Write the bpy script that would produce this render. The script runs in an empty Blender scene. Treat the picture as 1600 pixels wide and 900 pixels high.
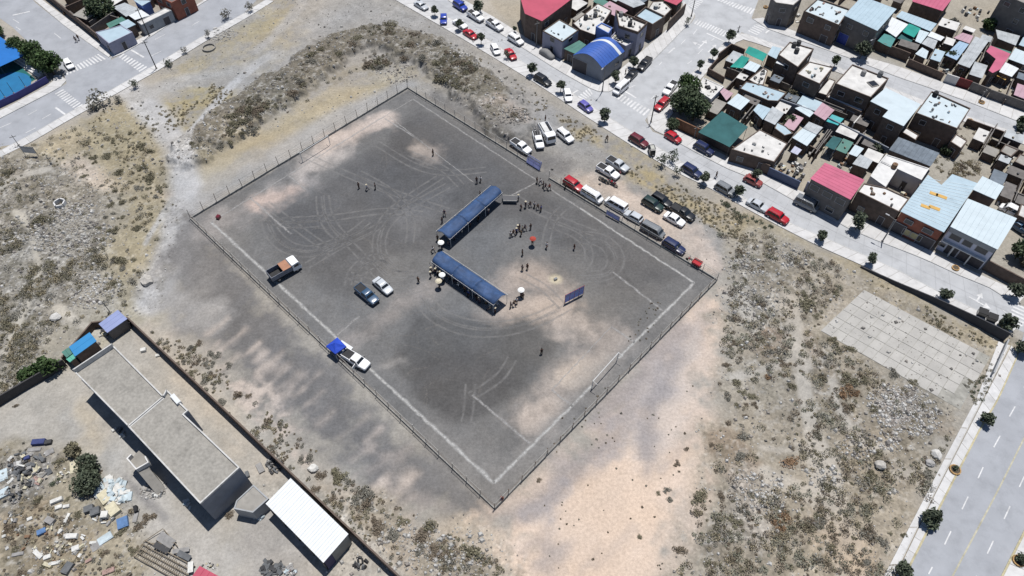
import bpy, bmesh, math, random
import numpy as np
from mathutils import Vector, Matrix
R = math.radians
random.seed(7)
scene = bpy.context.scene
COL = scene.collection
# ------------------------------------------------------------ camera
H = 102.0                                   # flying height in metres
FPX = 1105.86                               # focal length in photo pixels (1600 wide)
_n = np.array([-0.00467216, 0.60828879, 0.79370203]); _n /= np.linalg.norm(_n)
_up = -_n
_fy = np.array([0, 0, 1.0]); _fy = _fy - (_fy @ _up) * _up; _fy /= np.linalg.norm(_fy)
_rx = np.cross(_fy, _up)
def at(px, py, h=0.0):
    """the point at height h seen at that spot of the photograph"""
    r = np.array([px - 800, py - 450, FPX]); r = r * (H - h) / (r @ _n)
    return (float(r @ _rx), float(r @ _fy), h)
def at2(px, py, h=0.0):
    return at(px, py, h)[:2]
def to_px(x, y, z=0):
    x = np.asarray(x); y = np.asarray(y)
    d = z - H
    cx = x * _rx[0] + y * _fy[0] + d * _up[0]
    cy = x * _rx[1] + y * _fy[1] + d * _up[1]
    cz = x * _rx[2] + y * _fy[2] + d * _up[2]
    return 800 + FPX * cx / cz, 450 + FPX * cy / cz
cam_d = bpy.data.cameras.new('drone_camera')
cam = bpy.data.objects.new('drone_camera', cam_d); COL.objects.link(cam)
cam_d.sensor_width = 36; cam_d.lens = 36 * FPX / 1600
cam_d.clip_start = 1; cam_d.clip_end = 12000
M = Matrix(((_rx[0], -_rx[1], -_rx[2], 0), (_fy[0], -_fy[1], -_fy[2], 0),
            (_up[0], -_up[1], -_up[2], H), (0, 0, 0, 1)))
cam.matrix_world = M
scene.camera = cam
# ------------------------------------------------------------ light
SUN_EL, SUN_AZ = 75.0, 22.0                 # azimuth: degrees from +Y (away from the camera) towards +X
w = bpy.data.worlds.new('World'); scene.world = w; w.use_nodes = True
nt = w.node_tree
sky = nt.nodes.new('ShaderNodeTexSky'); sky.sky_type = 'NISHITA'; sky.sun_disc = False
sky.sun_elevation = R(SUN_EL); sky.sun_rotation = R(SUN_AZ); sky.altitude = 2300
sky.air_density = 1.0; sky.dust_density = 1.0; sky.ozone_density = 1.0
bg = nt.nodes['Background']; bg.inputs[1].default_value = 0.085
nt.links.new(sky.outputs[0], bg.inputs[0])
sd = bpy.data.lights.new('sun', 'SUN'); sd.energy = 5.0; sd.angle = R(0.5); sd.color = (1, 0.97, 0.93)
sun = bpy.data.objects.new('sun', sd); COL.objects.link(sun)
_sd = Vector((math.sin(R(SUN_AZ)) * math.cos(R(SUN_EL)), math.cos(R(SUN_AZ)) * math.cos(R(SUN_EL)), math.sin(R(SUN_EL))))
sun.rotation_euler = (-_sd).to_track_quat('-Z', 'Y').to_euler()
sun.location = (0, 60, 200)
scene.view_settings.view_transform = 'Standard'; scene.view_settings.look = 'None'
scene.view_settings.exposure = 0.11; scene.view_settings.gamma = 1.0
# ------------------------------------------------------------ colour and materials
KLIT = 1.66
def lin(c):
    return tuple(((v / 255) / 12.92 if v <= 10 else ((v / 255 + 0.055) / 1.055) ** 2.4) for v in c)
def alb(*c):
    """albedo of a sunlit level surface that reads as this sRGB colour"""
    return tuple(min(0.86, v / KLIT) for v in lin(c))
_mats = {}
def mat(name, c, rough=0.8, var=0.12, scale=1.5, metal=0.0, bump=0.0, bscale=20, spec=0.35, objvar=0.0, corr=0.0, corrscale=9.0, dirt=0.0, trans=0.0, alpha=1.0):
    """c is a linear albedo; var = mottling, objvar = variation between objects, corr = corrugation relief along local x, dirt = stains"""
    if name in _mats: return _mats[name]
    m = bpy.data.materials.new(name); m.use_nodes = True; _mats[name] = m
    n = m.node_tree; N = n.nodes; L = n.links
    b = N['Principled BSDF']; b.inputs['Roughness'].default_value = rough; b.inputs['Metallic'].default_value = metal
    b.inputs['Specular IOR Level'].default_value = spec
    tc = N.new('ShaderNodeTexCoord')
    rgb = N.new('ShaderNodeRGB'); rgb.outputs[0].default_value = (*c, 1)
    out = rgb.outputs[0]
    def mul(col, fac):
        mx = N.new('ShaderNodeMix'); mx.data_type = 'RGBA'; mx.blend_type = 'MULTIPLY'; mx.inputs[0].default_value = 1
        L.new(col, mx.inputs[6]); L.new(fac, mx.inputs[7]); return mx.outputs[2]
    if var:
        geo = N.new('ShaderNodeNewGeometry')
        nz = N.new('ShaderNodeTexNoise'); nz.inputs['Scale'].default_value = scale; nz.inputs['Detail'].default_value = 6
        L.new(geo.outputs['Position'], nz.inputs[0])
        mr = N.new('ShaderNodeMapRange'); mr.inputs[1].default_value = 0.3; mr.inputs[2].default_value = 0.7
        mr.inputs[3].default_value = 1 - var; mr.inputs[4].default_value = 1 + var
        L.new(nz.outputs[0], mr.inputs[0]); out = mul(out, mr.outputs[0])
    if dirt:  # negative = lighter, faded patches
        geo2 = N.new('ShaderNodeNewGeometry')
        nz2 = N.new('ShaderNodeTexNoise'); nz2.inputs['Scale'].default_value = 0.35; nz2.inputs['Detail'].default_value = 8; nz2.inputs['Roughness'].default_value = 0.75
        L.new(geo2.outputs['Position'], nz2.inputs[0])
        mr2 = N.new('ShaderNodeMapRange'); mr2.inputs[1].default_value = 0.48; mr2.inputs[2].default_value = 0.7
        mr2.inputs[3].default_value = 1; mr2.inputs[4].default_value = 1 - dirt
        L.new(nz2.outputs[0], mr2.inputs[0]); out = mul(out, mr2.outputs[0])
    if objvar:
        oi = N.new('ShaderNodeObjectInfo')
        mr3 = N.new('ShaderNodeMapRange'); mr3.inputs[3].default_value = 1 - objvar; mr3.inputs[4].default_value = 1 + objvar
        L.new(oi.outputs['Random'], mr3.inputs[0]); out = mul(out, mr3.outputs[0])
    L.new(out, b.inputs['Base Color'])
    if bump:
        nb = N.new('ShaderNodeTexNoise'); nb.inputs['Scale'].default_value = bscale; nb.inputs['Detail'].default_value = 4
        g3 = N.new('ShaderNodeNewGeometry'); L.new(g3.outputs['Position'], nb.inputs[0])
        bp = N.new('ShaderNodeBump'); bp.inputs['Strength'].default_value = bump; bp.inputs['Distance'].default_value = 0.1
        L.new(nb.outputs[0], bp.inputs['Height']); L.new(bp.outputs[0], b.inputs['Normal'])
    if trans:
        b.inputs['Transmission Weight'].default_value = trans
    if alpha < 1:
        b.inputs['Alpha'].default_value = alpha
    return m
# ------------------------------------------------------------ mesh helpers
class MB:
    """collects shapes and links them as one mesh object; each face carries a material slot"""
    def __init__(s): s.v = []; s.f = []; s.mi = []; s.mats = []; s.slot = 0
    def use(s, m):
        if m not in s.mats: s.mats.append(m)
        s.slot = s.mats.index(m); return s
    def add(s, vs, fs):
        o = len(s.v); s.v += [tuple(p) for p in vs]
        for f in fs: s.f.append(tuple(i + o for i in f)); s.mi.append(s.slot)
    def box(s, c, size, rz=0.0, tilt=None, taper=1.0):
        x, y, z = size[0] / 2, size[1] / 2, size[2] / 2
        p = [Vector((sx * x * (taper if sz > 0 else 1), sy * y * (taper if sz > 0 else 1), sz * z)) for sz in (-1, 1) for sx, sy in ((-1, -1), (1, -1), (1, 1), (-1, 1))]
        m = Matrix.Rotation(rz, 3, 'Z')
        if tilt is not None: m = m @ Matrix.Rotation(tilt[0], 3, 'X') @ Matrix.Rotation(tilt[1], 3, 'Y')
        s.add([m @ q + Vector(c) for q in p], [(3, 2, 1, 0), (4, 5, 6, 7), (0, 1, 5, 4), (1, 2, 6, 5), (2, 3, 7, 6), (3, 0, 4, 7)])
        return s
    def prism(s, poly, z0, z1, top=True, bottom=False):
        """poly: xy points (any winding); z1 may be a list with one height per corner"""
        a = sum(poly[i][0] * poly[(i + 1) % len(poly)][1] - poly[(i + 1) % len(poly)][0] * poly[i][1] for i in range(len(poly)))
        zs = list(z1) if hasattr(z1, '__len__') else [z1] * len(poly)
        z0s = list(z0) if hasattr(z0, '__len__') else [z0] * len(poly)
        poly = list(poly)
        if a < 0: poly = poly[::-1]; zs = zs[::-1]; z0s = z0s[::-1]
        n = len(poly)
        vs = [(p[0], p[1], z) for p, z in zip(poly, z0s)] + [(p[0], p[1], z) for p, z in zip(poly, zs)]
        fs = [(i, (i + 1) % n, n + (i + 1) % n, n + i) for i in range(n)]
        if top: fs.append(tuple(range(n, 2 * n)))
        if bottom: fs.append(tuple(range(n - 1, -1, -1)))
        s.add(vs, fs); return s
    def tube(s, p0, p1, r0, r1=None, n=6, cap=True):
        r1 = r0 if r1 is None else r1
        p0 = Vector(p0); p1 = Vector(p1); d = (p1 - p0)
        if d.length < 1e-6: return s
        d.normalize(); u = d.orthogonal().normalized(); v = d.cross(u)
        vs = []
        for p, r in ((p0, r0), (p1, r1)):
            for k in range(n):
                a = 2 * math.pi * k / n; vs.append(p + u * (r * math.cos(a)) + v * (r * math.sin(a)))
        fs = [(k, (k + 1) % n, n + (k + 1) % n, n + k) for k in range(n)]
        if cap: fs += [tuple(range(n - 1, -1, -1)), tuple(range(n, 2 * n))]
        s.add(vs, fs); return s
    def quad(s, pts): s.add(pts, [tuple(range(len(pts)))]); return s
    def strip(s, a, b, z=0.0):
        """flat strip between two point rows of equal length"""
        n = len(a)
        vs = [(p[0], p[1], z if len(p) < 3 else p[2]) for p in a] + [(p[0], p[1], z if len(p) < 3 else p[2]) for p in b]
        s.add(vs, [(i, i + 1, n + i + 1, n + i) for i in range(n - 1)]); return s
    def mesh(s, name, m=None):
        me = bpy.data.meshes.new(name); me.from_pydata(s.v, [], s.f)
        if m is not None and not s.mats: s.mats = [m]
        for q in s.mats: me.materials.append(q)
        if len(s.mats) > 1: me.polygons.foreach_set('material_index', s.mi)
        me.update(); return me
    def build(s, name, m=None, parent=None, loc=None):
        me = s.mesh(name, m)
        o = bpy.data.objects.new(name, me); COL.objects.link(o)
        if parent is not None: o.parent = parent
        if loc is not None: o.location = loc
        return o
def upfix(o):
    """turn every face of a flat sheet upwards"""
    bm = bmesh.new(); bm.from_mesh(o.data)
    for f in bm.faces:
        f.normal_update()
        if f.normal.z < 0: f.normal_flip()
    bm.to_mesh(o.data); bm.free(); return o
def tag(o, label=None, cat=None, group=None, kind=None):
    if label: o['label'] = label
    if cat: o['category'] = cat
    if group: o['group'] = group
    if kind: o['kind'] = kind
    return o
def empty(name, loc=(0, 0, 0), rz=0.0, label=None, cat=None, group=None):
    o = bpy.data.objects.new(name, None); COL.objects.link(o); o.empty_display_size = 0.3
    o.location = loc; o.rotation_euler = (0, 0, rz); return tag(o, label, cat, group)
_kids = {}
def kids(o): return [c for c in o.children]
def copy_tree(o, parent=None, loc=None, rz=None):
    c = o.copy(); COL.objects.link(c); c.parent = parent
    if loc is not None: c.location = loc
    if rz is not None: c.rotation_euler = (0, 0, rz)
    for ch in list(o.children): copy_tree(ch, c)
    return c
def smooth(o):
    me = o.data if hasattr(o, 'data') else o
    me.polygons.foreach_set('use_smooth', [True] * len(me.polygons)); return o
def arclen(p):
    d = [0.0]
    for a, b in zip(p[:-1], p[1:]): d.append(d[-1] + math.hypot(b[0] - a[0], b[1] - a[1]))
    return d
def resample(p, n):
    d = arclen(p); out = []
    for k in range(n + 1):
        t = d[-1] * k / n
        i = max(0, min(len(p) - 2, next((j for j in range(len(d) - 1) if d[j + 1] >= t - 1e-9), len(d) - 2)))
        u = (t - d[i]) / max(1e-9, d[i + 1] - d[i]); out.append((p[i][0] + (p[i + 1][0] - p[i][0]) * u, p[i][1] + (p[i + 1][1] - p[i][1]) * u))
    return out
def W(pts, h=0.0): return [at2(p[0], p[1], h) for p in pts]
def lerp2(a, b, t): return (a[0] + (b[0] - a[0]) * t, a[1] + (b[1] - a[1]) * t)
def inside(poly, x, y):
    r = False; j = len(poly) - 1
    for i in range(len(poly)):
        xi, yi = poly[i]; xj, yj = poly[j]
        if (yi > y) != (yj > y) and x < (xj - xi) * (y - yi) / (yj - yi) + xi: r = not r
        j = i
    return r
# ------------------------------------------------------------ ground: one sheet whose soil colours are stored per vertex
_tab = np.random.RandomState(3).rand(8, 256, 256)
def vnoise(x, y, sc, seed=0):
    T = _tab[seed % 8]; u = x / sc + 17.3 * seed; v = y / sc + 9.1 * seed
    i = np.floor(u).astype(int); j = np.floor(v).astype(int); fu = u - i; fv = v - j
    fu = fu * fu * (3 - 2 * fu); fv = fv * fv * (3 - 2 * fv); i0 = i & 255; j0 = j & 255; i1 = (i + 1) & 255; j1 = (j + 1) & 255
    return (T[i0, j0] * (1 - fu) + T[i1, j0] * fu) * (1 - fv) + (T[i0, j1] * (1 - fu) + T[i1, j1] * fu) * fv
def fbm(x, y, sc, seed=0, oct=4, gain=0.5):
    s = 0; a = 1; t = 0
    for k in range(oct):
        s = s + a * vnoise(x, y, sc / 2 ** k, seed + k); t += a; a *= gain
    return s / t
GS = 0.27
_gx0, _gx1 = -170.0, 170.0
_gy0, _gy1 = at2(800, 960)[1], at2(800, -70)[1]
_nx = int((_gx1 - _gx0) / GS); _ny = int((_gy1 - _gy0) / GS)
_X, _Y = np.meshgrid(_gx0 + GS * np.arange(_nx), _gy0 + GS * np.arange(_ny))
_px, _py = to_px(_X, _Y)
_keep = (_px > -110) & (_px < 1710)
GX = _X[_keep]; GY = _Y[_keep]
NG = len(GX)
gcol = np.empty((NG, 3)); gcol[:] = lin((180, 174, 164))
grub = np.zeros(NG); gz = np.zeros(NG)
_w1 = fbm(GX, GY, 6, 0, 4, 0.6) - 0.5; _w2 = fbm(GX, GY, 2.0, 3, 3, 0.6) - 0.5; _w3 = fbm(GX, GY, 16, 5, 4, 0.55) - 0.5
_fine = fbm(GX, GY, 1.2, 1, 3, 0.7) - 0.5
def sdist(pts, closed):
    """distance to a polyline / signed distance to a polygon (positive inside), only near it"""
    P = np.array(pts); lo = P.min(0) - 12; hi = P.max(0) + 12
    idx = np.where((GX > lo[0]) & (GX < hi[0]) & (GY > lo[1]) & (GY < hi[1]))[0]
    x = GX[idx]; y = GY[idx]; d = np.full(len(idx), 1e9); ins = np.zeros(len(idx), bool)
    n = len(P)
    for i in range(n if closed else max(1, n - 1)):
        a = P[i]; b = P[(i + 1) % n]; e = b - a; l2 = max(1e-9, e @ e)
        t = np.clip(((x - a[0]) * e[0] + (y - a[1]) * e[1]) / l2, 0, 1)
        d = np.minimum(d, np.hypot(x - a[0] - t * e[0], y - a[1] - t * e[1]))
        if closed:
            c = (a[1] > y) != (b[1] > y)
            with np.errstate(divide='ignore', invalid='ignore'):
                ins ^= c & (x < (b[0] - a[0]) * (y - a[1]) / (b[1] - a[1] + 1e-12) + a[0])
    return idx, (np.where(ins, d, -d) if closed else d)
def _mask(pts, width, soft, warp):
    if width is None: idx, d = sdist(W(pts), True)
    else:
        q = W(pts); q = q if len(q) > 1 else q * 2
        idx, d = sdist(q, False); d = width / 2 - d
    d = d + warp * (1.6 * _w1[idx] + 0.9 * _w2[idx] + 0.8 * _w3[idx])
    m = np.clip(d / soft + 0.5, 0, 1); return idx, m * m * (3 - 2 * m)
def paint(pts, rgb, width=None, soft=2.0, warp=3.0, op=1.0, grain=0.0, rub=None, z=None):
    idx, m = _mask(pts, width, soft, warp)
    if grain: m = m * np.clip(0.5 + (_w2[idx] + 0.7 * _fine[idx]) * 4 * grain + (1 - grain) * 0.5, 0, 1)
    m = m * op
    if rgb is not None: gcol[idx] += (np.array(lin(rgb)) - gcol[idx]) * m[:, None]
    if rub is not None: grub[idx] += (rub - grub[idx]) * m
    if z is not None: gz[idx] += z * m
    return idx, m
# --- broad soils
paint([(-120, 215), (60, 228), (130, 190), (215, 140), (280, 240), (280, 330), (250, 480), (180, 520), (90, 590), (-120, 700)], (172, 166, 153), rub=0.35)
paint([(-120, 238), (60, 250), (120, 275), (170, 310), (160, 420), (120, 470), (60, 560), (-120, 640)], (148, 143, 133), rub=0.9)
paint([(60, 300), (150, 330), (160, 400), (90, 480), (20, 470)], (163, 160, 153), op=0.7, grain=0.8, rub=1.0)
paint([(250, 110), (420, 0), (620, -40), (860, 160), (840, 220), (640, 140), (300, 250)], (174, 170, 164), rub=0.2)
paint([(235, 165), (330, 128), (395, 150), (350, 190), (305, 232), (262, 215)], (174, 162, 130), soft=3, grain=0.5)
paint([(395, 40), (440, 30), (440, 60), (400, 70)], (172, 158, 122), soft=4, op=0.6)
paint([(300, 100), (360, 60), (420, 30), (440, 5)], (164, 152, 118), width=7, soft=4, op=0.45, grain=0.6)
paint([(395, 120), (470, 60), (560, 20), (640, 40), (700, 60)], (168, 167, 166), width=12, soft=6, op=0.6)
# thorn scrub bank round the top of the pitch
paint([(300, 238), (345, 205), (400, 165), (470, 115), (540, 70), (600, 60), (660, 82), (720, 120), (775, 160), (805, 200)], (128, 122, 111), width=11, soft=3, warp=4, rub=0.75, z=1.5)
paint([(340, 215), (420, 170), (500, 135), (560, 110), (640, 112), (720, 140)], (150, 143, 128), width=6, soft=4, op=0.7, grain=0.8)
paint([(320, 265), (420, 205), (520, 150), (600, 128), (640, 118)], (184, 175, 156), width=6, soft=3, op=0.8)
paint([(640, 115), (720, 150), (800, 205)], (172, 164, 150), width=4, soft=3, op=0.6)
# west slope
paint([(140, 180), (215, 150), (240, 200), (200, 260), (130, 250), (60, 235)], (178, 166, 140), soft=4, op=0.7)
paint([(125, 255), (165, 285), (215, 300), (270, 305)], (205, 192, 178), width=4, soft=3, op=0.9)
paint([(190, 390), (230, 430), (230, 480), (170, 520)], (184, 177, 158), width=8, soft=5, op=0.7)
paint([(0, 290), (40, 272), (75, 265)], (186, 182, 174), rub=0.0, width=1.8, soft=1, warp=0.8)
paint([(22, 330), (40, 345), (50, 370), (58, 400), (60, 425), (50, 450)], (190, 184, 172), rub=0.0, width=1.1, soft=0.8, warp=0.6)
paint([(53, 455), (40, 480), (25, 510), (15, 540), (0, 560)], (190, 184, 172), rub=0.0, width=1.3, soft=1, warp=0.8)
paint([(90, 480), (120, 505), (160, 520)], (196, 190, 178), rub=0.0, width=1.5, soft=1, warp=1)
paint([(130, 190), (215, 150), (245, 200), (265, 260), (262, 320), (240, 400), (200, 480), (180, 400), (190, 320), (150, 250)], (170, 159, 132), soft=5, op=0.75)
paint([(250, 120), (360, 60), (440, 20), (470, 60), (420, 110), (300, 130)], (172, 161, 134), soft=6, op=0.5, grain=0.5)
paint([(300, 260), (420, 215), (520, 160), (600, 135)], (182, 169, 140), width=5, soft=4, op=0.6)
# dusty tracks
TRK = (196, 195, 194)
paint([(205, 140), (228, 165), (255, 195), (278, 225), (288, 260), (290, 300), (285, 340), (262, 420), (240, 470)], TRK, width=6, soft=3, warp=1.0)
paint([(415, 90), (365, 130), (330, 170), (300, 205), (283, 240)], TRK, width=2.4, soft=1.0, warp=0.6)
paint([(480, -20), (470, 10), (440, 45), (400, 80)], (182, 180, 178), width=2.5, soft=2, warp=1, op=0.8)
paint([(215, 150), (290, 125), (380, 110), (430, 85)], (180, 178, 175), width=4, soft=3, warp=1.5, op=0.8)
paint([(290, 330), (360, 290), (480, 215), (580, 160), (640, 130)], (172, 171, 170), width=5, soft=4, op=0.7)
paint([(270, 310), (245, 350), (228, 380)], (186, 184, 180), width=1, soft=0.8, warp=0.5)
# grey sand apron west and south of the pitch
paint([(297, 345), (256, 400), (262, 470), (310, 535), (390, 620), (480, 705), (590, 790), (690, 806), (773, 800)], (126, 124, 123), soft=6, warp=6)
paint([(290, 360), (268, 420), (300, 480), (360, 520), (330, 420)], (140, 138, 137), soft=5, warp=4, op=0.7)
paint([(240, 440), (280, 470), (340, 500)], (172, 170, 168), width=6, soft=5, op=0.7)
PINK = (216, 201, 188)
paint([(320, 555), (400, 590), (480, 645), (505, 690), (420, 690), (360, 620)], PINK, soft=5, warp=7, op=0.75, grain=0.8)
paint([(440, 690), (560, 750), (640, 800), (560, 770), (470, 730)], PINK, soft=4, warp=5, op=0.75, grain=0.7)
for a, b in (((560, 700), (620, 715)), ((575, 735), (640, 700)), ((600, 765), (690, 790)), ((640, 740), (600, 760)), ((400, 590), (450, 570)), ((440, 620), (470, 590))):
    paint([a, b], (180, 170, 162), width=1.5, soft=2.5, warp=1.5, op=0.6)
_rs = random.Random(4)
for k in range(46):                       # wind-blown streaks on the sand apron
    t = _rs.random(); bx, by = 300 + 330 * t + _rs.uniform(-25, 30), 520 + 270 * t + _rs.uniform(-30, 40); l = _rs.uniform(14, 46); c_ = (214, 200, 188) if k % 3 else (126, 124, 123)
    paint([(bx, by), (bx + l * .6, by - l * .42), (bx + l, by - l * .8)], c_, width=_rs.uniform(.3, 1.6), soft=1.8, warp=1.1, op=_rs.uniform(.3, .7))
# south bank below the pitch
paint([(520, 740), (620, 790), (700, 815), (780, 830), (830, 900), (850, 980), (560, 980), (480, 860), (400, 760)], (188, 176, 160), soft=4, warp=3, rub=0.4)
paint([(560, 760), (630, 800), (640, 860), (590, 860), (545, 800)], (150, 143, 128), soft=4, op=0.7, rub=0.8, grain=0.4)
paint([(650, 820), (720, 850), (750, 900), (660, 960), (640, 870)], (150, 143, 128), soft=4, op=0.7, rub=0.8, grain=0.4)
# pale soil east and south-east of the pitch
paint([(778, 800), (900, 690), (1010, 560), (1115, 442), (1140, 445), (1128, 560), (1100, 660), (1085, 760), (1045, 860), (1030, 980), (840, 980), (800, 850)], (230, 207, 186), soft=5, warp=6)
paint([(790, 805), (900, 695), (1108, 455), (1112, 560), (1010, 640), (930, 720), (840, 800)], (184, 174, 168), soft=6, warp=4, op=0.75)
paint([(1098, 650), (1118, 700), (1105, 760), (1070, 860), (1050, 940)], (234, 212, 193), width=6, soft=4, warp=3, op=0.8)
for k in range(60):                       # run-off streaks
    bx, by = _rs.uniform(800, 1090), _rs.uniform(500, 900)
    if bx - 800 < (880 - by) * .55 - 30: continue
    l = _rs.uniform(25, 70); paint([(bx, by), (bx + l * .5, by - l * .5 + _rs.uniform(-4, 4)), (bx + l, by - l * _rs.uniform(.7, 1.2))], _rs.choice(((176, 166, 160), (236, 217, 201), (232, 212, 195))), width=_rs.uniform(.3, 1.4), soft=2.2, warp=1.3, op=_rs.uniform(.2, .45))
paint([(1000, 600), (1090, 520), (1100, 620), (1030, 720), (960, 700)], (206, 197, 190), soft=6, op=0.6)
for pl, w_, o_ in (([(930, 655), (1000, 590), (1060, 520)], 4, .75), ([(880, 735), (960, 690), (990, 640), (1040, 610)], 4, .6), ([(1010, 700), (1015, 640), (1060, 560)], 3, .7),
                   ([(790, 810), (850, 790), (900, 740), (950, 690)], 2.5, .7), ([(820, 800), (870, 770), (930, 735)], 2.2, .5), ([(850, 850), (870, 870), (860, 880)], 3.5, .6), ([(1010, 660), (1012, 740)], 1.5, .5)):
    paint(pl, (165, 158, 156), width=w_, soft=3, warp=2, op=o_)
# eastern scrub
paint([(1135, 445), (1112, 375), (1150, 345), (1210, 352), (1300, 405), (1420, 455), (1575, 535), (1540, 600), (1490, 680), (1390, 900), (1360, 980), (1040, 980), (1050, 860), (1090, 760), (1105, 660), (1130, 560)], (168, 160, 146), soft=7, warp=7, rub=0.5)
paint([(1150, 390), (1230, 390), (1280, 450), (1240, 560), (1180, 560), (1150, 470)], (158, 153, 144), soft=5, op=0.8, rub=0.9, grain=0.5)
for k in range(34):
    bx, by = _rs.uniform(1080, 1480), _rs.uniform(400, 900)
    if inside([(1140, 450), (1300, 420), (1290, 520), (1490, 650), (1390, 900), (1060, 900), (1110, 650)], bx, by): paint([(bx, by), (bx + _rs.uniform(-25, 25), by + _rs.uniform(-25, 25))], _rs.choice(((122, 112, 98), (132, 116, 98), (128, 122, 112), (176, 172, 166), (184, 174, 156), (140, 120, 102))), width=_rs.uniform(2, 6), soft=3, warp=4, op=_rs.uniform(.4, .8), grain=0.4, rub=_rs.uniform(.5, 1), z=_rs.uniform(0, .5))
paint([(1250, 560), (1380, 600), (1450, 660), (1430, 760), (1330, 760), (1250, 660)], (152, 142, 126), soft=5, op=0.7, rub=0.8, grain=0.5)
paint([(1370, 600), (1430, 610), (1440, 650), (1400, 670), (1370, 640)], (172, 164, 160), soft=3, op=0.9, rub=1.0)
paint([(1150, 730), (1200, 760), (1220, 800), (1180, 850), (1120, 850)], (170, 165, 158), soft=4, op=0.8, rub=1.0)
for pl, w_ in (([(1232, 470), (1240, 520), (1255, 590), (1265, 650), (1285, 720)], 2.6), ([(1150, 590), (1200, 575), (1240, 560)], 1.2), ([(1285, 720), (1300, 800), (1320, 850), (1330, 900)], 4), ([(1200, 740), (1240, 762), (1275, 780)], 2),
               ([(1130, 460), (1160, 470), (1170, 500)], 2), ([(1300, 600), (1310, 640), (1340, 690), (1380, 700)], 1.4), ([(1190, 700), (1240, 705), (1280, 700)], 1.0), ([(1390, 745), (1440, 735), (1480, 720)], 1.5)):
    paint(pl, (190, 184, 174), width=w_ * 1.15, soft=1.2, warp=1.0, op=0.95, rub=0.0)
paint([(1290, 480), (1240, 470)], (180, 172, 160), width=5, soft=4, op=0.6)
paint([(1300, 840), (1330, 870)], (196, 176, 152), width=6, soft=5, op=0.6)
paint([(1180, 345), (1300, 400), (1420, 460), (1560, 545)], (172, 160, 132), width=3, soft=3, op=0.6)
# parking ground north-east
paint([(800, 120), (860, 160), (985, 228), (1070, 290), (1140, 330), (1125, 440), (1000, 360), (900, 300), (840, 260), (780, 200)], (162, 159, 155), soft=2, warp=2, rub=0.15)
paint([(910, 285), (960, 300), (1020, 330), (1080, 370), (1110, 405), (1050, 360), (1000, 330)], (206, 191, 178), width=5, soft=4, op=0.9)
paint([(955, 300), (1090, 370), (1110, 420)], (206, 191, 178), width=4, soft=4, op=0.8)
paint([(1010, 262), (1060, 292), (1120, 320), (1165, 350), (1140, 372), (1080, 335), (1020, 305), (975, 270)], (176, 163, 134), soft=3, warp=2, grain=0.5)
paint([(870, 180), (920, 200), (940, 225), (900, 215), (870, 195)], (175, 160, 125), soft=4, op=0.8, grain=0.5)
paint([(970, 235), (1010, 255), (1000, 270)], (170, 158, 126), width=6, soft=4, op=0.6, grain=0.5)
paint([(845, 165), (860, 200), (870, 215)], (172, 170, 168), width=5, soft=4, op=0.8)
paint([(700, 140), (760, 170), (830, 215), (850, 240)], (150, 146, 140), width=5, soft=4, op=0.6)
paint([(680, 150), (740, 190), (830, 245), (870, 262)], (120, 118, 117), width=5, soft=4, op=0.8)
paint([(780, 165), (820, 190)], (186, 172, 160), width=4, soft=4, op=0.7, rub=0.8)
paint([(745, 60), (800, 100), (900, 165)], (176, 170, 162), width=9, soft=6, op=0.6, rub=0.3)
# yard and dump south-west
paint([(-120, 620), (60, 590), (110, 580), (230, 500), (640, 900), (640, 980), (-120, 980)], (186, 180, 170), soft=1.5, warp=0.6)
paint([(20, 690), (130, 690), (190, 760), (230, 820), (230, 980), (-120, 980), (-120, 740)], (170, 160, 140), soft=4, warp=3, rub=0.5)
paint([(0, 720), (60, 690), (95, 710), (70, 770), (0, 800)], (150, 147, 144), soft=3, warp=2, rub=1.0, op=0.8)
paint([(10, 800), (60, 780), (150, 830), (120, 890), (20, 880)], (150, 132, 108), soft=4, warp=3, op=0.6, grain=0.5, rub=0.8)
paint([(230, 520), (300, 600), (380, 690), (430, 740), (350, 690)], (194, 182, 166), width=3, soft=4, op=0.6)
paint([(120, 650), (190, 740), (260, 830), (330, 880)], (190, 186, 180), width=6, soft=4, op=0.7)
paint([(195, 745), (230, 785), (260, 810)], (140, 137, 136), width=0.9, soft=1, warp=0.8, op=0.7)
paint([(130, 640), (150, 700)], (196, 182, 158), width=4, soft=4, op=0.6)
paint([(410, 830), (440, 870), (430, 920)], (168, 164, 160), width=7, soft=5, op=0.7)
# building plots north-east: swept earth
PLOT = (178, 171, 158)
paint([(1030, 190), (1110, 110), (1150, 70), (1400, 155), (1620, 235), (1620, 460), (1330, 340), (1180, 270)], PLOT, soft=1, warp=0.5)
paint([(840, 90), (960, 110), (1070, 10), (1050, -60), (820, -60), (740, -30)], PLOT, soft=1, warp=0.5)
paint([(1180, 20), (1620, 180), (1720, 100), (1620, -80), (1180, -80)], PLOT, soft=1, warp=0.5)
paint([(60, -40), (170, 75), (310, 0), (300, -60)], (182, 172, 158), soft=1, warp=0.5)
# --- the pitch
FLD = [(298, 342), (637, 139), (1120, 438), (773, 795)]
paint(FLD, (128, 127, 126), soft=1.0, warp=0.5)
paint([(440, 330), (600, 215), (650, 165), (760, 225), (900, 320), (1070, 430), (1000, 480), (905, 420), (800, 350), (660, 400), (560, 400), (430, 380)], (110, 109, 109), soft=5, warp=4)
paint([(560, 270), (640, 185), (740, 250), (680, 300), (600, 330)], (102, 101, 101), soft=6, warp=4, op=0.8)
paint([(400, 340), (480, 310), (560, 350), (600, 420), (545, 470), (440, 410)], (105, 104, 104), soft=4, warp=3, op=0.8)
paint([(640, 480), (760, 500), (900, 480), (870, 530), (828, 608), (740, 655), (710, 668), (660, 640), (600, 570)], (106, 105, 104), soft=3, warp=3)
paint([(640, 560), (700, 545), (780, 560), (820, 600), (740, 650), (700, 665), (650, 620)], (98, 97, 97), soft=3, warp=2.5, op=0.8)
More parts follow.
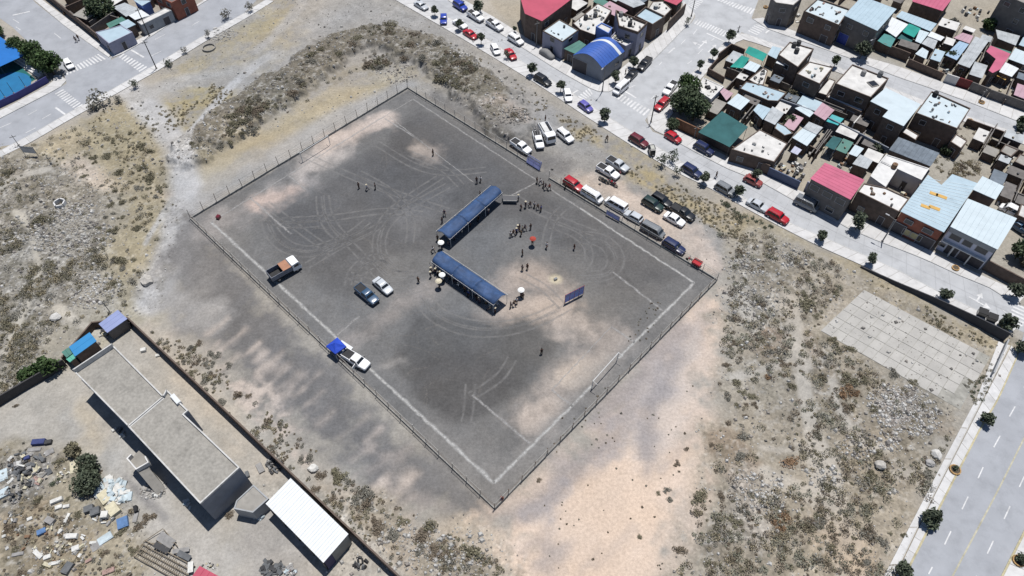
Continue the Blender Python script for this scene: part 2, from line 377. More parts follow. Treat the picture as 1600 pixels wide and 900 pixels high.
paint([(860, 520), (960, 450), (1040, 440), (1000, 500), (930, 560)], (124, 122, 120), soft=4, warp=3, op=0.8)
paint([(470, 460), (560, 510), (640, 600), (560, 600), (470, 500)], (133, 132, 131), soft=5, warp=3, op=0.8)
paint([(720, 420), (790, 400), (830, 420), (900, 420)], (120, 119, 118), width=8, soft=6, op=0.6)
paint([(345, 345), (395, 322), (430, 300), (470, 285)], (168, 162, 158), width=6, soft=5, op=0.7)
paint([(400, 318), (435, 308), (455, 300)], (206, 186, 174), width=4.5, soft=4, op=0.9)
paint([(470, 272), (500, 250), (530, 238)], (194, 186, 180), width=5, soft=4, op=0.85)
paint([(520, 225), (570, 200), (605, 188)], (204, 190, 180), width=4.5, soft=4, op=0.9)
paint([(655, 235), (672, 240)], (182, 170, 160), width=4, soft=4, op=0.8)
paint([(700, 300), (660, 330), (640, 345)], (130, 128, 127), width=5, soft=5, op=0.5)
paint([(780, 470), (800, 445), (830, 430), (850, 445)], (190, 176, 165), width=6, soft=6, op=0.8)
paint([(800, 480), (860, 475), (880, 470)], (196, 181, 168), width=3.5, soft=4, op=0.75)
paint([(868, 436)], (214, 204, 180), width=2.2, soft=1.2, warp=0.4)
paint([(885, 505), (905, 510)], (192, 180, 170), width=4, soft=5, op=0.8)
paint([(545, 530), (580, 515), (600, 500), (640, 470), (690, 440)], (160, 153, 148), width=3.5, soft=4, op=0.7)
paint([(600, 570), (625, 560)], (170, 165, 160), width=2, soft=3, op=0.7)
paint([(830, 660), (870, 610), (920, 570), (960, 530)], (178, 168, 160), width=6, soft=5, op=0.75)
paint([(895, 590), (935, 575)], (206, 193, 180), width=3.5, soft=4, op=0.8)
paint([(840, 660), (860, 640)], (206, 193, 182), width=4, soft=4, op=0.8)
paint([(775, 755), (850, 690), (950, 580)], (150, 147, 144), width=5, soft=4, op=0.6)
paint([(690, 690), (740, 720)], (140, 138, 136), width=7, soft=6, op=0.6)
paint([(800, 740), (900, 640), (1000, 540), (1090, 450)], (140, 138, 136), width=2.5, soft=2, op=0.6)
# overall mottling
_m = (1 + 0.30 * _w1 + 0.22 * _w2 + 0.28 * _fine * (1 + .6 * grub) + 0.12 * _w3)
_v = fbm(GX, GY, 3.2, 2, 5, 0.65); _vm = np.clip((_v - .47) / .1, 0, 1) * np.clip(grub * 1.5, 0, 1) * np.clip((_w1 + .3) * 2.2, .25, 1)
gcol += (np.array(lin((112, 107, 94))) - gcol) * (_vm * .62)[:, None]          # mats of dry low growth between the stones
_v = fbm(GX, GY, 0.9, 5, 3, 0.7); _vm = np.clip((_v - .6) / .08, 0, 1) * np.clip(grub * 1.2, 0, 1)
gcol += (np.array(lin((205, 202, 196))) - gcol) * (_vm * .5)[:, None]
_lum = gcol @ np.array([.3, .59, .11]); gcol += (_lum[:, None] * np.array([1.005, 1.0, .985]) - gcol) * .0
_i, _k = _mask([(800, 830), (960, 700), (1060, 590), (1125, 470), (1125, 600), (1100, 700), (1085, 780), (1045, 880), (1030, 980), (830, 980)], None, 6, 4); _m[_i] = 1 + (_m[_i] - 1) * (1 - .55 * _k)
gcol *= _m[:, None]
gcol[:, 0] *= 1 + 0.06 * _w3 * 2; gcol[:, 2] *= 1 - 0.08 * _w3 * 2
gcol /= KLIT
# relief: bumpy where rubbly, level elsewhere
gz += grub * (1.05 * (fbm(GX, GY, 3.0, 4, 4, 0.6) - 0.42) + 0.25 * (fbm(GX, GY, 0.9, 6, 2) - 0.45))
gz = np.maximum(gz, -0.05)
_flat = []   # filled by the roads: polygons that must lie level
def level(pts, m=1.0):
    idx, d = sdist(W(pts), True); k = np.clip((d + m) / m, 0, 1); gz[idx] = gz[idx] * (1 - k) - 0.0 * k
for pl in ([(-200, 250), (50, 222), (415, 0), (500, -60), (300, -90), (-200, -90)], [(560, -40), (620, 0), (860, 147), (980, 222), (1110, 307), (1200, 345), (1350, 417), (1570, 527), (1380, 900), (1370, 960), (1750, 960), (1750, -80), (560, -80)],
           FLD, [(1349, 447), (1560, 556), (1508, 650), (1272, 518)], [(-150, 620), (60, 590), (105, 580), (225, 498), (640, 900), (640, 960), (-150, 960)]):
    if pl[0] == (-150, 620): continue
    level(pl)
def grid_heights():
    Z = np.zeros(_X.shape); Z[_keep] = gz; return Z
_GZ = grid_heights()
def hz(x, y):
    i = min(max(int((x - _gx0) / GS), 0), _nx - 1); j = min(max(int((y - _gy0) / GS), 0), _ny - 1); return float(_GZ[j, i])
def build_ground():
    ids = -np.ones(_X.shape, int); ids[_keep] = np.arange(NG)
    a = ids[:-1, :-1]; b = ids[:-1, 1:]; c = ids[1:, 1:]; d = ids[1:, :-1]
    ok = (a >= 0) & (b >= 0) & (c >= 0) & (d >= 0)
    F = np.stack([a[ok], b[ok], c[ok], d[ok]], 1).astype(np.int32)
    me = bpy.data.meshes.new('ground'); me.vertices.add(NG); me.loops.add(F.size); me.polygons.add(len(F))
    me.vertices.foreach_set('co', np.stack([GX, GY, gz], 1).ravel().astype(np.float32))
    me.loops.foreach_set('vertex_index', F.ravel()); me.polygons.foreach_set('loop_start', np.arange(0, F.size, 4, dtype=np.int32))
    me.polygons.foreach_set('loop_total', np.full(len(F), 4, np.int32)); me.update(calc_edges=True)
    ca = me.color_attributes.new('soil', 'FLOAT_COLOR', 'POINT')
    ca.data.foreach_set('color', np.concatenate([np.clip(gcol, 0.005, 0.8), np.ones((NG, 1))], 1).ravel().astype(np.float32))
    ra = me.attributes.new('rubble', 'FLOAT', 'POINT'); ra.data.foreach_set('value', grub.astype(np.float32))
    o = bpy.data.objects.new('ground', me); COL.objects.link(o); o['kind'] = 'structure'
    m = bpy.data.materials.new('soil'); m.use_nodes = True; N = m.node_tree.nodes; L = m.node_tree.links
    b = N['Principled BSDF']; b.inputs['Roughness'].default_value = 0.95; b.inputs['Specular IOR Level'].default_value = 0.1
    at_ = N.new('ShaderNodeAttribute'); at_.attribute_name = 'soil'; rb = N.new('ShaderNodeAttribute'); rb.attribute_name = 'rubble'
    g = N.new('ShaderNodeNewGeometry')
    n1 = N.new('ShaderNodeTexNoise'); n1.inputs['Scale'].default_value = 2.2; n1.inputs['Detail'].default_value = 8; n1.inputs['Roughness'].default_value = 0.75
    L.new(g.outputs['Position'], n1.inputs[0])
    r1 = N.new('ShaderNodeMapRange'); r1.inputs[1].default_value = 0.3; r1.inputs[2].default_value = 0.7; r1.inputs[3].default_value = 0.76; r1.inputs[4].default_value = 1.25
    L.new(n1.outputs[0], r1.inputs[0])
    x1 = N.new('ShaderNodeMix'); x1.data_type = 'RGBA'; x1.blend_type = 'MULTIPLY'; x1.inputs[0].default_value = 1
    L.new(at_.outputs['Color'], x1.inputs[6]); L.new(r1.outputs[0], x1.inputs[7])
    # stones: cells with their own tone, only where rubbly
    vo = N.new('ShaderNodeTexVoronoi'); vo.inputs['Scale'].default_value = 2.6; vo.inputs['Randomness'].default_value = 1; L.new(g.outputs['Position'], vo.inputs[0])
    sp = N.new('ShaderNodeSeparateColor'); L.new(vo.outputs['Color'], sp.inputs[0])
    r2 = N.new('ShaderNodeMapRange'); r2.inputs[1].default_value = 0.0; r2.inputs[2].default_value = 1.0; r2.inputs[3].default_value = 0.62; r2.inputs[4].default_value = 1.5; L.new(sp.outputs[0], r2.inputs[0])
    x2 = N.new('ShaderNodeMix'); x2.data_type = 'RGBA'; x2.blend_type = 'MULTIPLY'
    mm = N.new('ShaderNodeMath'); mm.operation = 'MULTIPLY'; mm.inputs[1].default_value = 0.8; L.new(rb.outputs['Fac'], mm.inputs[0]); L.new(mm.outputs[0], x2.inputs[0])
    L.new(x1.outputs[2], x2.inputs[6]); L.new(r2.outputs[0], x2.inputs[7]); L.new(x2.outputs[2], b.inputs['Base Color'])
    bp = N.new('ShaderNodeBump'); bp.inputs['Strength'].default_value = 0.5; bp.inputs['Distance'].default_value = 0.15
    L.new(n1.outputs[0], bp.inputs['Height']); L.new(bp.outputs[0], b.inputs['Normal'])
    me.materials.append(m)
    far = MB(); far.quad([(-4000, -3000, -0.6), (4000, -3000, -0.6), (4000, 5000, -0.6), (-4000, 5000, -0.6)])
    f = far.build('plain', mat('plain_soil', alb(176, 168, 155), 0.95, 0.15, 0.05)); f['kind'] = 'structure'
build_ground()
# --- chalk lines and tyre tracks: thin powder with worn gaps
def powder(name, c, lo, hi, sc=1.1, maxa=0.9):
    m = bpy.data.materials.new(name); m.use_nodes = True; N = m.node_tree.nodes; L = m.node_tree.links
    b = N['Principled BSDF']; b.inputs['Base Color'].default_value = (*c, 1); b.inputs['Roughness'].default_value = 0.95
    g = N.new('ShaderNodeNewGeometry'); n1 = N.new('ShaderNodeTexNoise'); n1.inputs['Scale'].default_value = sc; n1.inputs['Detail'].default_value = 8; n1.inputs['Roughness'].default_value = 0.8
    L.new(g.outputs['Position'], n1.inputs[0]); r = N.new('ShaderNodeMapRange'); r.inputs[1].default_value = lo; r.inputs[2].default_value = hi; r.inputs[3].default_value = 0; r.inputs[4].default_value = maxa
    L.new(n1.outputs[0], r.inputs[0])
    e = N.new('ShaderNodeAttribute'); e.attribute_name = 'edge'; mu = N.new('ShaderNodeMath'); mu.operation = 'MULTIPLY'
    L.new(r.outputs[0], mu.inputs[0]); L.new(e.outputs['Fac'], mu.inputs[1]); L.new(mu.outputs[0], b.inputs['Alpha']); return m
def ribbon(mb, edge, pts, wd, z=0.02, step=0.8, wob=0.08):
    p = resample(pts, max(2, int(arclen(pts)[-1] / step))); n = len(p); rows = []
    for i in range(n):
        a = p[max(0, i - 1)]; b = p[min(n - 1, i + 1)]; dx, dy = b[0] - a[0], b[1] - a[1]; l = math.hypot(dx, dy) or 1
        nx, ny = -dy / l, dx / l; w2 = wd * (1 + random.uniform(-.25, .25)); s = random.uniform(-wob, wob)
        for k, e in ((-1, 0), (-.22, 1), (.22, 1), (1, 0)): rows.append((p[i][0] + nx * (k * w2 + s), p[i][1] + ny * (k * w2 + s), z)); edge.append(e)
    mb.add(rows, [(4 * i + j, 4 * i + j + 1, 4 * i + 5 + j, 4 * i + 4 + j) for i in range(n - 1) for j in range(3)])
def powder_obj(name, mb, edge, m, kind='structure'):
    o = mb.build(name, m); a = o.data.attributes.new('edge', 'FLOAT', 'POINT'); a.data.foreach_set('value', edge); upfix(o); o['kind'] = kind; return o
A_, B_, C_, D_ = (330, 347), (645, 155), (1085, 442), (772, 755)
mb = MB(); ed = []
for a, b, wd in ((A_, D_, .42), (D_, (925, 603), .36), ((966, 560), C_, .36), (C_, (905, 325), .34)):
    ribbon(mb, ed, W([a, b]), wd)
powder_obj('pitch_outline', mb, ed, powder('chalk', alb(212, 211, 208), 0.30, 0.56, 1.6, 0.85)); mb = MB(); ed = []
for a, b in (((905, 325), B_), (A_, (600, 182))): ribbon(mb, ed, W([a, b]), .26)
ribbon(mb, ed, W([(600, 182), B_]), .16)
for a, b, wd in (((1037, 487), (958, 425), .3), ((738, 617), (828, 693), .3), ((955, 510), (992, 535), .3), ((862, 610), (895, 635), .3), ((390, 308), (455, 366), .3), ((450, 273), (478, 297), .25), ((601, 185), (660, 222), .25), ((525, 525), (562, 494), .3), ((842, 283), (800, 305), .25), ((605, 180), (740, 285), .16), ((955, 510), (862, 610), .14)):
    ribbon(mb, ed, W([a, b]), wd)
powder_obj('pitch_markings', mb, ed, powder('chalk', alb(200, 198, 196), 0.34, 0.6, 1.6, 0.75))
mb = MB(); ed = []
def track(pts, gauge=1.5, wd=.3, z=0.012):
    w_ = W(pts); c = []
    for i in range(len(w_) - 1):    # rounded course through the points
        p0 = w_[max(0, i - 1)]; p1 = w_[i]; p2 = w_[i + 1]; p3 = w_[min(len(w_) - 1, i + 2)]
        for k in range(8):
            t = k / 8; c.append(tuple(.5 * (2 * p1[j] + (p2[j] - p0[j]) * t + (2 * p0[j] - 5 * p1[j] + 4 * p2[j] - p3[j]) * t * t + (3 * p1[j] - p0[j] - 3 * p2[j] + p3[j]) * t ** 3) for j in (0, 1)))
    c.append(w_[-1])
    for s in (-gauge / 2, gauge / 2):
        q = []
        for i in range(len(c)):
            a = c[max(0, i - 1)]; b = c[min(len(c) - 1, i + 1)]; l = math.hypot(b[0] - a[0], b[1] - a[1]) or 1
            q.append((c[i][0] - (b[1] - a[1]) / l * s, c[i][1] + (b[0] - a[0]) / l * s))
        ribbon(mb, ed, q, wd, z, 0.6, 0.03)
TR = [[(415, 345), (420, 362), (432, 380), (455, 393), (490, 396), (530, 381), (580, 358)], [(422, 342), (428, 358), (442, 375), (462, 386), (492, 388), (540, 370), (575, 345)],
      [(690, 275), (640, 308), (606, 335), (592, 360), (588, 388), (596, 412), (616, 428), (648, 427)], [(700, 290), (660, 312), (622, 335), (600, 362), (597, 392), (612, 416), (640, 420)],
      [(545, 446), (549, 428), (565, 410), (590, 402), (615, 408), (632, 424)], [(556, 446), (560, 432), (575, 418), (595, 412), (612, 424)], [(500, 306), (503, 335), (518, 362), (550, 385), (582, 420), (600, 440)],
      [(508, 306), (513, 335), (528, 360), (545, 376)], [(650, 465), (675, 495), (712, 514), (755, 521), (805, 516), (850, 500), (890, 478)], [(665, 462), (690, 488), (730, 504), (780, 508), (830, 498), (870, 480)],
      [(905, 367), (935, 369), (958, 382), (969, 402), (963, 422), (942, 434), (905, 436)], [(908, 376), (935, 380), (951, 394), (955, 412), (944, 426), (915, 430)], [(860, 352), (895, 365), (917, 385), (919, 408), (905, 424)],
      [(470, 240), (560, 280), (640, 310), (700, 330)], [(590, 225), (650, 260), (700, 270), (760, 265)], [(440, 345), (520, 340), (600, 330), (660, 335)], [(415, 318), (470, 360), (520, 395)], [(480, 415), (540, 380), (600, 350)],
      [(800, 305), (840, 330), (880, 345), (930, 365)], [(560, 270), (610, 300), (640, 340), (640, 380)], [(640, 240), (690, 262), (720, 290)], [(735, 600), (732, 640), (728, 660)], [(735, 620), (780, 590), (800, 560)], [(565, 470), (620, 460), (690, 440)],
      [(815, 430), (850, 450), (880, 480)], [(880, 325), (860, 350), (850, 400)], [(400, 330), (440, 350), (500, 350)], [(545, 430), (575, 440), (620, 445), (660, 430)]]
for q in TR: track(q)
powder_obj('tyre_tracks', mb, ed, powder('dust', alb(172, 170, 168), 0.3, 0.66, 0.7, 0.5), 'stuff')
# faint scuffs on the sand
mb = MB(); ed = []
fw = W(FLD)
for k in range(170):
    while True:
        px, py = random.uniform(380, 1040), random.uniform(190, 650); x, y = at2(px, py)
        if inside(fw, x, y): break
    a = random.uniform(0, 6.28); l = random.uniform(1.5, 7); q = [(x, y)]
    for i in range(4): a += random.uniform(-.5, .5); q.append((q[-1][0] + math.cos(a) * l / 4, q[-1][1] + math.sin(a) * l / 4))
    ribbon(mb, ed, q, random.uniform(.06, .3), 0.008, 0.5, 0.1)
powder_obj('sand_scuffs', mb, ed, powder('scuff', alb(172, 166, 160), 0.45, 0.7, 2.0, 0.5), 'stuff')
# ------------------------------------------------------------ roads, pavements and painted markings
def struct(o): o['kind'] = 'structure'; return o
M_ROAD = mat('concrete_road', alb(200, 202, 205), 0.85, 0.09, 0.3, bump=0.15, bscale=30, dirt=0.2)
M_ROAD2 = mat('asphalt_grey', alb(180, 183, 189), 0.85, 0.09, 0.25, bump=0.15, bscale=30, dirt=0.16)
M_WALK = mat('pavement_slab', alb(226, 225, 224), 0.85, 0.07, 0.9, objvar=0.07, bump=0.1, dirt=0.2)
M_GROUT = mat('pavement_bed', alb(186, 182, 176), 0.9, 0.15, 1.0)
M_KERB = mat('kerb_concrete', alb(216, 215, 212), 0.85, 0.1, 1.0, dirt=0.25)
M_KERBY = mat('kerb_yellow', alb(205, 195, 160), 0.8, 0.2, 1.5, dirt=0.4)
M_PAINT = mat('road_paint', alb(236, 236, 236), 0.7, 0.12, 2.0, dirt=0.35)
M_PAINTY = mat('road_paint_yellow', alb(200, 195, 172), 0.7, 0.2, 1.5, dirt=0.35)
def road(name, pts, z, m):
    b = MB(); P_ = W(pts); b.add([(x, y, z) for x, y in P_], [tuple(range(len(P_)))])
    o = b.build(name, m); bm = bmesh.new(); bm.from_mesh(o.data); bmesh.ops.triangulate(bm, faces=bm.faces); bm.to_mesh(o.data); bm.free()
    return struct(upfix(o))
r_main = road('main_street', [(600, -30), (655, 0), (700, 27), (763, 62), (815, 96), (873, 132), (910, 156), (960, 189), (1000, 214), (1040, 237), (1080, 262), (1130, 288), (1180, 320), (1232, 348), (1289, 372), (1350, 399), (1400, 421), (1464, 455), (1534, 489), (1590, 515), (1680, 560),
              (1680, 515), (1573, 467), (1544, 449), (1497, 430), (1448, 407), (1403, 389), (1361, 373), (1323, 356), (1291, 338), (1244, 316), (1191, 286), (1134, 263), (1086, 238), (1045, 215), (1020, 206), (1009, 190), (965, 150), (919, 137), (880, 115), (860, 103), (810, 71), (760, 39), (700, 1), (655, -30)], 0.02, M_ROAD)
r_side = road('side_street', [(962, 139), (985, 124), (1020, 95), (1049, 66), (1067, 47), (1081, 35), (1088, 24), (1110, -40), (1200, -40), (1172, 34), (1160, 50), (1133, 66), (1118, 80), (1105, 92), (1085, 110), (1060, 135), (1040, 152), (1018, 172), (1008, 188), (1016, 208), (960, 180), (930, 143)], 0.025, M_ROAD)
r_back = road('back_street', [(1020, -40), (1086, 24), (1086, 38), (1157, 50), (1185, 60), (1230, 76), (1330, 113), (1400, 141), (1512, 182), (1577, 204), (1700, 252), (1700, 232), (1600, 194), (1519, 162), (1456, 139), (1400, 120), (1329, 92), (1240, 60), (1200, 46), (1176, 30), (1100, -40)], 0.03, M_ROAD)
r_av = road('avenue', [(1420, 890), (1390, 955), (1540, 955), (1565, 897), (1585, 860), (1600, 828), (1720, 560), (1650, 430), (1600, 520), (1590, 557), (1560, 625), (1530, 675), (1475, 782)], 0.034, M_ROAD2)
r_west = road('west_street', [(-120, 245), (-60, 258), (0, 236), (50, 210), (105, 178), (165, 146), (235, 106), (315, 58), (380, 22), (430, -30), (330, -30), (322, 2), (280, 29), (217, 70), (185, 88), (105, 130), (85, 142), (0, 186), (-120, 238)], 0.02, M_ROAD2)
r_north = road('north_street', [(-20, -40), (20, -40), (55, 4), (100, 40), (150, 76), (174, 90), (170, 110), (105, 134), (100, 114), (75, 91), (45, 67), (20, 43), (-40, 0)], 0.026, M_ROAD2)
def pavement(name, kerb, outer, slab=2.4, z=0.13, km=M_KERB, rows=1, kw=0.15, back=None):
    """raised walk between a kerb line and its outer edge (photo points): bed, kerb and single slabs"""
    K = W(kerb); O = W(outer); n = max(1, round((arclen(K)[-1] + arclen(O)[-1]) / 2 / slab)); k = resample(K, n); o = resample(O, n)
    bed = MB(); 
    for i in range(n): bed.prism([k[i], k[i + 1], o[i + 1], o[i]], -0.03, z - 0.02)
    root = struct(bed.build(name, M_GROUT)); kb = MB()
    for i in range(n):
        a, b, c, d = k[i], k[i + 1], o[i + 1], o[i]
        wd = math.hypot(a[0] - d[0], a[1] - d[1]); f = min(0.45, kw / max(wd, .1))
        kb.prism([lerp2(a, d, -0.004), lerp2(b, c, -0.004), lerp2(b, c, f), lerp2(a, d, f)], -0.04, z + 0.006)
        for r in range(rows):
            f0 = f + (1 - f) * r / rows + 0.006; f1 = f + (1 - f) * (r + 1) / rows - 0.006; g = 0.018
            p = [lerp2(a, d, f0), lerp2(b, c, f0), lerp2(b, c, f1), lerp2(a, d, f1)]
            q = [lerp2(p[0], p[1], g), lerp2(p[0], p[1], 1 - g), lerp2(p[3], p[2], 1 - g), lerp2(p[3], p[2], g)]
            s = MB(); dz = random.uniform(-.008, .008); s.prism(q, z - 0.03, z + dz); s.build('slab', M_WALK, root)
    kb.build('kerb', km, root)
    return root
KN = [(640, -8), (700, 27), (763, 62), (815, 96), (873, 132), (910, 156), (960, 189), (1000, 214), (1040, 237), (1080, 262), (1130, 288), (1180, 320), (1232, 348), (1289, 372), (1350, 399), (1400, 421), (1464, 455), (1534, 489), (1588, 514)]
ON = [(610, -4), (685, 39), (734, 68), (782, 97), (831, 127), (859, 145), (910, 179), (971, 218), (1024, 251), (1065, 274), (1104, 292), (1162, 324), (1204, 347), (1270, 381), (1342, 413), (1400, 441), (1459, 466), (1520, 497), (1572, 526)]
pavement('field_side_pavement', KN, ON, 2.6)
pavement('shop_side_pavement', [(700, 1), (760, 39), (810, 71), (860, 103), (880, 115), (919, 137), (935, 143.5)], [(718, -4), (780, 32), (819, 57), (870, 90), (895, 106), (928, 123), (939, 129)], 2.4)
pavement('corner_pavement', [(935, 143.5), (950, 144.5), (962, 139), (985, 124), (1020, 95), (1049, 66), (1067, 47), (1081, 35), (1086, 22)], [(939, 129), (942, 129), (948, 126), (965, 112), (1000, 83), (1035, 53), (1055, 34), (1064, 20), (1068, 2)], 2.4)
pavement('east_corner_pavement', [(1133, 66), (1118, 80), (1105, 92), (1085, 110), (1060, 135), (1040, 152), (1018, 172), (1010, 184), (1011, 191), (1016, 199), (1024, 205), (1040, 212.5)], [(1150, 67), (1140, 77), (1122, 95), (1100, 118), (1078, 145), (1058, 170), (1046, 184), (1042, 188), (1042, 190), (1043, 192), (1046, 195), (1052, 199)], 2.4)
pavement('house_side_pavement', [(1040, 212.5), (1086, 238), (1134, 263), (1191, 286), (1244, 316), (1291, 338), (1323, 356), (1361, 373), (1403, 389), (1448, 407), (1497, 430), (1544, 449), (1573, 467), (1590, 476)], [(1056, 201), (1098, 225), (1140, 247), (1196, 274), (1246, 297), (1292, 317), (1334, 339), (1366, 353), (1412, 373), (1456, 393), (1505, 418), (1550, 438), (1584, 453), (1602, 462)], 2.6)
pavement('back_street_upper_pavement', [(1176, 30), (1200, 46), (1240, 60), (1329, 92), (1400, 120), (1456, 139), (1519, 162), (1600, 194), (1660, 216)], [(1192, 28), (1206, 36), (1244, 50), (1332, 84), (1400, 103), (1470, 128), (1541, 153), (1600, 175), (1660, 196)], 2.6)
pavement('back_street_lower_pavement', [(1133, 66), (1146, 55), (1157, 50), (1185, 60), (1230, 76), (1330, 113), (1400, 141), (1512, 182), (1577, 204), (1660, 236)], [(1150, 67), (1156, 64), (1162, 62), (1184, 69), (1226, 83), (1326, 120), (1396, 148), (1507, 191), (1570, 214), (1655, 250)], 2.6)
pavement('avenue_pavement', [(1590, 557), (1560, 625), (1530, 675), (1475, 782), (1420, 890), (1390, 950)], [(1580, 540), (1538, 622), (1511, 675), (1456, 782), (1404, 890), (1376, 945)], 2.3, km=M_KERBY, kw=0.28)
# rough cast strip between the slabs and the waste ground
pavement('avenue_verge', [(1578, 540), (1536, 622), (1509, 675), (1454, 782), (1402, 890), (1374, 945)], [(1560, 533), (1520, 637), (1497, 675), (1436, 794), (1384, 894), (1356, 945)], 7, z=0.11)
pavement('avenue_far_pavement', [(1720, 560), (1600, 828), (1565, 897), (1540, 950)], [(1750, 580), (1632, 838), (1596, 905), (1570, 960)], 2.6, km=M_KERBY, kw=0.28, rows=1)
pavement('west_street_south_pavement', [(-60, 258), (0, 236), (50, 210), (105, 178), (165, 146), (235, 106), (315, 58), (380, 22), (415, 0)], [(-54, 268), (6, 244), (52, 221), (110, 187), (173, 152), (245, 112), (325, 63), (390, 26), (428, 2)], 2.6)
pavement('west_street_court_pavement', [(-60, 210), (0, 186), (40, 165), (85, 142), (105, 130), (104, 125), (95, 118)], [(-60, 196), (0, 174), (40, 153), (76, 134), (82, 129), (85, 125), (84, 118)], 2.6)
pavement('west_street_wall_pavement', [(174, 91), (185, 88), (217, 70), (280, 29), (322, 2), (345, -12)], [(174, 83), (181, 80), (208, 67), (270, 32), (317, 2), (335, -12)], 2.6)
pavement('north_street_pavement', [(48, -4), (100, 40), (150, 76), (170, 90)], [(58, -6), (110, 33), (158, 69), (176, 83)], 2.6)
# ---- markings, each stripe its own piece of its road
def stripe(root, a, b, wd, z, m=M_PAINT, name='painted_line'):
    (x0, y0), (x1, y1) = a, b; l = math.hypot(x1 - x0, y1 - y0) or 1; nx, ny = -(y1 - y0) / l * wd / 2, (x1 - x0) / l * wd / 2
    s = MB(); s.quad([(x0 - nx, y0 - ny, z), (x1 - nx, y1 - ny, z), (x1 + nx, y1 + ny, z), (x0 + nx, y0 + ny, z)]); return upfix(s.build(name, m, root))
def zebra(root, p0, p1, q0, q1, n, z, fill=0.5, name='crossing_stripe'):
    """n stripes between line p0-p1 and the opposite line q0-q1"""
    a0, a1, b0, b1 = W([p0, p1, q0, q1])
    for i in range(n):
        t0 = (i + 0.5 - fill / 2) / n; t1 = (i + 0.5 + fill / 2) / n
        s = MB(); s.quad([(*lerp2(a0, a1, t0), z), (*lerp2(a0, a1, t1), z), (*lerp2(b0, b1, t1), z), (*lerp2(b0, b1, t0), z)]); upfix(s.build(name, M_PAINT, root))
ZT = 0.042
zebra(r_side, (960.5, 141.5), (1017, 172), (953, 148), (1007, 182), 11, ZT, .52)
zebra(r_main, (921, 137), (901, 152), (927, 147), (913, 157), 5, ZT, .55)
zebra(r_side, (1089, 30), (1139, 50), (1083, 37), (1131, 58), 12, ZT, .55)
zebra(r_side, (1125, -2), (1181, 14.5), (1119, 0.5), (1174, 23), 12, ZT, .55)
zebra(r_back, (1182, 37), (1168, 49), (1198, 43), (1182, 56), 5, ZT, .5)
zebra(r_back, (1100, 1), (1086, 16), (1078, -4), (1074, 8), 6, ZT, .5)
zebra(r_west, (192, 83), (236, 108), (185, 89), (223, 116), 10, ZT, .52)
zebra(r_west, (98, 139), (134, 167), (85, 146), (122, 175), 11, ZT, .52)
zebra(r_north, (167, 92), (103, 118), (155, 84), (100, 111), 12, ZT, .5)
zebra(r_main, (1587, 473), (1570, 500), (1612, 484), (1596, 512), 6, ZT, .5)
for a, b, wd, r in (((1104, 52), (1132, 65), .45, r_side), ((975, 142), (994, 153), .45, r_side), ((205, 78), (225, 90), .45, r_west), ((87, 168), (107, 183), .45, r_west), ((903, 141), (895, 146), .4, r_main), ((1204, 45), (1196, 52), .4, r_back), ((47, 18), (20, 24), .4, r_north)):
    stripe(r, *W([a, b]), wd, ZT)
for seg in ([(1565, 689), (1553, 699)],): pass
for x0, y0, x1, y1 in ((1562.5, 681, 1552.5, 699), (1536, 730, 1528, 747.5), (1512.5, 776, 1503, 796), (1485.7, 830, 1475.7, 851), (1456.7, 886, 1450.7, 897), (1600, 745, 1592.5, 761), (1578, 791, 1568.7, 811), (1552, 845, 1542.5, 865), (1526, 900, 1516, 920), (1586, 635, 1577, 651), (1608, 590, 1600, 606)):
    stripe(r_av, *W([(x0, y0), (x1, y1)]), .17, ZT)
yl = resample(W([(1612, 660), (1600, 685), (1560, 765), (1490, 897), (1468, 940)]), 8)
for i in range(8): stripe(r_av, yl[i], yl[i + 1], .22, ZT, M_PAINTY)
for x0, y0, x1, y1 in ((1044, 84, 1055, 75), (1064, 69, 1071, 62), (1083, 54, 1089, 46), (1030, 102, 1034, 97), (1074, 100, 1081, 95), (1090, 85, 1098, 77), (1110, 65, 1116, 60), (1017, 155, 1024, 148), (982, 138, 993, 133), (1043, 84, 1054, 74)):
    stripe(r_side, *W([(x0, y0), (x1, y1)]), .17, ZT)
# straight-ahead arrows with a side head on the side street and the main street
def arrow(root, tail, tip, z, side=0, wd=.3):
    a, b = W([tail, tip]); dx, dy = b[0] - a[0], b[1] - a[1]; l = math.hypot(dx, dy); u = (dx / l, dy / l); v = (-u[1], u[0])
    stripe(root, a, (a[0] + u[0] * l * .72, a[1] + u[1] * l * .72), wd, z, name='arrow_shaft')
    s = MB(); q = [(a[0] + u[0] * l * .7 + v[0] * k, a[1] + u[1] * l * .7 + v[1] * k, z + .003) for k in (-.75, .75)] + [(b[0], b[1], z + .003)]; s.quad(q); upfix(s.build('arrow_head', M_PAINT, root))
    if side:
        c = (a[0] + u[0] * l * .35, a[1] + u[1] * l * .35); e = (c[0] + v[0] * side * 1.3, c[1] + v[1] * side * 1.3)
        stripe(root, c, e, wd, z + .003, name='arrow_branch'); s = MB(); s.quad([(e[0] + u[0] * .6, e[1] + u[1] * .6, z), (e[0] - u[0] * .6, e[1] - u[1] * .6, z), (e[0] + v[0] * side * 1.2, e[1] + v[1] * side * 1.2, z)]); upfix(s.build('arrow_head', M_PAINT, root))
arrow(r_side, (1091, 76), (1104, 63), ZT, 1); arrow(r_side, (1106, 82), (1119, 70), ZT)
arrow(r_main, (1514, 464), (1548, 483), ZT, 1)
for x0, y0, x1, y1 in ((1566, 484, 1572, 489), (20, 30, 30, 36), (50, 62, 58, 68), (85, 52, 95, 60), (25, 42, 32, 47), (70, 80, 78, 84)):
    stripe(r_main if x0 > 999 else r_north, *W([(x0, y0), (x1, y1)]), .17, ZT)
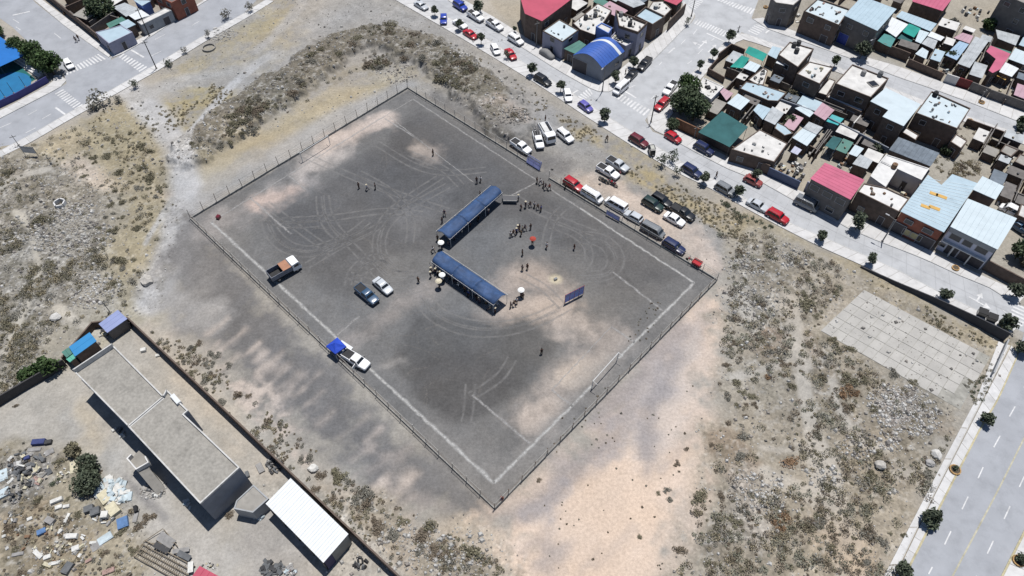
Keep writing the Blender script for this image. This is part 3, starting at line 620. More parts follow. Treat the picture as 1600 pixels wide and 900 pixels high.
for x0, y0, x1, y1 in ((236, 88, 252, 80), (242, 62, 258, 54), (40, 208, 56, 200), (0, 200, 18, 192), (66, 186, 80, 178), (44, 180, 58, 172), (300, 40, 312, 33)):
    stripe(r_west, *W([(x0, y0), (x1, y1)]), .17, ZT)
# joints cut across the concrete carriageways
M_JOINT = mat('road_joint', alb(182, 183, 186), 0.9, 0.1, 1.0)
def joints(root, ka, kb, n, z=0.0385):
    a = resample(W(ka), n); b = resample(W(kb), n); s = MB()
    for p, q in zip(a[1:-1], b[1:-1]):
        l = math.hypot(q[0] - p[0], q[1] - p[1]); v = (-(q[1] - p[1]) / l * .03, (q[0] - p[0]) / l * .03)
        s.quad([(p[0] - v[0], p[1] - v[1], z), (q[0] - v[0], q[1] - v[1], z), (q[0] + v[0], q[1] + v[1], z), (p[0] + v[0], p[1] + v[1], z)])
    c = [lerp2(p, q, .5) for p, q in zip(a, b)]; s.strip([(p[0], p[1] - .04) for p in c], [(p[0], p[1] + .04) for p in c], z + .001); upfix(s.build('road_joints', M_JOINT, root))
joints(r_main, KN[:7], [(690, -6), (760, 39), (810, 71), (860, 103), (880, 115), (919, 137), (960, 160)], 16)
joints(r_main, KN[8:], [(1062, 226), (1134, 263), (1191, 286), (1244, 316), (1291, 338), (1323, 356), (1361, 373), (1403, 389), (1448, 407), (1497, 430), (1573, 467)], 26)
joints(r_back, [(1215, 71), (1330, 113), (1400, 141), (1512, 182), (1577, 204), (1660, 236)], [(1225, 55), (1329, 92), (1400, 120), (1519, 162), (1600, 194), (1660, 216)], 16)
# ------------------------------------------------------------ buildings
M_WHITE = mat('white_render', alb(242, 241, 239), 0.85, 0.08, 0.8, dirt=0.2)
M_CREAM = mat('cream_screed', alb(236, 234, 230), 0.9, 0.10, 0.6, dirt=0.3)
M_CONC = mat('roof_concrete', alb(174, 170, 163), 0.9, 0.16, 1.4, bump=0.3, dirt=0.34)
M_SKY = mat('pale_blue_sheet', alb(196, 218, 230), 0.45, 0.05, 0.5, dirt=0.15)
M_ICE = mat('white_blue_sheet', alb(222, 236, 242), 0.45, 0.04, 0.5, dirt=0.12)
M_BRIGHT = mat('bright_white_sheet', alb(244, 248, 250), 0.5, 0.03, 0.8, dirt=0.06)
M_PINK = mat('pink_sheet', alb(212, 108, 138), 0.6, 0.08, 0.4, dirt=0.15)
M_RED = mat('red_sheet', alb(205, 88, 112), 0.6, 0.08, 0.4, dirt=0.15)
M_FADE = mat('faded_pink_sheet', alb(206, 170, 182), 0.6, 0.08, 0.4, dirt=0.2)
M_GREYM = mat('grey_sheet', alb(128, 138, 148), 0.4, 0.2, 0.9, dirt=0.3)
M_ZINC = mat('worn_zinc_sheet', alb(200, 205, 208), 0.5, 0.12, 0.6, dirt=0.4)
M_BLUE = mat('blue_sheet', alb(70, 112, 200), 0.5, 0.06, 0.4, dirt=0.15)
M_BRICK = mat('raw_brick', (0.105, 0.078, 0.064), 0.92, 0.25, 1.2, bump=0.3, bscale=8)
M_ADOBE = mat('grey_block', (0.135, 0.125, 0.118), 0.92, 0.2, 1.0, bump=0.3, bscale=8)
M_LAV = mat('lavender_render', (0.26, 0.26, 0.33), 0.85, 0.1, 0.8, dirt=0.2)
M_BLUEW = mat('blue_render', (0.13, 0.21, 0.48), 0.8, 0.1, 0.8, dirt=0.2)
M_REDW = mat('red_brown_render', (0.24, 0.085, 0.055), 0.85, 0.15, 0.8, dirt=0.2)
M_GREYW = mat('grey_render', (0.27, 0.28, 0.29), 0.85, 0.1, 0.8, dirt=0.2)
M_SLATE = mat('slate_render', (0.19, 0.205, 0.235), 0.85, 0.08, 0.6, dirt=0.2)
M_GLASS = mat('window_glass', (0.02, 0.024, 0.03), 0.12, 0, spec=0.6)
M_FRAME = mat('window_frame', (0.30, 0.30, 0.31), 0.6, 0.1, 2.0)
M_DOOR = mat('dark_door', (0.05, 0.045, 0.05), 0.6, 0.15, 2.0)
M_DOORB = mat('blue_door', (0.03, 0.06, 0.3), 0.55, 0.1, 2.0)
M_TEAL = mat('teal_cloth', alb(52, 168, 155), 0.9, 0.08, 0.8, dirt=0.2)
M_NET = mat('dark_green_net', alb(62, 110, 112), 0.95, 0.12, 0.5, dirt=0.25)
M_TURQ = mat('turquoise_sheet', alb(80, 190, 195), 0.6, 0.08, 0.6, dirt=0.15)
M_GREENR = mat('dull_green_sheet', alb(88, 140, 128), 0.6, 0.1, 0.5, dirt=0.25)
M_ORANGE = mat('orange_patch', alb(228, 182, 100), 0.7, 0.12, 1.5, dirt=0.2)
M_STEEL = mat('dark_steel', (0.07, 0.07, 0.075), 0.5, 0.1, 2.0)
M_WOOD = mat('weathered_wood', alb(150, 138, 120), 0.9, 0.25, 1.5, objvar=0.2)
M_PLANK = mat('pale_board', alb(214, 206, 192), 0.85, 0.15, 1.2, objvar=0.15, dirt=0.2)
def centroid(p): return (sum(q[0] for q in p) / len(p), sum(q[1] for q in p) / len(p))
def ccw(p):
    a = sum(p[i][0] * p[(i + 1) % len(p)][1] - p[(i + 1) % len(p)][0] * p[i][1] for i in range(len(p)))
    return list(p) if a > 0 else list(p)[::-1]
def shrink(p, d):
    p = ccw(p); n = len(p); out = []
    for i in range(n):
        a, b, c = Vector(p[i - 1]), Vector(p[i]), Vector(p[(i + 1) % n]); e1 = (b - a).normalized(); e2 = (c - b).normalized()
        n1 = Vector((-e1.y, e1.x)); n2 = Vector((-e2.y, e2.x)); k = (n1 + n2); l = max(0.3, 1 + n1.dot(n2)); q = b + k * (d / l); out.append((q.x, q.y))
    return out
def opening(root, A, B, t, z, wd, ht, kind='window', glass=None):
    """window or door on the wall from A to B (outside on the right hand): frame proud of the wall, pane set back in it"""
    l = math.hypot(B[0] - A[0], B[1] - A[1]); u = ((B[0] - A[0]) / l, (B[1] - A[1]) / l); nx, ny = u[1], -u[0]; rz = math.atan2(u[1], u[0])
    c = (A[0] + u[0] * l * t - root.location.x, A[1] + u[1] * l * t - root.location.y); wd = min(wd, l * .9)
    def at_(s, o): return (c[0] + u[0] * s + nx * o, c[1] + u[1] * s + ny * o)
    f = MB(); fw = .08
    for s, zz, sx, sz in ((-wd / 2, z + ht / 2, fw, ht + fw), (wd / 2, z + ht / 2, fw, ht + fw), (0, z + ht, wd - fw, fw), (0, z, wd - fw, fw)):
        p = at_(s, .03); f.box((p[0], p[1], zz), (sx, .12, sz), rz)
    fr = f.build(kind, M_FRAME, root); g = MB(); p = at_(0, .006); g.box((p[0], p[1], z + ht / 2), (wd - fw, .05, ht - fw), rz)
    g.build('pane' if kind == 'window' else 'panel', glass or (M_GLASS if kind == 'window' else M_DOOR), fr); return fr
def facade(root, A, B, h, seed=0, door=True, m_door=None):
    rnd = random.Random(seed); l = math.hypot(B[0] - A[0], B[1] - A[1]); st = max(1, round(h / 3.0)); n = max(1, int(l / 3.2))
    for s in range(st):
        fh = h / st
        for k in range(n):
            t = (k + .5) / n
            if s == 0 and door and k == n // 2: opening(root, A, B, t, .06, rnd.uniform(1.0, 1.8) if n > 1 else 1.0, 2.1, 'door', m_door)
            elif rnd.random() < .8: opening(root, A, B, t, s * fh + 1.0, rnd.uniform(1.1, 1.7), rnd.uniform(1.0, 1.25))
def ribs(root, P, h, m, every=0.9, n_ax=0, hh=.05, name='roof_rib', zs=None):
    """raised seams on a four-cornered sheet roof, running from edge 0-1 to edge 3-2"""
    a, b, c, d = P[n_ax:] + P[:n_ax]
    n = max(2, int(math.hypot(b[0] - a[0], b[1] - a[1]) / every)); s = MB()
    for i in range(1, n):
        p = lerp2(a, b, i / n); q = lerp2(d, c, i / n); l = math.hypot(q[0] - p[0], q[1] - p[1]) or 1; v = (-(q[1] - p[1]) / l * .05, (q[0] - p[0]) / l * .05); z = h - .01
        s.add([(p[0] - v[0], p[1] - v[1], z), (p[0] + v[0], p[1] + v[1], z), (p[0], p[1], z + hh), (q[0] - v[0], q[1] - v[1], z), (q[0] + v[0], q[1] + v[1], z), (q[0], q[1], z + hh)], [(0, 3, 5, 2), (1, 2, 5, 4), (0, 2, 1), (3, 4, 5)])
    return s.build(name, m, root)
ROOFS = {}
def house(name, label, cat, roof, h, mr, mw, style='m', par=.5, pedge=None, vis=True, seed=None, base=0.0, windows=None, door=True, ax=0, group=None, mpar=None):
    """roof: its corners in the photo; style m = sheet roof on walls, p = flat roof with a parapet, c = cover on posts"""
    pw = ccw(W(roof, h)); c = centroid(pw); o = empty(name, (c[0], c[1], 0), 0, label, cat, group); P = [(p[0] - c[0], p[1] - c[1]) for p in pw]
    seed = seed if seed is not None else int(abs(roof[0][0] * 7 + roof[0][1] * 13))
    if style == 'm':
        wl = shrink(P, .18); b = MB(); b.prism(wl, base - .1, h - .08); b.build('wall', mw, o)
        r = MB(); r.prism(P, h - .1, h, bottom=True); r.build('roof', mr, o)
        if len(P) == 4: ribs(o, P, h, mr, n_ax=ax)
    elif style == 'p':
        b = MB(); b.prism(P, base - .1, h - par - .06); b.build('wall', mw, o); wl = P
        r = MB(); r.prism(shrink(P, .02), h - par - .07, h - par); r.build('roof', mr, o)
        inn = shrink(P, .2); q = MB(); n = len(P)
        for i in range(n):
            j = (i + 1) % n; q.prism([P[i], P[j], inn[j], inn[i]], h - par - .08, h - par + (par if pedge is None else pedge[i]))
        q.build('parapet', mpar or mw, o)
    else:
        n = len(P); r = MB(); N = 8
        if n == 4:
            V = []; 
            for i in range(N + 1):
                for j in range(N + 1):
                    u, v = i / N, j / N; p = lerp2(lerp2(P[0], P[1], u), lerp2(P[3], P[2], u), v)
                    V.append((p[0], p[1], h - .55 * math.sin(math.pi * u) * math.sin(math.pi * v) * par + .06 * math.sin(5 * u + 3 * v + seed)))
            r.add(V, [(i * (N + 1) + j, (i + 1) * (N + 1) + j, (i + 1) * (N + 1) + j + 1, i * (N + 1) + j + 1) for i in range(N) for j in range(N)])
        else:
            r.add([(0, 0, h - .3 * par)] + [(p[0], p[1], h) for p in P], [(0, i + 1, (i + 1) % n + 1) for i in range(n)])
        co = r.build('canopy', mr, o); sm_ = co.modifiers.new('thick', 'SOLIDIFY'); sm_.thickness = .03
        for p in shrink(P, .12): k = MB(); k.tube((p[0], p[1], 0), (p[0], p[1], h - .02), .05, n=6); k.build('post', M_STEEL, o)
        ROOFS[label] = (pw, h, o); return o
    if windows is None and h > 2.9:
        n = len(wl)
        for i in range(n):
            A, B = wl[i], wl[(i + 1) % n]; l = math.hypot(B[0] - A[0], B[1] - A[1]); ny = -(B[0] - A[0]) / l
            if ny < -.25 and l > 2.4: facade(o, (A[0] + c[0], A[1] + c[1]), (B[0] + c[0], B[1] + c[1]), h - (par if style == 'p' else 0), seed + i, door)
    ROOFS[label] = (pw, h - (par if style == 'p' else 0), o)
    return o
def bwall(label, pts, h, m, name='boundary_wall', cat='wall', thick=.18, hs=None, pillars=3.2, cap=True, top=False):
    """free-standing wall along a base line: lengths between pillars, pillars and coping are its parts"""
    P = W(pts); c = centroid(P); o = empty(name, (c[0], c[1], 0), 0, label, cat); P = [(p[0] - c[0], p[1] - c[1]) for p in P]
    cp = MB(); d = arclen(P); n = max(1, round(d[-1] / pillars)); R_ = resample(P, n) if len(P) == 2 else None
    seq = R_ if R_ else P; k = MB(); kk = MB()
    def hh(x): return h if hs is None else hs[0] + (hs[1] - hs[0]) * x
    L_ = arclen(seq)
    for i in range(len(seq) - 1):
        a, b = seq[i], seq[i + 1]; l = math.hypot(b[0] - a[0], b[1] - a[1]); v = (-(b[1] - a[1]) / l * thick / 2, (b[0] - a[0]) / l * thick / 2); h0, h1 = hh(L_[i] / L_[-1]), hh(L_[i + 1] / L_[-1])
        q = [(a[0] - v[0], a[1] - v[1]), (b[0] - v[0], b[1] - v[1]), (b[0] + v[0], b[1] + v[1]), (a[0] + v[0], a[1] + v[1])]
        s = MB(); s.prism(q, -.2, [h0, h1, h1, h0]); s.build('wall_panel', m, o)
        if cap:
            f = 1.35; q2 = [(a[0] - v[0] * f, a[1] - v[1] * f), (b[0] - v[0] * f, b[1] - v[1] * f), (b[0] + v[0] * f, b[1] + v[1] * f), (a[0] + v[0] * f, a[1] + v[1] * f)]
            cp.prism(q2, [h0 + .002, h1 + .002, h1 + .002, h0 + .002], [h0 + .06, h1 + .06, h1 + .06, h0 + .06], bottom=True)
        r = math.atan2(b[1] - a[1], b[0] - a[0]); kk.box((a[0], a[1], h0 / 2 - .05), (.26, thick + .07, h0 + .15), r)
    if cap: cp.build('coping', m, o)
    kk.build('pillars', m, o); return o
# ---- shop block by the blue barrel roof
house('shop_house', 'tall dark house with red sheet roof at the top end of the shop row', 'house', [(812, -8), (816, 7), (820, 21), (847, 33), (878, 10), (896, -4), (880, -20), (840, -25)], 6.6, M_RED, M_BRICK, 'm')
house('shop_house', 'two storey shop with pale mint flat roof and lavender ground floor', 'house', [(874, 30), (904, 47), (879, 65), (848, 48)], 4.9, M_ICE, M_LAV, 'p', .15, mpar=M_BRICK)
house('lean_to', 'small dark lean-to with dull green roof left of the blue barrel roof', 'shed', [(905, 63), (916, 70), (899, 84), (881, 76)], 3.2, M_GREENR, M_BRICK, 'm')
def barrel():
    h = 4.0; F0, F1, R1 = at2(896, 86, h), at2(942, 106, h), at2(975, 81, h); c = ((F0[0] + R1[0]) / 2, (F0[1] + R1[1]) / 2)
    F0, F1, R1 = [(p[0] - c[0], p[1] - c[1]) for p in (F0, F1, R1)]; R0 = (F0[0] + R1[0] - F1[0], F0[1] + R1[1] - F1[1])
    o = empty('warehouse', (c[0], c[1], 0), 0, 'grey warehouse with blue barrel roof and white stripe on the street corner', 'warehouse')
    b = MB(); b.prism([F0, F1, R1, R0], -.1, h - .05, top=False); n = 14; rise = 1.9
    arc = [(i / n, h + rise * math.sin(math.pi * i / n)) for i in range(n + 1)]
    for A, B in ((F0, F1), (R0, R1)):
        b.add([(*lerp2(A, B, t), z - .03) for t, z in arc] + [(*lerp2(A, B, t), h - .06) for t, z in arc], [(i, i + 1, n + 2 + i, n + 1 + i) for i in range(n)])
    b.build('wall', M_SLATE, o)
    def sheet(v0, v1, dz, m, name):
        s = MB(); e = 1.0
        s.add([(*lerp2(lerp2(F0, R0, v), lerp2(F1, R1, v), t), z + dz) for v in (v0, v1) for t, z in arc], [(i, i + 1, n + 2 + i, n + 1 + i) for i in range(n)])
        q = s.build(name, m, o); sm = q.modifiers.new('t', 'SOLIDIFY'); sm.thickness = .06; sm.offset = 0; return q
    k = 9
    for i in range(k):
        v0, v1 = i / k, (i + 1) / k
        if i == 7: sheet(v0 + .003, v1 - .003, .03, M_BRIGHT, 'skylight_strip')
        else: sheet(v0 - (.03 if i == 0 else -.003), v1 + (.03 if i == k - 1 else -.003), .03, M_BLUE, 'roof_sheet')
    A = (F0[0] + c[0], F0[1] + c[1]); B = (F1[0] + c[0], F1[1] + c[1])
    opening(o, A, B, .24, .05, 4.0, 3.4, 'gate', M_DOOR)
    A2 = B; B2 = (R1[0] + c[0], R1[1] + c[1]); opening(o, A2, B2, .7, 1.6, 1.6, 1.0)
barrel()
house('flat_roof_house', 'cream flat-roofed house behind the mint roof, rubble and yellow boards on top', 'house', [(895, 36), (934, 5), (956, 16), (930, 55), (906, 46)], 4.2, M_CREAM, M_BRICK, 'p', .12)
house('stair_tower', 'blue painted stair tower with cream top behind the barrel roof', 'tower', [(940, 35), (957, 43), (951, 52), (931, 41)], 6.2, M_CREAM, M_BLUEW, 'p', .3, windows=[])
house('corner_house', 'two storey lavender house with dark parapet next to the barrel roof', 'house', [(962, 15), (1012, 35), (997, 50), (967, 40)], 6.6, M_CREAM, M_LAV, 'p', .6, mpar=M_BRICK)
house('terrace_house', 'low terrace heaped with white sacks between barrel roof and lavender house', 'house', [(953, 59), (967, 43), (996, 55), (994, 63), (978, 72)], 3.7, M_CREAM, M_LAV, 'p', .35)
house('flat_roof_house', 'flat-roofed house with pale blue floor inside a dark parapet above the side street', 'house', [(1009, 10), (1040, 25), (1020, 38), (992, 24)], 4.6, M_SKY, M_BRICK, 'p', .5)
house('yard_house', 'small dark house with red roof at the top corner of the side street', 'house', [(1037, 0), (1057, 8), (1068, -1), (1050, -9)], 3.2, M_RED, M_BRICK, 'm')
house('flat_roof_house', 'white paved roof terrace below the small red roof', 'house', [(1020, 2), (1036, 1), (1050, 14), (1036, 28), (1012, 14)], 2.6, M_CREAM, M_BRICK, 'p', .15)
house('shed', 'grey sheet roof at the top edge beside the dark flat roofs', 'shed', [(965, 0), (990, -8), (1008, 6), (990, 12)], 4, M_ZINC, M_BRICK, 'm')
bwall('dark brick yard wall along the side street below the small red roof', [(1068, 22), (1042, 49)], 2.8, M_BRICK)
# ---- west corner block
house('corner_house', 'low corner house with pale grey roof and lavender street front beside the zebra crossing', 'house', [(170, 68), (207, 50), (189, 39), (172, 44), (149, 50)], 3.3, M_SKY, M_LAV, 'p', .1)
house('lean_to', 'small dull green roof beside the big dark yard tree', 'shed', [(190, 26), (197, 31), (171, 44), (166, 37)], 2.6, M_GREENR, M_BRICK, 'm')
house('shed', 'little pale blue roof between the green lean-to and the long grey front', 'shed', [(200, 30), (212, 38), (197, 45), (186, 36)], 3.0, M_SKY, M_BRICK, 'm')
house('shed', 'pale zinc roof right of the dark yard tree', 'shed', [(195, 4), (220, 15), (197, 26), (176, 11)], 3.0, M_ZINC, M_BRICK, 'm')
house('shed', 'bright white sheet roof in the west block beside the pole', 'shed', [(220, 15), (234, 24), (211, 31), (201, 24)], 3.0, M_BRIGHT, M_BRICK, 'm')
house('street_front_building', 'long low building with plain grey street front and cream top', 'building', [(214, 34), (221, 39), (268, 16), (258, 12)], 3.0, M_CREAM, M_GREYW, 'p', .1)
house('house', 'pale blue roofed house with dark blue wall in the west block at the top edge', 'house', [(208, 0), (236, 1), (222, 9), (214, 4)], 4.2, M_SKY, M_BLUEW, 'm', windows=[])
house('house', 'red brown two storey house at the top edge of the west block', 'house', [(240, -10), (268, 4), (300, -12), (280, -25)], 5, M_ADOBE, M_REDW, 'p', .4)
house('shed', 'cream roof at the top edge above the dark yard tree', 'shed', [(163, -2), (176, 9), (198, -4), (185, -14)], 3, M_CREAM, M_BRICK, 'm')
bwall('long dark yard wall beside the street at the top left', [(64, -10), (90, 11), (176, 81)], 2.3, M_BRICK)
bwall('inner dark yard wall left of the big dark tree', [(110, 24), (160, 2)], 2.4, M_BRICK)
bwall('short pale yard wall at the top left corner plot', [(90, 8), (110, 22), (146, 52)], 1.2, M_ADOBE)
# ---- sports court
def court():
    h = 2.6
    o = house('court_roof', 'bright blue sheet roof over the sports court at the left edge', 'roof', [(-45, 30), (0, 57), (39, 86), (0, 104), (-70, 138)], h, mat('court_blue_sheet', alb(44, 128, 214), .5, .06, .4, dirt=.12), M_STEEL, 'c', .0)
    f = MB(); P = W([(-60, 118), (20, 94), (56, 124), (-20, 166)]); f.add([(*p, .05) for p in P], [(0, 1, 2, 3)]); g = f.build('court_floor', mat('court_green', alb(28, 112, 110), .7, .12, .5)); upfix(g); struct(g)
    c = MB(); ce = at2(8, 136); c.add([(ce[0], ce[1], .055)] + [(ce[0] + 5.6 * math.cos(a * .2), ce[1] + 5.6 * math.sin(a * .2), .055) for a in range(32)], [(0, i + 1, (i + 1) % 32 + 1) for i in range(32)]); upfix(c.build('court_circle', mat('court_blue', alb(30, 124, 178), .7, .1, .5), g))
    st = empty('bleacher', (*at2(40, 108), 0), 0, 'white stepped concrete bleacher along the sports court', 'bleacher'); A, B = at2(20, 95), at2(61, 122); l = st.location
    u = ((B[0] - A[0]), (B[1] - A[1])); L = math.hypot(*u); v = (-u[1] / L, u[0] / L)
    for k in range(3):
        s = MB(); s.prism([(A[0] + v[0] * k * .6 - l.x, A[1] + v[1] * k * .6 - l.y), (B[0] + v[0] * k * .6 - l.x, B[1] + v[1] * k * .6 - l.y), (B[0] + v[0] * (k + 1) * .6 - l.x, B[1] + v[1] * (k + 1) * .6 - l.y), (A[0] + v[0] * (k + 1) * .6 - l.x, A[1] + v[1] * (k + 1) * .6 - l.y)], -.05, .35 * (k + 1)); s.build('step', M_WHITE, st)
    bwall('low purple blue wall round the sports court corner', [(-40, 188), (33, 153), (77, 128.5)], 1.6, mat('purple_wall', (0.05, 0.05, 0.17), .8, .1, 1), cap=False)
    bwall('dark fence wall behind the sports court bleacher', [(22, 82), (77, 124)], 2.2, M_STEEL, cap=False)
    for px, py, wh in ((8, 152, 'second from the left edge'), (22, 146, 'second from the corner'), (-12, 160, 'at the left edge'), (40, 136, 'nearest the corner')):
        k = empty('court_post', (*at2(px, py), 0), 0, 'thin steel post beside the sports court, ' + wh, 'post', 'posts along the sports court'); q = MB(); q.tube((0, 0, 0), (0, 0, 3), .05); q.build('pole', M_STEEL, k); q = MB(); q.box((0, 0, .1), (.3, .3, .2)); q.build('footing', M_CONC, k)
court()
# ---- block beyond the back street
house('house', 'dark two storey house with cream roof at the crossing corner', 'house', [(1205, -4), (1212, 4), (1240, 8), (1254, -4), (1240, -16)], 6.2, M_CREAM, M_ADOBE, 'p', .3)
house('house', 'brown two storey house with cluttered pale roof above the back street', 'house', [(1256, 17), (1311, 39), (1328, 14), (1278, -3)], 6.0, M_ICE, M_BRICK, 'p', .35)
house('house', 'large house with wide pale blue sheet roof and blue garage door on the back street', 'house', [(1319, 24), (1371, 48), (1401, 14), (1347, -6)], 7.0, M_SKY, M_ADOBE, 'm')
opening(bpy.data.objects['house.003'] if 'house.003' in bpy.data.objects else ROOFS[list(ROOFS)[-1]][2], *[shrink(W([(1319, 24), (1371, 48), (1401, 14), (1347, -6)], 7.0), .1)[i] for i in (0, 1)], .2, .08, 2.6, 2.8, 'door', M_DOORB)
house('house', 'house with long dark wall and pink roof beyond the pale sheds at the top right', 'house', [(1425, 2), (1473, 17), (1491, -6), (1440, -22)], 4.0, M_PINK, M_BRICK, 'm', windows=[])
house('house', 'dark grey three storey block at the top right corner', 'building', [(1568, -9), (1640, 22), (1690, -20), (1610, -50)], 9.0, M_CONC, M_ADOBE, 'p', .4)
for lab, q, h, m, st in (
    ('long pale blue shed roof below the dark wall of the pink-roofed house', [(1409, 17), (1464, 37), (1454, 49), (1400, 26)], 3.0, M_SKY, 'm'),
    ('plain white roof left of the small teal awning at the top right', [(1392, 26), (1419, 38), (1400, 58), (1382, 46)], 3.0, M_BRIGHT, 'm'),
    ('pale sheet roof right of the small teal awning', [(1437, 46), (1452, 51), (1439, 68), (1430, 64)], 2.8, M_ICE, 'm'),
    ('small white roof at the edge of the grey waste plot', [(1455, 49), (1476, 58), (1470, 64), (1449, 56)], 2.8, M_BRIGHT, 'm'),
    ('worn zinc roof below the small white roof by the grey waste plot', [(1450, 57), (1466, 62), (1459, 77), (1440, 68)], 2.6, M_ZINC, 'm'),
    ('lone tilted pale roof among rubble behind the back street wall', [(1441, 74), (1451, 80), (1447, 92), (1430, 84)], 2.4, M_ICE, 'm'),
    ('long cream box with a dark front on the grey waste plot', [(1509, 40), (1525, 46), (1521, 51), (1504, 45)], 2.5, M_CREAM, 'm'),
    ('low dusty pink roof in front of the long cream box', [(1504, 51), (1521, 56), (1515, 68), (1490, 59)], 2.2, M_FADE, 'm'),
    ('sky blue roof left of the long white roof at the top right', [(1499, 64), (1514, 69), (1495, 94), (1477, 86)], 2.8, mat('sky_sheet', alb(176, 204, 228), .5, .06, .5, dirt=.15), 'm'),
    ('long white patched roof left of the bright pink roof', [(1524, 57), (1545, 64), (1515, 106), (1496, 99)], 3.0, M_ZINC, 'm'),
    ('bright pink roof near the right edge above the back street', [(1548, 71), (1579, 84), (1563, 108), (1551, 114), (1545, 110), (1556, 92), (1541, 80)], 4.0, M_PINK, 'm'),
    ('pale roof touching the right edge beside the bright pink roof', [(1586, 75), (1615, 86), (1600, 101), (1576, 92)], 3.2, M_ICE, 'm'),
    ('white ribbed roof below the bright pink roof', [(1571, 97), (1592, 107), (1581, 120), (1561, 112)], 3.0, M_BRIGHT, 'm'),
    ('wide worn roof at the foot of the dark three storey block', [(1556, 46), (1594, 56), (1587, 71), (1559, 60)], 2.6, M_ZINC, 'm'),
    ('roof sheet at the right edge below the three storey block', [(1600, 56), (1625, 66), (1615, 78), (1592, 70)], 2.6, M_SKY, 'm'),
    ('dusty pink roof at the right edge above the back street wall', [(1590, 130), (1620, 140), (1605, 156), (1584, 148)], 2.6, M_FADE, 'm')):
    house('shed', lab, 'shed', q, h, m, M_BRICK, st)
house('awning', 'small bright teal awning among the pale roofs at the top right', 'awning', [(1420, 37), (1439, 44), (1428, 59), (1410, 49)], 2.9, M_TEAL, M_STEEL, 'c')
house('awning', 'grey teal awning behind the back street garden wall', 'awning', [(1382, 52), (1400, 59), (1392, 74), (1371, 64)], 2.6, mat('grey_teal_cloth', alb(96, 160, 158), .9, .1, .6), M_STEEL, 'c')
house('awning', 'dull green net below the small teal awning', 'awning', [(1410, 52), (1427, 60), (1424, 66), (1402, 60)], 2.3, M_NET, M_STEEL, 'c')
house('awning', 'narrow orange cover beside the white ribbed roof', 'awning', [(1560, 114), (1574, 121), (1571, 125), (1557, 118)], 2.2, M_ORANGE, M_STEEL, 'c')
for lab, q, m, h in (('dark grey block wall in front of the grey teal awning', [(1362, 77), (1404, 92), (1416, 97)], M_BRICK, 2.4), ('rough dark wall along the back street in front of rubble plots', [(1416, 103), (1470, 126)], M_BRICK, 1.9), ('white painted gate panel in the back street wall', [(1474, 128), (1492, 134)], M_WHITE, 2.2),
                     ('dark red gate beside the white gate panel', [(1493, 134), (1512, 140)], mat('dark_red_gate', (.13, .02, .02), .7, .15, 2), 2.2), ('grey block wall right of the dark red gate', [(1513, 141), (1541, 152)], M_ADOBE, 2.2), ('pillared block wall at the right end of the back street', [(1542, 153), (1600, 174), (1640, 190)], M_ADOBE, 2.2)):
    bwall(lab, q, h, m, pillars=3.5)
# ---- block between the back street and the main street
house('house', 'two storey house with pale flat roof and black tanks beside the back street', 'house', [(1234, 65), (1272, 76), (1247, 105), (1216, 85)], 6.0, M_CREAM, M_BRICK, 'p', .25)
house('house', 'two storey house with patched white roof, second in the back street row', 'house', [(1265, 96), (1302, 105), (1281, 131), (1245, 115)], 6.0, M_CREAM, M_BRICK, 'p', .15)
house('house', 'wide house with ribbed cream roof and square dark light well', 'house', [(1332, 100), (1389, 122), (1361, 152), (1305, 130)], 6.4, M_CREAM, M_BRICK, 'p', .3)
house('house', 'large house with stepped pale blue sheet roof above the turquoise cover', 'house', [(1384, 137), (1439, 163), (1412, 197), (1379, 182), (1388, 172), (1360, 158)], 6.4, M_ICE, M_BRICK, 'm')
house('house', 'wide house with cluttered blue and white roof near the right end of the back street', 'house', [(1456, 142), (1517, 169), (1496, 201), (1431, 176)], 6.0, M_ICE, M_BRICK, 'p', .3)
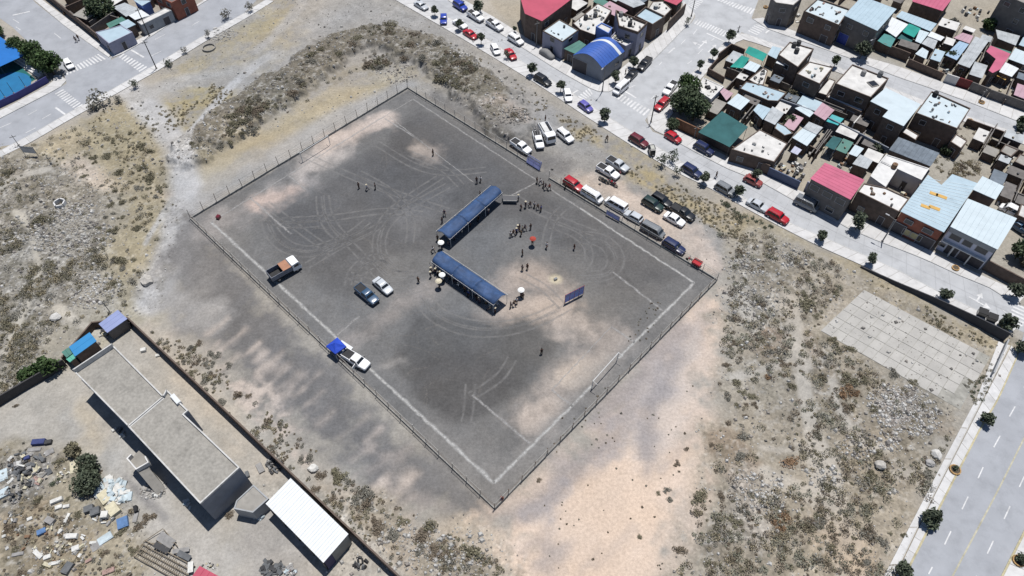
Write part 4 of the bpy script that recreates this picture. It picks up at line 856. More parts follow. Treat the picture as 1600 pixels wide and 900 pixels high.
for lab, q, h, m, st, mw in (
    ('pale blue roof corner beside the big teal awning', [(1207, 72), (1221, 75), (1213, 92), (1199, 85)], 3.0, M_SKY, 'm', M_BRICK),
    ('white roof right of the sagging teal cover', [(1172, 95), (1189, 102), (1180, 113), (1161, 106)], 3.0, M_ICE, 'm', M_BRICK),
    ('small bright roof clinging to the house with black tanks', [(1219, 89), (1232, 94), (1226, 103), (1212, 98)], 4.6, M_BRIGHT, 'm', M_BRICK),
    ('white roof heaped with scrap between the plot and the dark house', [(1193, 105), (1200, 110), (1193, 132), (1185, 133), (1169, 124)], 3.0, M_CREAM, 'p', M_BRICK),
    ('ruined white flat roof with dark holes beside the big green tree', [(1099, 121), (1131, 135), (1111, 155), (1089, 140)], 3.3, M_CREAM, 'p', M_WHITE),
    ('faded red and white roof touching the ruined white roof', [(1130, 137), (1146, 146), (1135, 157), (1124, 142)], 2.8, M_FADE, 'm', M_BRICK),
    ('long pale blue patched roof with an orange spot', [(1166, 127), (1190, 132), (1229, 145), (1216, 158), (1200, 157), (1156, 138)], 3.0, M_SKY, 'p', M_BRICK),
    ('square pale roof above the dark green net', [(1153, 146), (1172, 157), (1157, 172), (1136, 161)], 3.4, M_ICE, 'm', M_BRICK),
    ('pale sheet roof left of the worn ribbed roof', [(1185, 162), (1205, 170), (1192, 187), (1177, 172)], 3.0, M_SKY, 'm', M_BRICK),
    ('worn ribbed roof right of the pale sheet roof', [(1207, 166), (1225, 177), (1211, 195), (1194, 187)], 3.0, M_ZINC, 'm', M_BRICK),
    ('narrow cream roof between two dark houses', [(1296, 122), (1306, 126), (1292, 149), (1276, 144)], 3.0, M_CREAM, 'p', M_BRICK),
    ('long white ledge roof below the ribbed cream roof', [(1296, 147), (1351, 170), (1346, 175), (1291, 151)], 3.0, M_WHITE, 'p', M_BRICK),
    ('faded pink roof left of the turquoise cover', [(1285, 160), (1304, 172), (1289, 188), (1271, 177)], 3.0, M_FADE, 'm', M_BRICK),
    ('pale roof strip left of the faded pink roof', [(1242, 169), (1256, 164), (1272, 176), (1265, 183)], 2.8, M_ICE, 'm', M_BRICK),
    ('white slab roof in the shade of the cluttered blue and white roof', [(1416, 199), (1436, 211), (1431, 219), (1409, 206)], 3.2, M_WHITE, 'p', M_BRICK),
    ('small square tiled white roof at the edge of the scrub plot', [(1494, 209), (1512, 220), (1502, 232), (1485, 221)], 3.2, M_CREAM, 'p', M_BRICK),
    ('grey ribbed roof streaked with rust above the white courtyard house', [(1404, 214), (1468, 239), (1454, 260), (1389, 234)], 4.0, M_GREYM, 'm', M_BRICK),
    ('grey upper half of the pale double roof behind the big white roof', [(1264, 190), (1286, 199), (1276, 210), (1255, 200)], 3.1, M_ZINC, 'm', M_BRICK),
    ('white lower half of the pale double roof behind the big white roof', [(1254.5, 200), (1276, 210.5), (1261, 228), (1238, 215)], 3.0, M_ICE, 'm', M_BRICK),
    ('tiny lavender roof left of the sandy plot', [(1242, 228), (1253, 234), (1246, 242), (1235, 237)], 2.4, mat('lavender_sheet', alb(204, 206, 226), .5, .06, .5), 'm', M_BRICK),
    ('small pale roof right of the dark teal cover', [(1336, 226), (1350, 232), (1339, 245), (1326, 240)], 2.8, M_ICE, 'm', M_BRICK),
    ('worn grey roof behind the pink-roofed house', [(1344, 241), (1364, 251), (1355, 264), (1332, 256)], 2.8, M_ZINC, 'm', M_BRICK),
    ('wide white flat roof of the low house beside the green net', [(1187, 202), (1231, 224), (1210, 253), (1143, 233)], 3.4, M_CREAM, 'p', M_BRICK),
    ('pale roof fragments between the worn ribbed roof and the double roof', [(1214, 190), (1228, 197), (1240, 208), (1226, 212), (1210, 200)], 2.4, M_SKY, 'p', M_BRICK),
    ('grey roof at the right edge beyond the scrub plot', [(1571, 225), (1592, 234), (1580, 245), (1563, 236)], 2.8, M_CONC, 'p', M_BRICK),
    ('grey roof touching the right edge beyond the scrub plot', [(1594, 240), (1620, 250), (1606, 262), (1585, 252)], 2.8, M_CONC, 'p', M_BRICK)):
    house('shed', lab, 'shed', q, h, m, mw, st, .12)
house('awning', 'big teal awning beside the back street corner', 'awning', [(1170, 72), (1199, 84), (1192, 96), (1164, 82)], 3.2, M_TEAL, M_STEEL, 'c', .3)
house('awning', 'sagging teal cover in the yard below the big teal awning', 'awning', [(1159, 86), (1171, 91), (1161, 106), (1141, 105)], 2.9, M_TEAL, M_STEEL, 'c', 1.2)
house('awning', 'wide dark green shade net above the main street wall', 'awning', [(1128, 174), (1169, 198), (1140, 230), (1091, 206)], 3.2, M_NET, M_STEEL, 'c', .8)
house('awning', 'turquoise cover beside the faded pink roof', 'awning', [(1300, 179), (1319, 185), (1309, 196), (1291, 189)], 2.7, M_TURQ, M_STEEL, 'c', .5)
house('awning', 'dark teal cover on posts behind the sandy plot', 'awning', [(1302, 212), (1316, 217), (1304, 234), (1289, 228)], 2.7, M_NET, M_STEEL, 'c', .2)
# white house round a courtyard
house('courtyard_house', 'white back wing of the courtyard house under the grey ribbed roof', 'house', [(1385, 241), (1452, 263), (1440, 281), (1403, 264), (1376, 251)], 4.2, M_WHITE, M_WHITE, 'p', .15)
house('courtyard_house', 'white left wing of the courtyard house', 'house', [(1375.5, 251.5), (1402, 264), (1384, 292), (1360, 275)], 4.25, M_WHITE, M_WHITE, 'p', .15)
house('courtyard_house', 'dark two storey street wing of the courtyard house with white flat roof', 'house', [(1350, 286), (1384, 293), (1421, 310), (1405, 331), (1340, 299)], 5.0, M_WHITE, M_BRICK, 'p', .2)
# pink-roofed house
def pink_house():
    q = [(1289, 254), (1351, 281), (1329, 312), (1266, 279)]
    o = house('pink_roof_house', 'two storey brick house with big bright pink roof beside the main street', 'house', q, 6.2, M_PINK, M_ADOBE, 'm', windows=[], ax=1)
    P = shrink(W(q, 6.2), .18); i = min(range(4), key=lambda k: (P[k][1] + P[(k + 1) % 4][1])); A, B = P[i], P[(i + 1) % 4]
    # the street side runs down-right in the picture
    i = max(range(4), key=lambda k: (lambda a, b: (b[0] - a[0]) / math.hypot(b[0] - a[0], b[1] - a[1]))(P[k], P[(k + 1) % 4])); A, B = P[i], P[(i + 1) % 4]
    for t in (.16, .5, .83): opening(o, A, B, t, 3.9, 1.8, 1.3)
    for t in (.3, .7): opening(o, A, B, t, 1.0, 1.6, 1.2)
pink_house()
def front_wall(label, a, b, h, m, items, name='garden_wall'):
    o = bwall(label, [a, b], h, m, name); A, B = W([a, b])
    if A[0] > B[0]: A, B = B, A
    for t, z, wd, ht, kind in items: opening(o, (A[0], A[1] - .1), (B[0], B[1] - .1), t, z, wd, ht, kind)
front_wall('lavender front wall with two windows below the pink-roofed house', (1257, 297), (1307, 323), 2.3, M_LAV, ((.25, .8, 1.9, .8, 'window'), (.52, .05, 1.2, 2.0, 'door'), (.75, .8, 1.9, .8, 'window')))
bwall('blue grey sheet fence in front of the sandy plot', [(1199, 274), (1246, 296)], 2.1, mat('blue_grey_panel', alb(96, 108, 138), .7, .1, 1), pillars=2.6)
bwall('brown wooden yard wall under the big green tree', [(1054, 199), (1090, 216)], 2.5, mat('brown_planks', (.16, .085, .05), .9, .25, 2), pillars=2)
bwall('dark wall below the wide green shade net', [(1090, 216), (1140, 242)], 2.6, M_BRICK)
bwall('dark block wall with pillars under the wide white flat roof', [(1140, 243), (1198, 273)], 2.5, M_BRICK)
bwall('long dark shaded wall running across the middle of the house block', [(1152, 150), (1200, 166), (1268, 190), (1322, 217), (1380, 247)], 2.8, M_SLATE, pillars=5)
bwall('dark plot wall left of the sagging teal cover', [(1120, 98), (1139, 83), (1160, 92)], 2.6, M_BRICK)
bwall('low dark plot wall beside the two clipped street trees', [(1120, 99), (1105, 116), (1130, 130)], 1.6, M_BRICK)
bwall('pale yard wall right of the ribbed cream roof house', [(1356, 168), (1335, 200)], 2.2, M_ADOBE)
bwall('thin yard wall in the middle of the block near the turquoise cover', [(1345, 185), (1328, 205)], 2.2, M_CREAM)
bwall('dark yard wall with thick shrubs below the back street pavement', [(1506, 196), (1570, 219)], 1.8, M_BRICK)
bwall('grey plot wall at the right edge below the scrub plot', [(1577, 222), (1548, 262)], 2.0, M_ADOBE)
bwall('white yard strip wall beside the courtyard house', [(1318, 222), (1298, 246)], 1.2, M_WHITE)
bwall('low block wall at the back of the sandy plot', [(1262, 238), (1276, 246)], 1.8, M_BRICK)
# warehouse with sky blue roof
def sky_house():
    q = [(1407, 330), (1450, 273), (1471, 289), (1488, 272), (1527, 286), (1475, 363)]
    o = house('workshop', 'workshop with notched pale blue roof and orange patches, red brown street front', 'building', q, 5.3, M_SKY, M_REDW, 'm', windows=[])
    P = ccw(W(q, 5.3)); c = o.location
    # seams along the slope
    A, B, C, D = W([(1407, 330), (1475, 363), (1527, 286), (1450, 273)], 5.3); s = MB()
    a, b, d, e = W([(1409, 329), (1474, 361), (1524, 287), (1489, 273)], 5.3)
    r = MB(); n = 15
    L0, L1 = W([(1409, 329), (1449, 275)], 5.3); R0, R1 = W([(1475, 360), (1525, 287)], 5.3)
    for i in range(1, n):
        t = i / n; p = lerp2(L0, L1, t); k = lerp2(R0, R1, t)
        if t > .8:
            m1 = lerp2(p, k, .34 - (t - .8) * .25); m2 = lerp2(p, k, .42 + (t - .8) * .5); segs = [(p, m1), (m2, k)]
        else: segs = [(p, k)]
        for p_, k_ in segs:
            r.prism([(p_[0] - c.x, p_[1] - .06 - c.y), (k_[0] - c.x, k_[1] - .06 - c.y), (k_[0] - c.x, k_[1] + .06 - c.y), (p_[0] - c.x, p_[1] + .06 - c.y)], 5.29, 5.34)
    r.build('roof_rib', M_ICE, o)
    for px, py, w_ in ((1459, 303, 1.5), (1471, 307, 2.0), (1446, 323, 1.7), (1460, 325, 2.0)):
        x, y = at2(px, py, 5.3); b = MB(); b.box((x - c.x, y - c.y, 5.325), (w_, .85, .09), -.55); b.build('roof_patch', M_ORANGE, o)
    A, B = W([(1409, 331), (1475, 363)], 5.3)
    for t, kind, z, wd, ht, g in ((.12, 'door', .06, 2.6, 2.6, None), (.34, 'window', .8, 1.6, 1.4, mat('yellow_panel', (.33, .29, .16), .7, .1, 2)), (.55, 'window', .8, 2.2, 1.4, mat('yellow_panel', (.33, .29, .16), .7, .1, 2)), (.78, 'door', .06, 3.0, 2.6, None), (.25, 'window', 3.4, 1.5, 1.0, None), (.7, 'window', 3.4, 1.8, 1.0, None)):
        opening(o, A, B, t, z, wd, ht, kind, g)
sky_house()
def white_house():
    q = [(1512, 310), (1589, 341), (1559, 390), (1485, 354)]
    o = house('rendered_house', 'white two storey house with pale blue roof at the main street end', 'house', q, 6.2, M_ICE, mat('pale_lavender_render', (.50, .50, .58), .85, .06, .8), 'm', windows=[])
    P = shrink(W(q, 6.2), .18); A, B = None, None
    i = max(range(4), key=lambda k: (lambda a, b: (b[0] - a[0]) / math.hypot(b[0] - a[0], b[1] - a[1]))(P[k], P[(k + 1) % 4])); A, B = P[i], P[(i + 1) % 4]
    for t, wd in ((.2, 1.9), (.47, 1.6), (.78, 2.0)): opening(o, A, B, t, 3.7, wd, 1.35)
    opening(o, A, B, .06, 1.1, 1.2, .9)
    for t, wd in ((.22, .9), (.37, .9), (.56, 1.8), (.83, 2.4)): opening(o, A, B, t, .06, wd, 2.2, 'door')
    l = math.hypot(B[0] - A[0], B[1] - A[1]); u = ((B[0] - A[0]) / l, (B[1] - A[1]) / l); rz = math.atan2(u[1], u[0]); c = o.location
    b = MB(); p = (A[0] + u[0] * l * .5 + u[1] * .35 - c.x, A[1] + u[1] * l * .5 - u[0] * .35 - c.y); b.box((p[0], p[1], 2.85), (l * .96, .7, .16), rz); b.build('ledge', M_WHITE, o)
    for t in (.3, .68):
        b = MB(); p = (A[0] + u[0] * l * t + u[1] * .5 - c.x, A[1] + u[1] * l * t - u[0] * .5 - c.y); b.box((p[0], p[1], 1.4), (.22, .22, 2.8), rz); b.build('pillar', M_WHITE, o)
    b = MB(); p = (A[0] + u[0] * l * .5 + u[1] * .1 - c.x, A[1] + u[1] * l * .5 - u[0] * .1 - c.y); b.box((p[0], p[1], 5.55), (l * .99, .2, 1.0), rz); b.build('fascia', M_GREYW, o)
white_house()
house('house', 'pale blue roofed house behind the white rendered house', 'house', [(1535, 275), (1569, 291), (1556, 312), (1520, 296)], 5.5, M_ICE, M_BRICK, 'm')
bwall('dark yard wall right of the white rendered house', [(1535, 421), (1584, 447), (1625, 466)], 2.5, M_BRICK)
house('shed', 'pale flat roof at the right edge behind the white rendered house', 'shed', [(1596, 318), (1625, 330), (1612, 346), (1590, 336)], 3, M_CREAM, M_BRICK, 'p', .12)
# retaining wall of the slab lot
bwall('long dark wall between the main street pavement and the cracked slab lot', [(1345, 418), (1400, 446), (1459, 474), (1520, 506), (1568, 533)], 2.0, mat('dark_render_wall', (.055, .055, .06), .9, .15, 1), hs=(.4, 2.4), cap=False, pillars=6)
bwall('thin grey wall with pale top beside the avenue pavement', [(1570, 537), (1547, 588)], 1.2, M_GREYW, pillars=5)
# ---- yard south-west
M_SCREED = mat('brown_grey_screed', alb(175, 171, 163), .92, .16, 2.2, bump=.3, dirt=.3); M_PAR = mat('parapet_paint', alb(222, 221, 218), .85, .12, 1.5, dirt=.3)
def long_building():
    h = 6.3
    def pe(roof, vals):      # parapet heights by traced edge, put in the builder's corner order
        pw = W(roof, h); cc = ccw(pw); n = len(pw); out = []
        for i in range(n):
            a_, b_ = cc[i], cc[(i + 1) % n]; ia = pw.index(a_); ib = pw.index(b_); out.append(vals[ia] if (ia + 1) % n == ib else vals[ib])
        return out
    qa = [(177.5, 540), (255, 618), (199, 665), (116, 581)]; qb = [(261, 609), (294, 641), (287, 647), (317, 675), (374.5, 730), (312.5, 787), (199.5, 666), (255.5, 619)]
    o = house('long_building', 'front half of the long grey two storey building, toward the blue shed', 'building', qa, h + .3, M_SCREED, M_SLATE, 'p', .3, mpar=M_PAR, pedge=pe(qa, [.3, .02, .3, 1.0]))
    p = house('long_building', 'rear half of the long grey building with thin white parapet and slate end wall', 'building', qb, h + .3, M_SCREED, M_SLATE, 'p', .3, mpar=M_PAR, windows=[], pedge=pe(qb, [.3, .3, .3, .3, .3, .3, .02, .6]))
    A, B = W([(312.5, 787), (374.5, 730)], h)
    opening(p, A, B, .17, .9, 1.6, 2.0); opening(p, A, B, .42, .06, 1.6, 2.3, 'door')
    c = p.location
    # outside landing with stair on the yard side
    st = MB(); L = [at2(*q, 3.1) for q in ((201, 720), (208, 713), (217, 704), (231, 716), (236, 726), (216, 737.5))]; L = [(x - c.x, y - c.y) for x, y in L]
    st.prism(L, 2.8, 3.1, bottom=True); st.build('landing', M_CONC, p)
    i_ = shrink(L, .18); L2 = ccw(L); q = MB()
    for k in (0, 1, 4, 5): j = (k + 1) % 6; q.prism([L2[k], L2[j], i_[j], i_[k]], 3.1, 3.95)
    q.build('landing_parapet', M_WHITE, p)
    for px, py in ((203, 720), (216, 735)): x, y = at2(px, py, 2.8); k = MB(); k.box((x - c.x, y - c.y, 1.35), (.3, .3, 2.9)); k.build('pillar', M_CONC, p)
    a = at2(224, 734, 3.0); b = at2(252, 768, 0.1); u = Vector((b[0] - a[0], b[1] - a[1])); n_ = Vector((-u.y, u.x)).normalized() * .7; s = MB()
    s.prism([(a[0] - n_.x - c.x, a[1] - n_.y - c.y), (b[0] - n_.x - c.x, b[1] - n_.y - c.y), (b[0] + n_.x - c.x, b[1] + n_.y - c.y), (a[0] + n_.x - c.x, a[1] + n_.y - c.y)], -.05, [3.05, .1, .1, 3.05]); s.build('stair_ramp', M_CONC, p)
    return o, p
long_building()
house('annex', 'low grey flat-roofed annex between the long building and the white shed', 'building', [(396, 757), (420, 779), (395, 801), (365, 795), (369, 782)], 2.9, M_CONC, M_GREYW, 'p', .12)
def white_shed():
    q = [(454, 747), (544, 834), (505, 879), (415, 787)]; h = 3.8
    pw = ccw(W(q, h)); c = centroid(pw); P = [(p[0] - c[0], p[1] - c[1]) for p in pw]
    o = empty('white_roof_shed', (c[0], c[1], 0), 0, 'open shed with brilliant white ribbed roof beside the yard wall', 'shed')
    names = W(q, h); N_, E_, S_, W_ = [(p[0] - c[0], p[1] - c[1]) for p in names]
    n = 24
    for i in range(n):      # separate roof sheets with a lap
        t0, t1 = i / n, (i + 1) / n; s = MB(); s.prism([lerp2(N_, E_, t0), lerp2(N_, E_, t1 + .004), lerp2(W_, S_, t1 + .004), lerp2(W_, S_, t0)], h - .06 + .012 * (i % 2), h + .012 * (i % 2), bottom=True); s.build('roof_sheet', M_BRIGHT, o)
    ribs(o, [N_, E_, S_, W_], h + .012, M_BRIGHT, .45, 0, .04)
    for t in (0.02, .25, .5, .75, .98):
        for A, B in ((N_, E_), (W_, S_)): p = lerp2(A, B, t); k = MB(); k.box((p[0] * .985, p[1] * .985, h / 2 - .05), (.16, .16, h - .06)); k.build('post', M_STEEL, o)
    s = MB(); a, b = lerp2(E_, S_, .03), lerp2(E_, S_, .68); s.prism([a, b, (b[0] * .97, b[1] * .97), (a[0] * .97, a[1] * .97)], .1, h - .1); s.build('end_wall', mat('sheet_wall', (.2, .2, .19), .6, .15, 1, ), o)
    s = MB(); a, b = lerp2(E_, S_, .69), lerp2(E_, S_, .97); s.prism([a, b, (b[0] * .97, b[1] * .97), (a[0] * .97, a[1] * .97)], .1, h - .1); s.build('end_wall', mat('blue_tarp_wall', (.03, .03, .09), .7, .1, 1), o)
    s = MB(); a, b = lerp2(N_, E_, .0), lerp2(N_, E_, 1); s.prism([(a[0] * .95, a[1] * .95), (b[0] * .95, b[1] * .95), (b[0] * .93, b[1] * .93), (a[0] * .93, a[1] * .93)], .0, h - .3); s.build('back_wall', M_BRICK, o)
white_shed()
house('shed', 'small shed with pink red ribbed roof at the bottom edge', 'shed', [(312, 884), (345, 902), (332, 925), (296, 906)], 2.5, M_RED, M_ADOBE, 'm')
house('shed', 'block shed with lavender roof at the corner of the yard wall', 'shed', [(184, 484), (199, 498), (167.5, 520), (154, 506)], 2.6, mat('lavender_roof', alb(160, 172, 216), .5, .06, .6, dirt=.1), M_ADOBE, 'm')
house('shed', 'long shed with bright blue roof behind the long grey building', 'shed', [(140, 519), (151, 532.5), (117, 557), (107.5, 542)], 2.6, mat('bright_blue_sheet', alb(58, 150, 212), .5, .06, .6, dirt=.1), M_BRICK, 'm')
house('lean_to', 'grey green roof end left of the bright blue shed', 'shed', [(96, 550), (107, 542.5), (113, 552), (104, 559)], 2.4, M_GREENR, M_BRICK, 'm')
house('lean_to', 'small mint green roof at the corner of the bright blue shed', 'shed', [(103, 561), (113.5, 553), (119, 558), (109, 566)], 2.2, mat('mint_sheet', alb(104, 190, 168), .5, .06, .6), M_BRICK, 'm')
bwall('long thin brick wall between the yard and the field apron', [(207, 507), (382, 673), (620, 901), (662, 942)], 2.2, mat('yard_brick', (.11, .085, .07), .92, .2, 1), pillars=3.4)
bwall('dark wall at the left edge behind the dump', [(-60, 672), (0, 634), (54, 602), (106, 572)], 2.0, mat('dark_wall', (.05, .048, .05), .92, .15, 1), pillars=4)
bwall('low wall closing the yard behind the sheds', [(104, 566), (150, 512), (205, 505)], 1.6, M_BRICK, pillars=3)
# cracked slab lot
def slab_lot():
    m = mat('cracked_slab', alb(202, 199, 193), .9, .12, .7, objvar=.05, bump=.15, dirt=.3)
    A, B, C, D = W([(1350, 453), (1547, 558), (1500, 640), (1282, 517)]); b = MB(); b.prism([A, B, C, D], -.05, .035); o = struct(b.build('slab_lot', mat('lot_bed', alb(172, 170, 162), .95, .25, 1)))
    nu, nv = 13, 6
    for i in range(nu):
        for j in range(nv):
            if (i, j) in ((12, 0), (12, 5), (12, 4), (11, 5), (12, 3)) : continue
            u0, u1, v0, v1 = i / nu + .0015, (i + 1) / nu - .0015, j / nv + .004, (j + 1) / nv - .004
            f = lambda u, v: lerp2(lerp2(A, B, u), lerp2(D, C, u), v); r = lambda: random.uniform(-.02, .02)
            q = [f(u0, v0), f(u1, v0), f(u1, v1), f(u0, v1)]; q = [(x + r(), y + r()) for x, y in q]; s = MB(); dz = random.uniform(0, .03); s.prism(q, .0, [.06 + dz + random.uniform(0, .02) for _ in q]); s.build('slab', m, o)
slab_lot()

# ---- lean-tos and partition walls filling the gaps between the houses
def infill(poly, axis, n, nw, what):
    A, B = W(axis); ux = Vector((B[0] - A[0], B[1] - A[1])).normalized(); vx = Vector((-ux.y, ux.x)); occ = [v[0] for v in ROOFS.values()]; rnd = random.Random(n * 7 + nw)
    xs = [p[0] for p in poly]; ys = [p[1] for p in poly]
    def free(q): return not any(inside(P, x, y) for P in occ for x, y in q) and not any(inside(q[:4], x, y) for P in occ for x, y in P)
    k = t = 0; ML = [M_ZINC, M_ZINC, M_CONC, M_CONC, M_SKY, M_FADE, M_GREYM, M_ADOBE, M_GREENR, M_CREAM, M_ADOBE, M_GREYM]
    while k < n and t < 1500:
        t += 1; px, py = rnd.uniform(min(xs), max(xs)), rnd.uniform(min(ys), max(ys))
        if not inside(poly, px, py): continue
        c = Vector(at2(px, py)); a, b = rnd.uniform(1.0, 2.4), rnd.uniform(1.0, 3.0); q = [c + ux * sx * a + vx * sy * b for sx, sy in ((-1, -1), (1, -1), (1, 1), (-1, 1))]; q = [(p.x, p.y) for p in q]
        if not free(q + [(c.x, c.y), lerp2(q[0], q[1], .5), lerp2(q[1], q[2], .5), lerp2(q[2], q[3], .5), lerp2(q[3], q[0], .5)]): continue
        k += 1; occ.append(q); h = rnd.uniform(1.8, 3.0); m = rnd.choice(ML); o = empty('lean_to', (c.x, c.y, 0), 0, 'small %s lean-to squeezed into %s' % (m.name.replace('_', ' '), what), 'shed', 'lean-tos in ' + what); P = [(p[0] - c.x, p[1] - c.y) for p in q]
        b_ = MB(); b_.prism(shrink(P, .12), -.1, h - .1); b_.build('wall', M_BRICK, o); r = MB(); d = rnd.uniform(0, .35); r.prism(P, [h - .08, h - .08, h + d - .08, h + d - .08], [h, h, h + d, h + d], bottom=True); r.build('roof', m, o)
        for j in range(rnd.randrange(3)): s_ = MB(); s_.box((rnd.uniform(-.6, .6) * a, rnd.uniform(-.6, .6) * b, h + d * .5 + .12), (rnd.uniform(.2, .7), rnd.uniform(.2, .5), .3)); s_.build('roof_weight', rnd.choice([M_BRICK, M_CONC, M_STEEL, M_WOOD]), o)
    k = t = 0
    while k < nw and t < 1500:
        t += 1; px, py = rnd.uniform(min(xs), max(xs)), rnd.uniform(min(ys), max(ys))
        if not inside(poly, px, py): continue
        c = Vector(at2(px, py)); d = ux if rnd.random() < .4 else vx; l = rnd.uniform(2, 5); e = [c - d * l, c, c + d * l, c - d * l * .5, c + d * l * .5]; e = [(p.x, p.y) for p in e]
        if any(inside(P, x, y) for P in occ for x, y in e): continue
        k += 1; o = empty('yard_wall', (c.x, c.y, 0), math.atan2(d.y, d.x), 'short block wall dividing the yards of ' + what, 'wall', 'yard walls of ' + what); h = rnd.uniform(1.4, 2.5)
        b_ = MB(); b_.box((0, 0, h / 2 - .05), (2 * l, .16, h + .1)); b_.build('wall_panel', rnd.choice([M_BRICK, M_ADOBE, M_BRICK]), o); b_ = MB(); b_.box((0, 0, h + .03), (2 * l, .2, .06)); b_.build('coping', M_ADOBE, o)
infill([(1150, 92), (1220, 120), (1330, 165), (1390, 205), (1330, 205), (1240, 170), (1150, 135), (1128, 105)], (( 1200, 157), (1325, 208)), 14, 12, 'the upper row of the house block')
infill([(1100, 150), (1155, 150), (1270, 195), (1385, 245), (1360, 275), (1300, 250), (1250, 240), (1190, 200), (1095, 175)], ((1200, 157), (1325, 208)), 20, 16, 'the lower row of the house block')
infill([(1505, 205), (1620, 240), (1620, 300), (1560, 275), (1545, 255)], ((1535, 175), (1600, 200)), 8, 6, 'the plots at the right edge')
infill([(1410, 40), (1500, 55), (1600, 110), (1600, 160), (1500, 120), (1410, 90)], ((1400, 105), (1540, 152)), 20, 14, 'the sheds above the back street')
infill([(1540, 282), (1620, 310), (1620, 350), (1590, 340)], ((1512, 310), (1589, 341)), 4, 3, 'the yards behind the white house')
infill([(890, 10), (960, -10), (1040, -10), (1035, 30), (1000, 60), (900, 60)], ((939, 129), (1000, 82)), 10, 6, 'the shop block')
infill([(100, 0), (180, -5), (260, 0), (230, 30), (180, 50), (140, 40)], ((177, 82), (268, 16)), 6, 5, 'the west corner block')
infill([(1255, -10), (1420, -10), (1420, 30), (1340, 5)], ((1256, 17), (1311, 39)), 5, 3, 'the top edge houses')
# ------------------------------------------------------------ vehicles
def paintm(name, c):
    m = mat('paint_' + name, c, .28, .04, .6, spec=.5); m.node_tree.nodes['Principled BSDF'].inputs['Coat Weight'].default_value = .35; return m
PT = {k: paintm(k, v) for k, v in dict(white=(.72, .72, .72), silver=(.42, .44, .46), grey=(.16, .17, .18), black=(.012, .013, .015), navy=(.012, .02, .07), blue=(.02, .045, .3), red=(.36, .012, .02), maroon=(.11, .012, .018), purple=(.1, .09, .32), green=(.012, .03, .026), dkblue=(.03, .07, .13), rust=(.24, .05, .045), taxi=(.02, .02, .022)).items()}
M_CGLASS = mat('car_glass', (.012, .015, .018), .08, 0, spec=.7)
M_TYRE = mat('tyre', (.018, .018, .018), .9, .1, 3)
M_RIM = mat('wheel_rim', (.35, .35, .36), .4, .05, 3, metal=.6)
M_LAMP = mat('lamp_glass', (.6, .6, .58), .15, 0, spec=.6)
M_TAIL = mat('tail_lamp', (.3, .01, .01), .2, 0, spec=.6)
M_BUMP = mat('black_plastic', (.03, .03, .032), .6, .05, 2)
M_BED = mat('load_bed', (.025, .025, .027), .8, .15, 2)
def loft(mb, secs, cap=True):
    """secs: rings of equal point counts"""
    n = len(secs[0]); vs = [p for s in secs for p in s]; fs = []
    for i in range(len(secs) - 1):
        for k in range(n): fs.append((i * n + k, i * n + (k + 1) % n, (i + 1) * n + (k + 1) % n, (i + 1) * n + k))
    if cap: fs += [tuple(range(n - 1, -1, -1)), tuple(range((len(secs) - 1) * n, len(secs) * n))]
    mb.add(vs, fs)
CAR = dict(  # length, width, bonnet z, belt z, roof z, cabin rear/front at belt, at roof (x from the centre, front = +x), wheel radius
    sedan=(4.4, 1.76, .90, .96, 1.46, -1.45, .98, -.85, .22, .31), hatch=(3.9, 1.7, .93, .98, 1.5, -1.72, .95, -1.45, .25, .3),
    suv=(4.6, 1.86, 1.05, 1.12, 1.74, -2.1, 1.02, -1.9, .4, .36), pickup=(5.25, 1.86, 1.12, 1.16, 1.78, -.55, 1.3, -.42, .62, .37), van=(4.9, 1.82, 1.12, 1.18, 2.02, -2.32, 1.9, -2.2, 1.15, .33))
_proto = {}
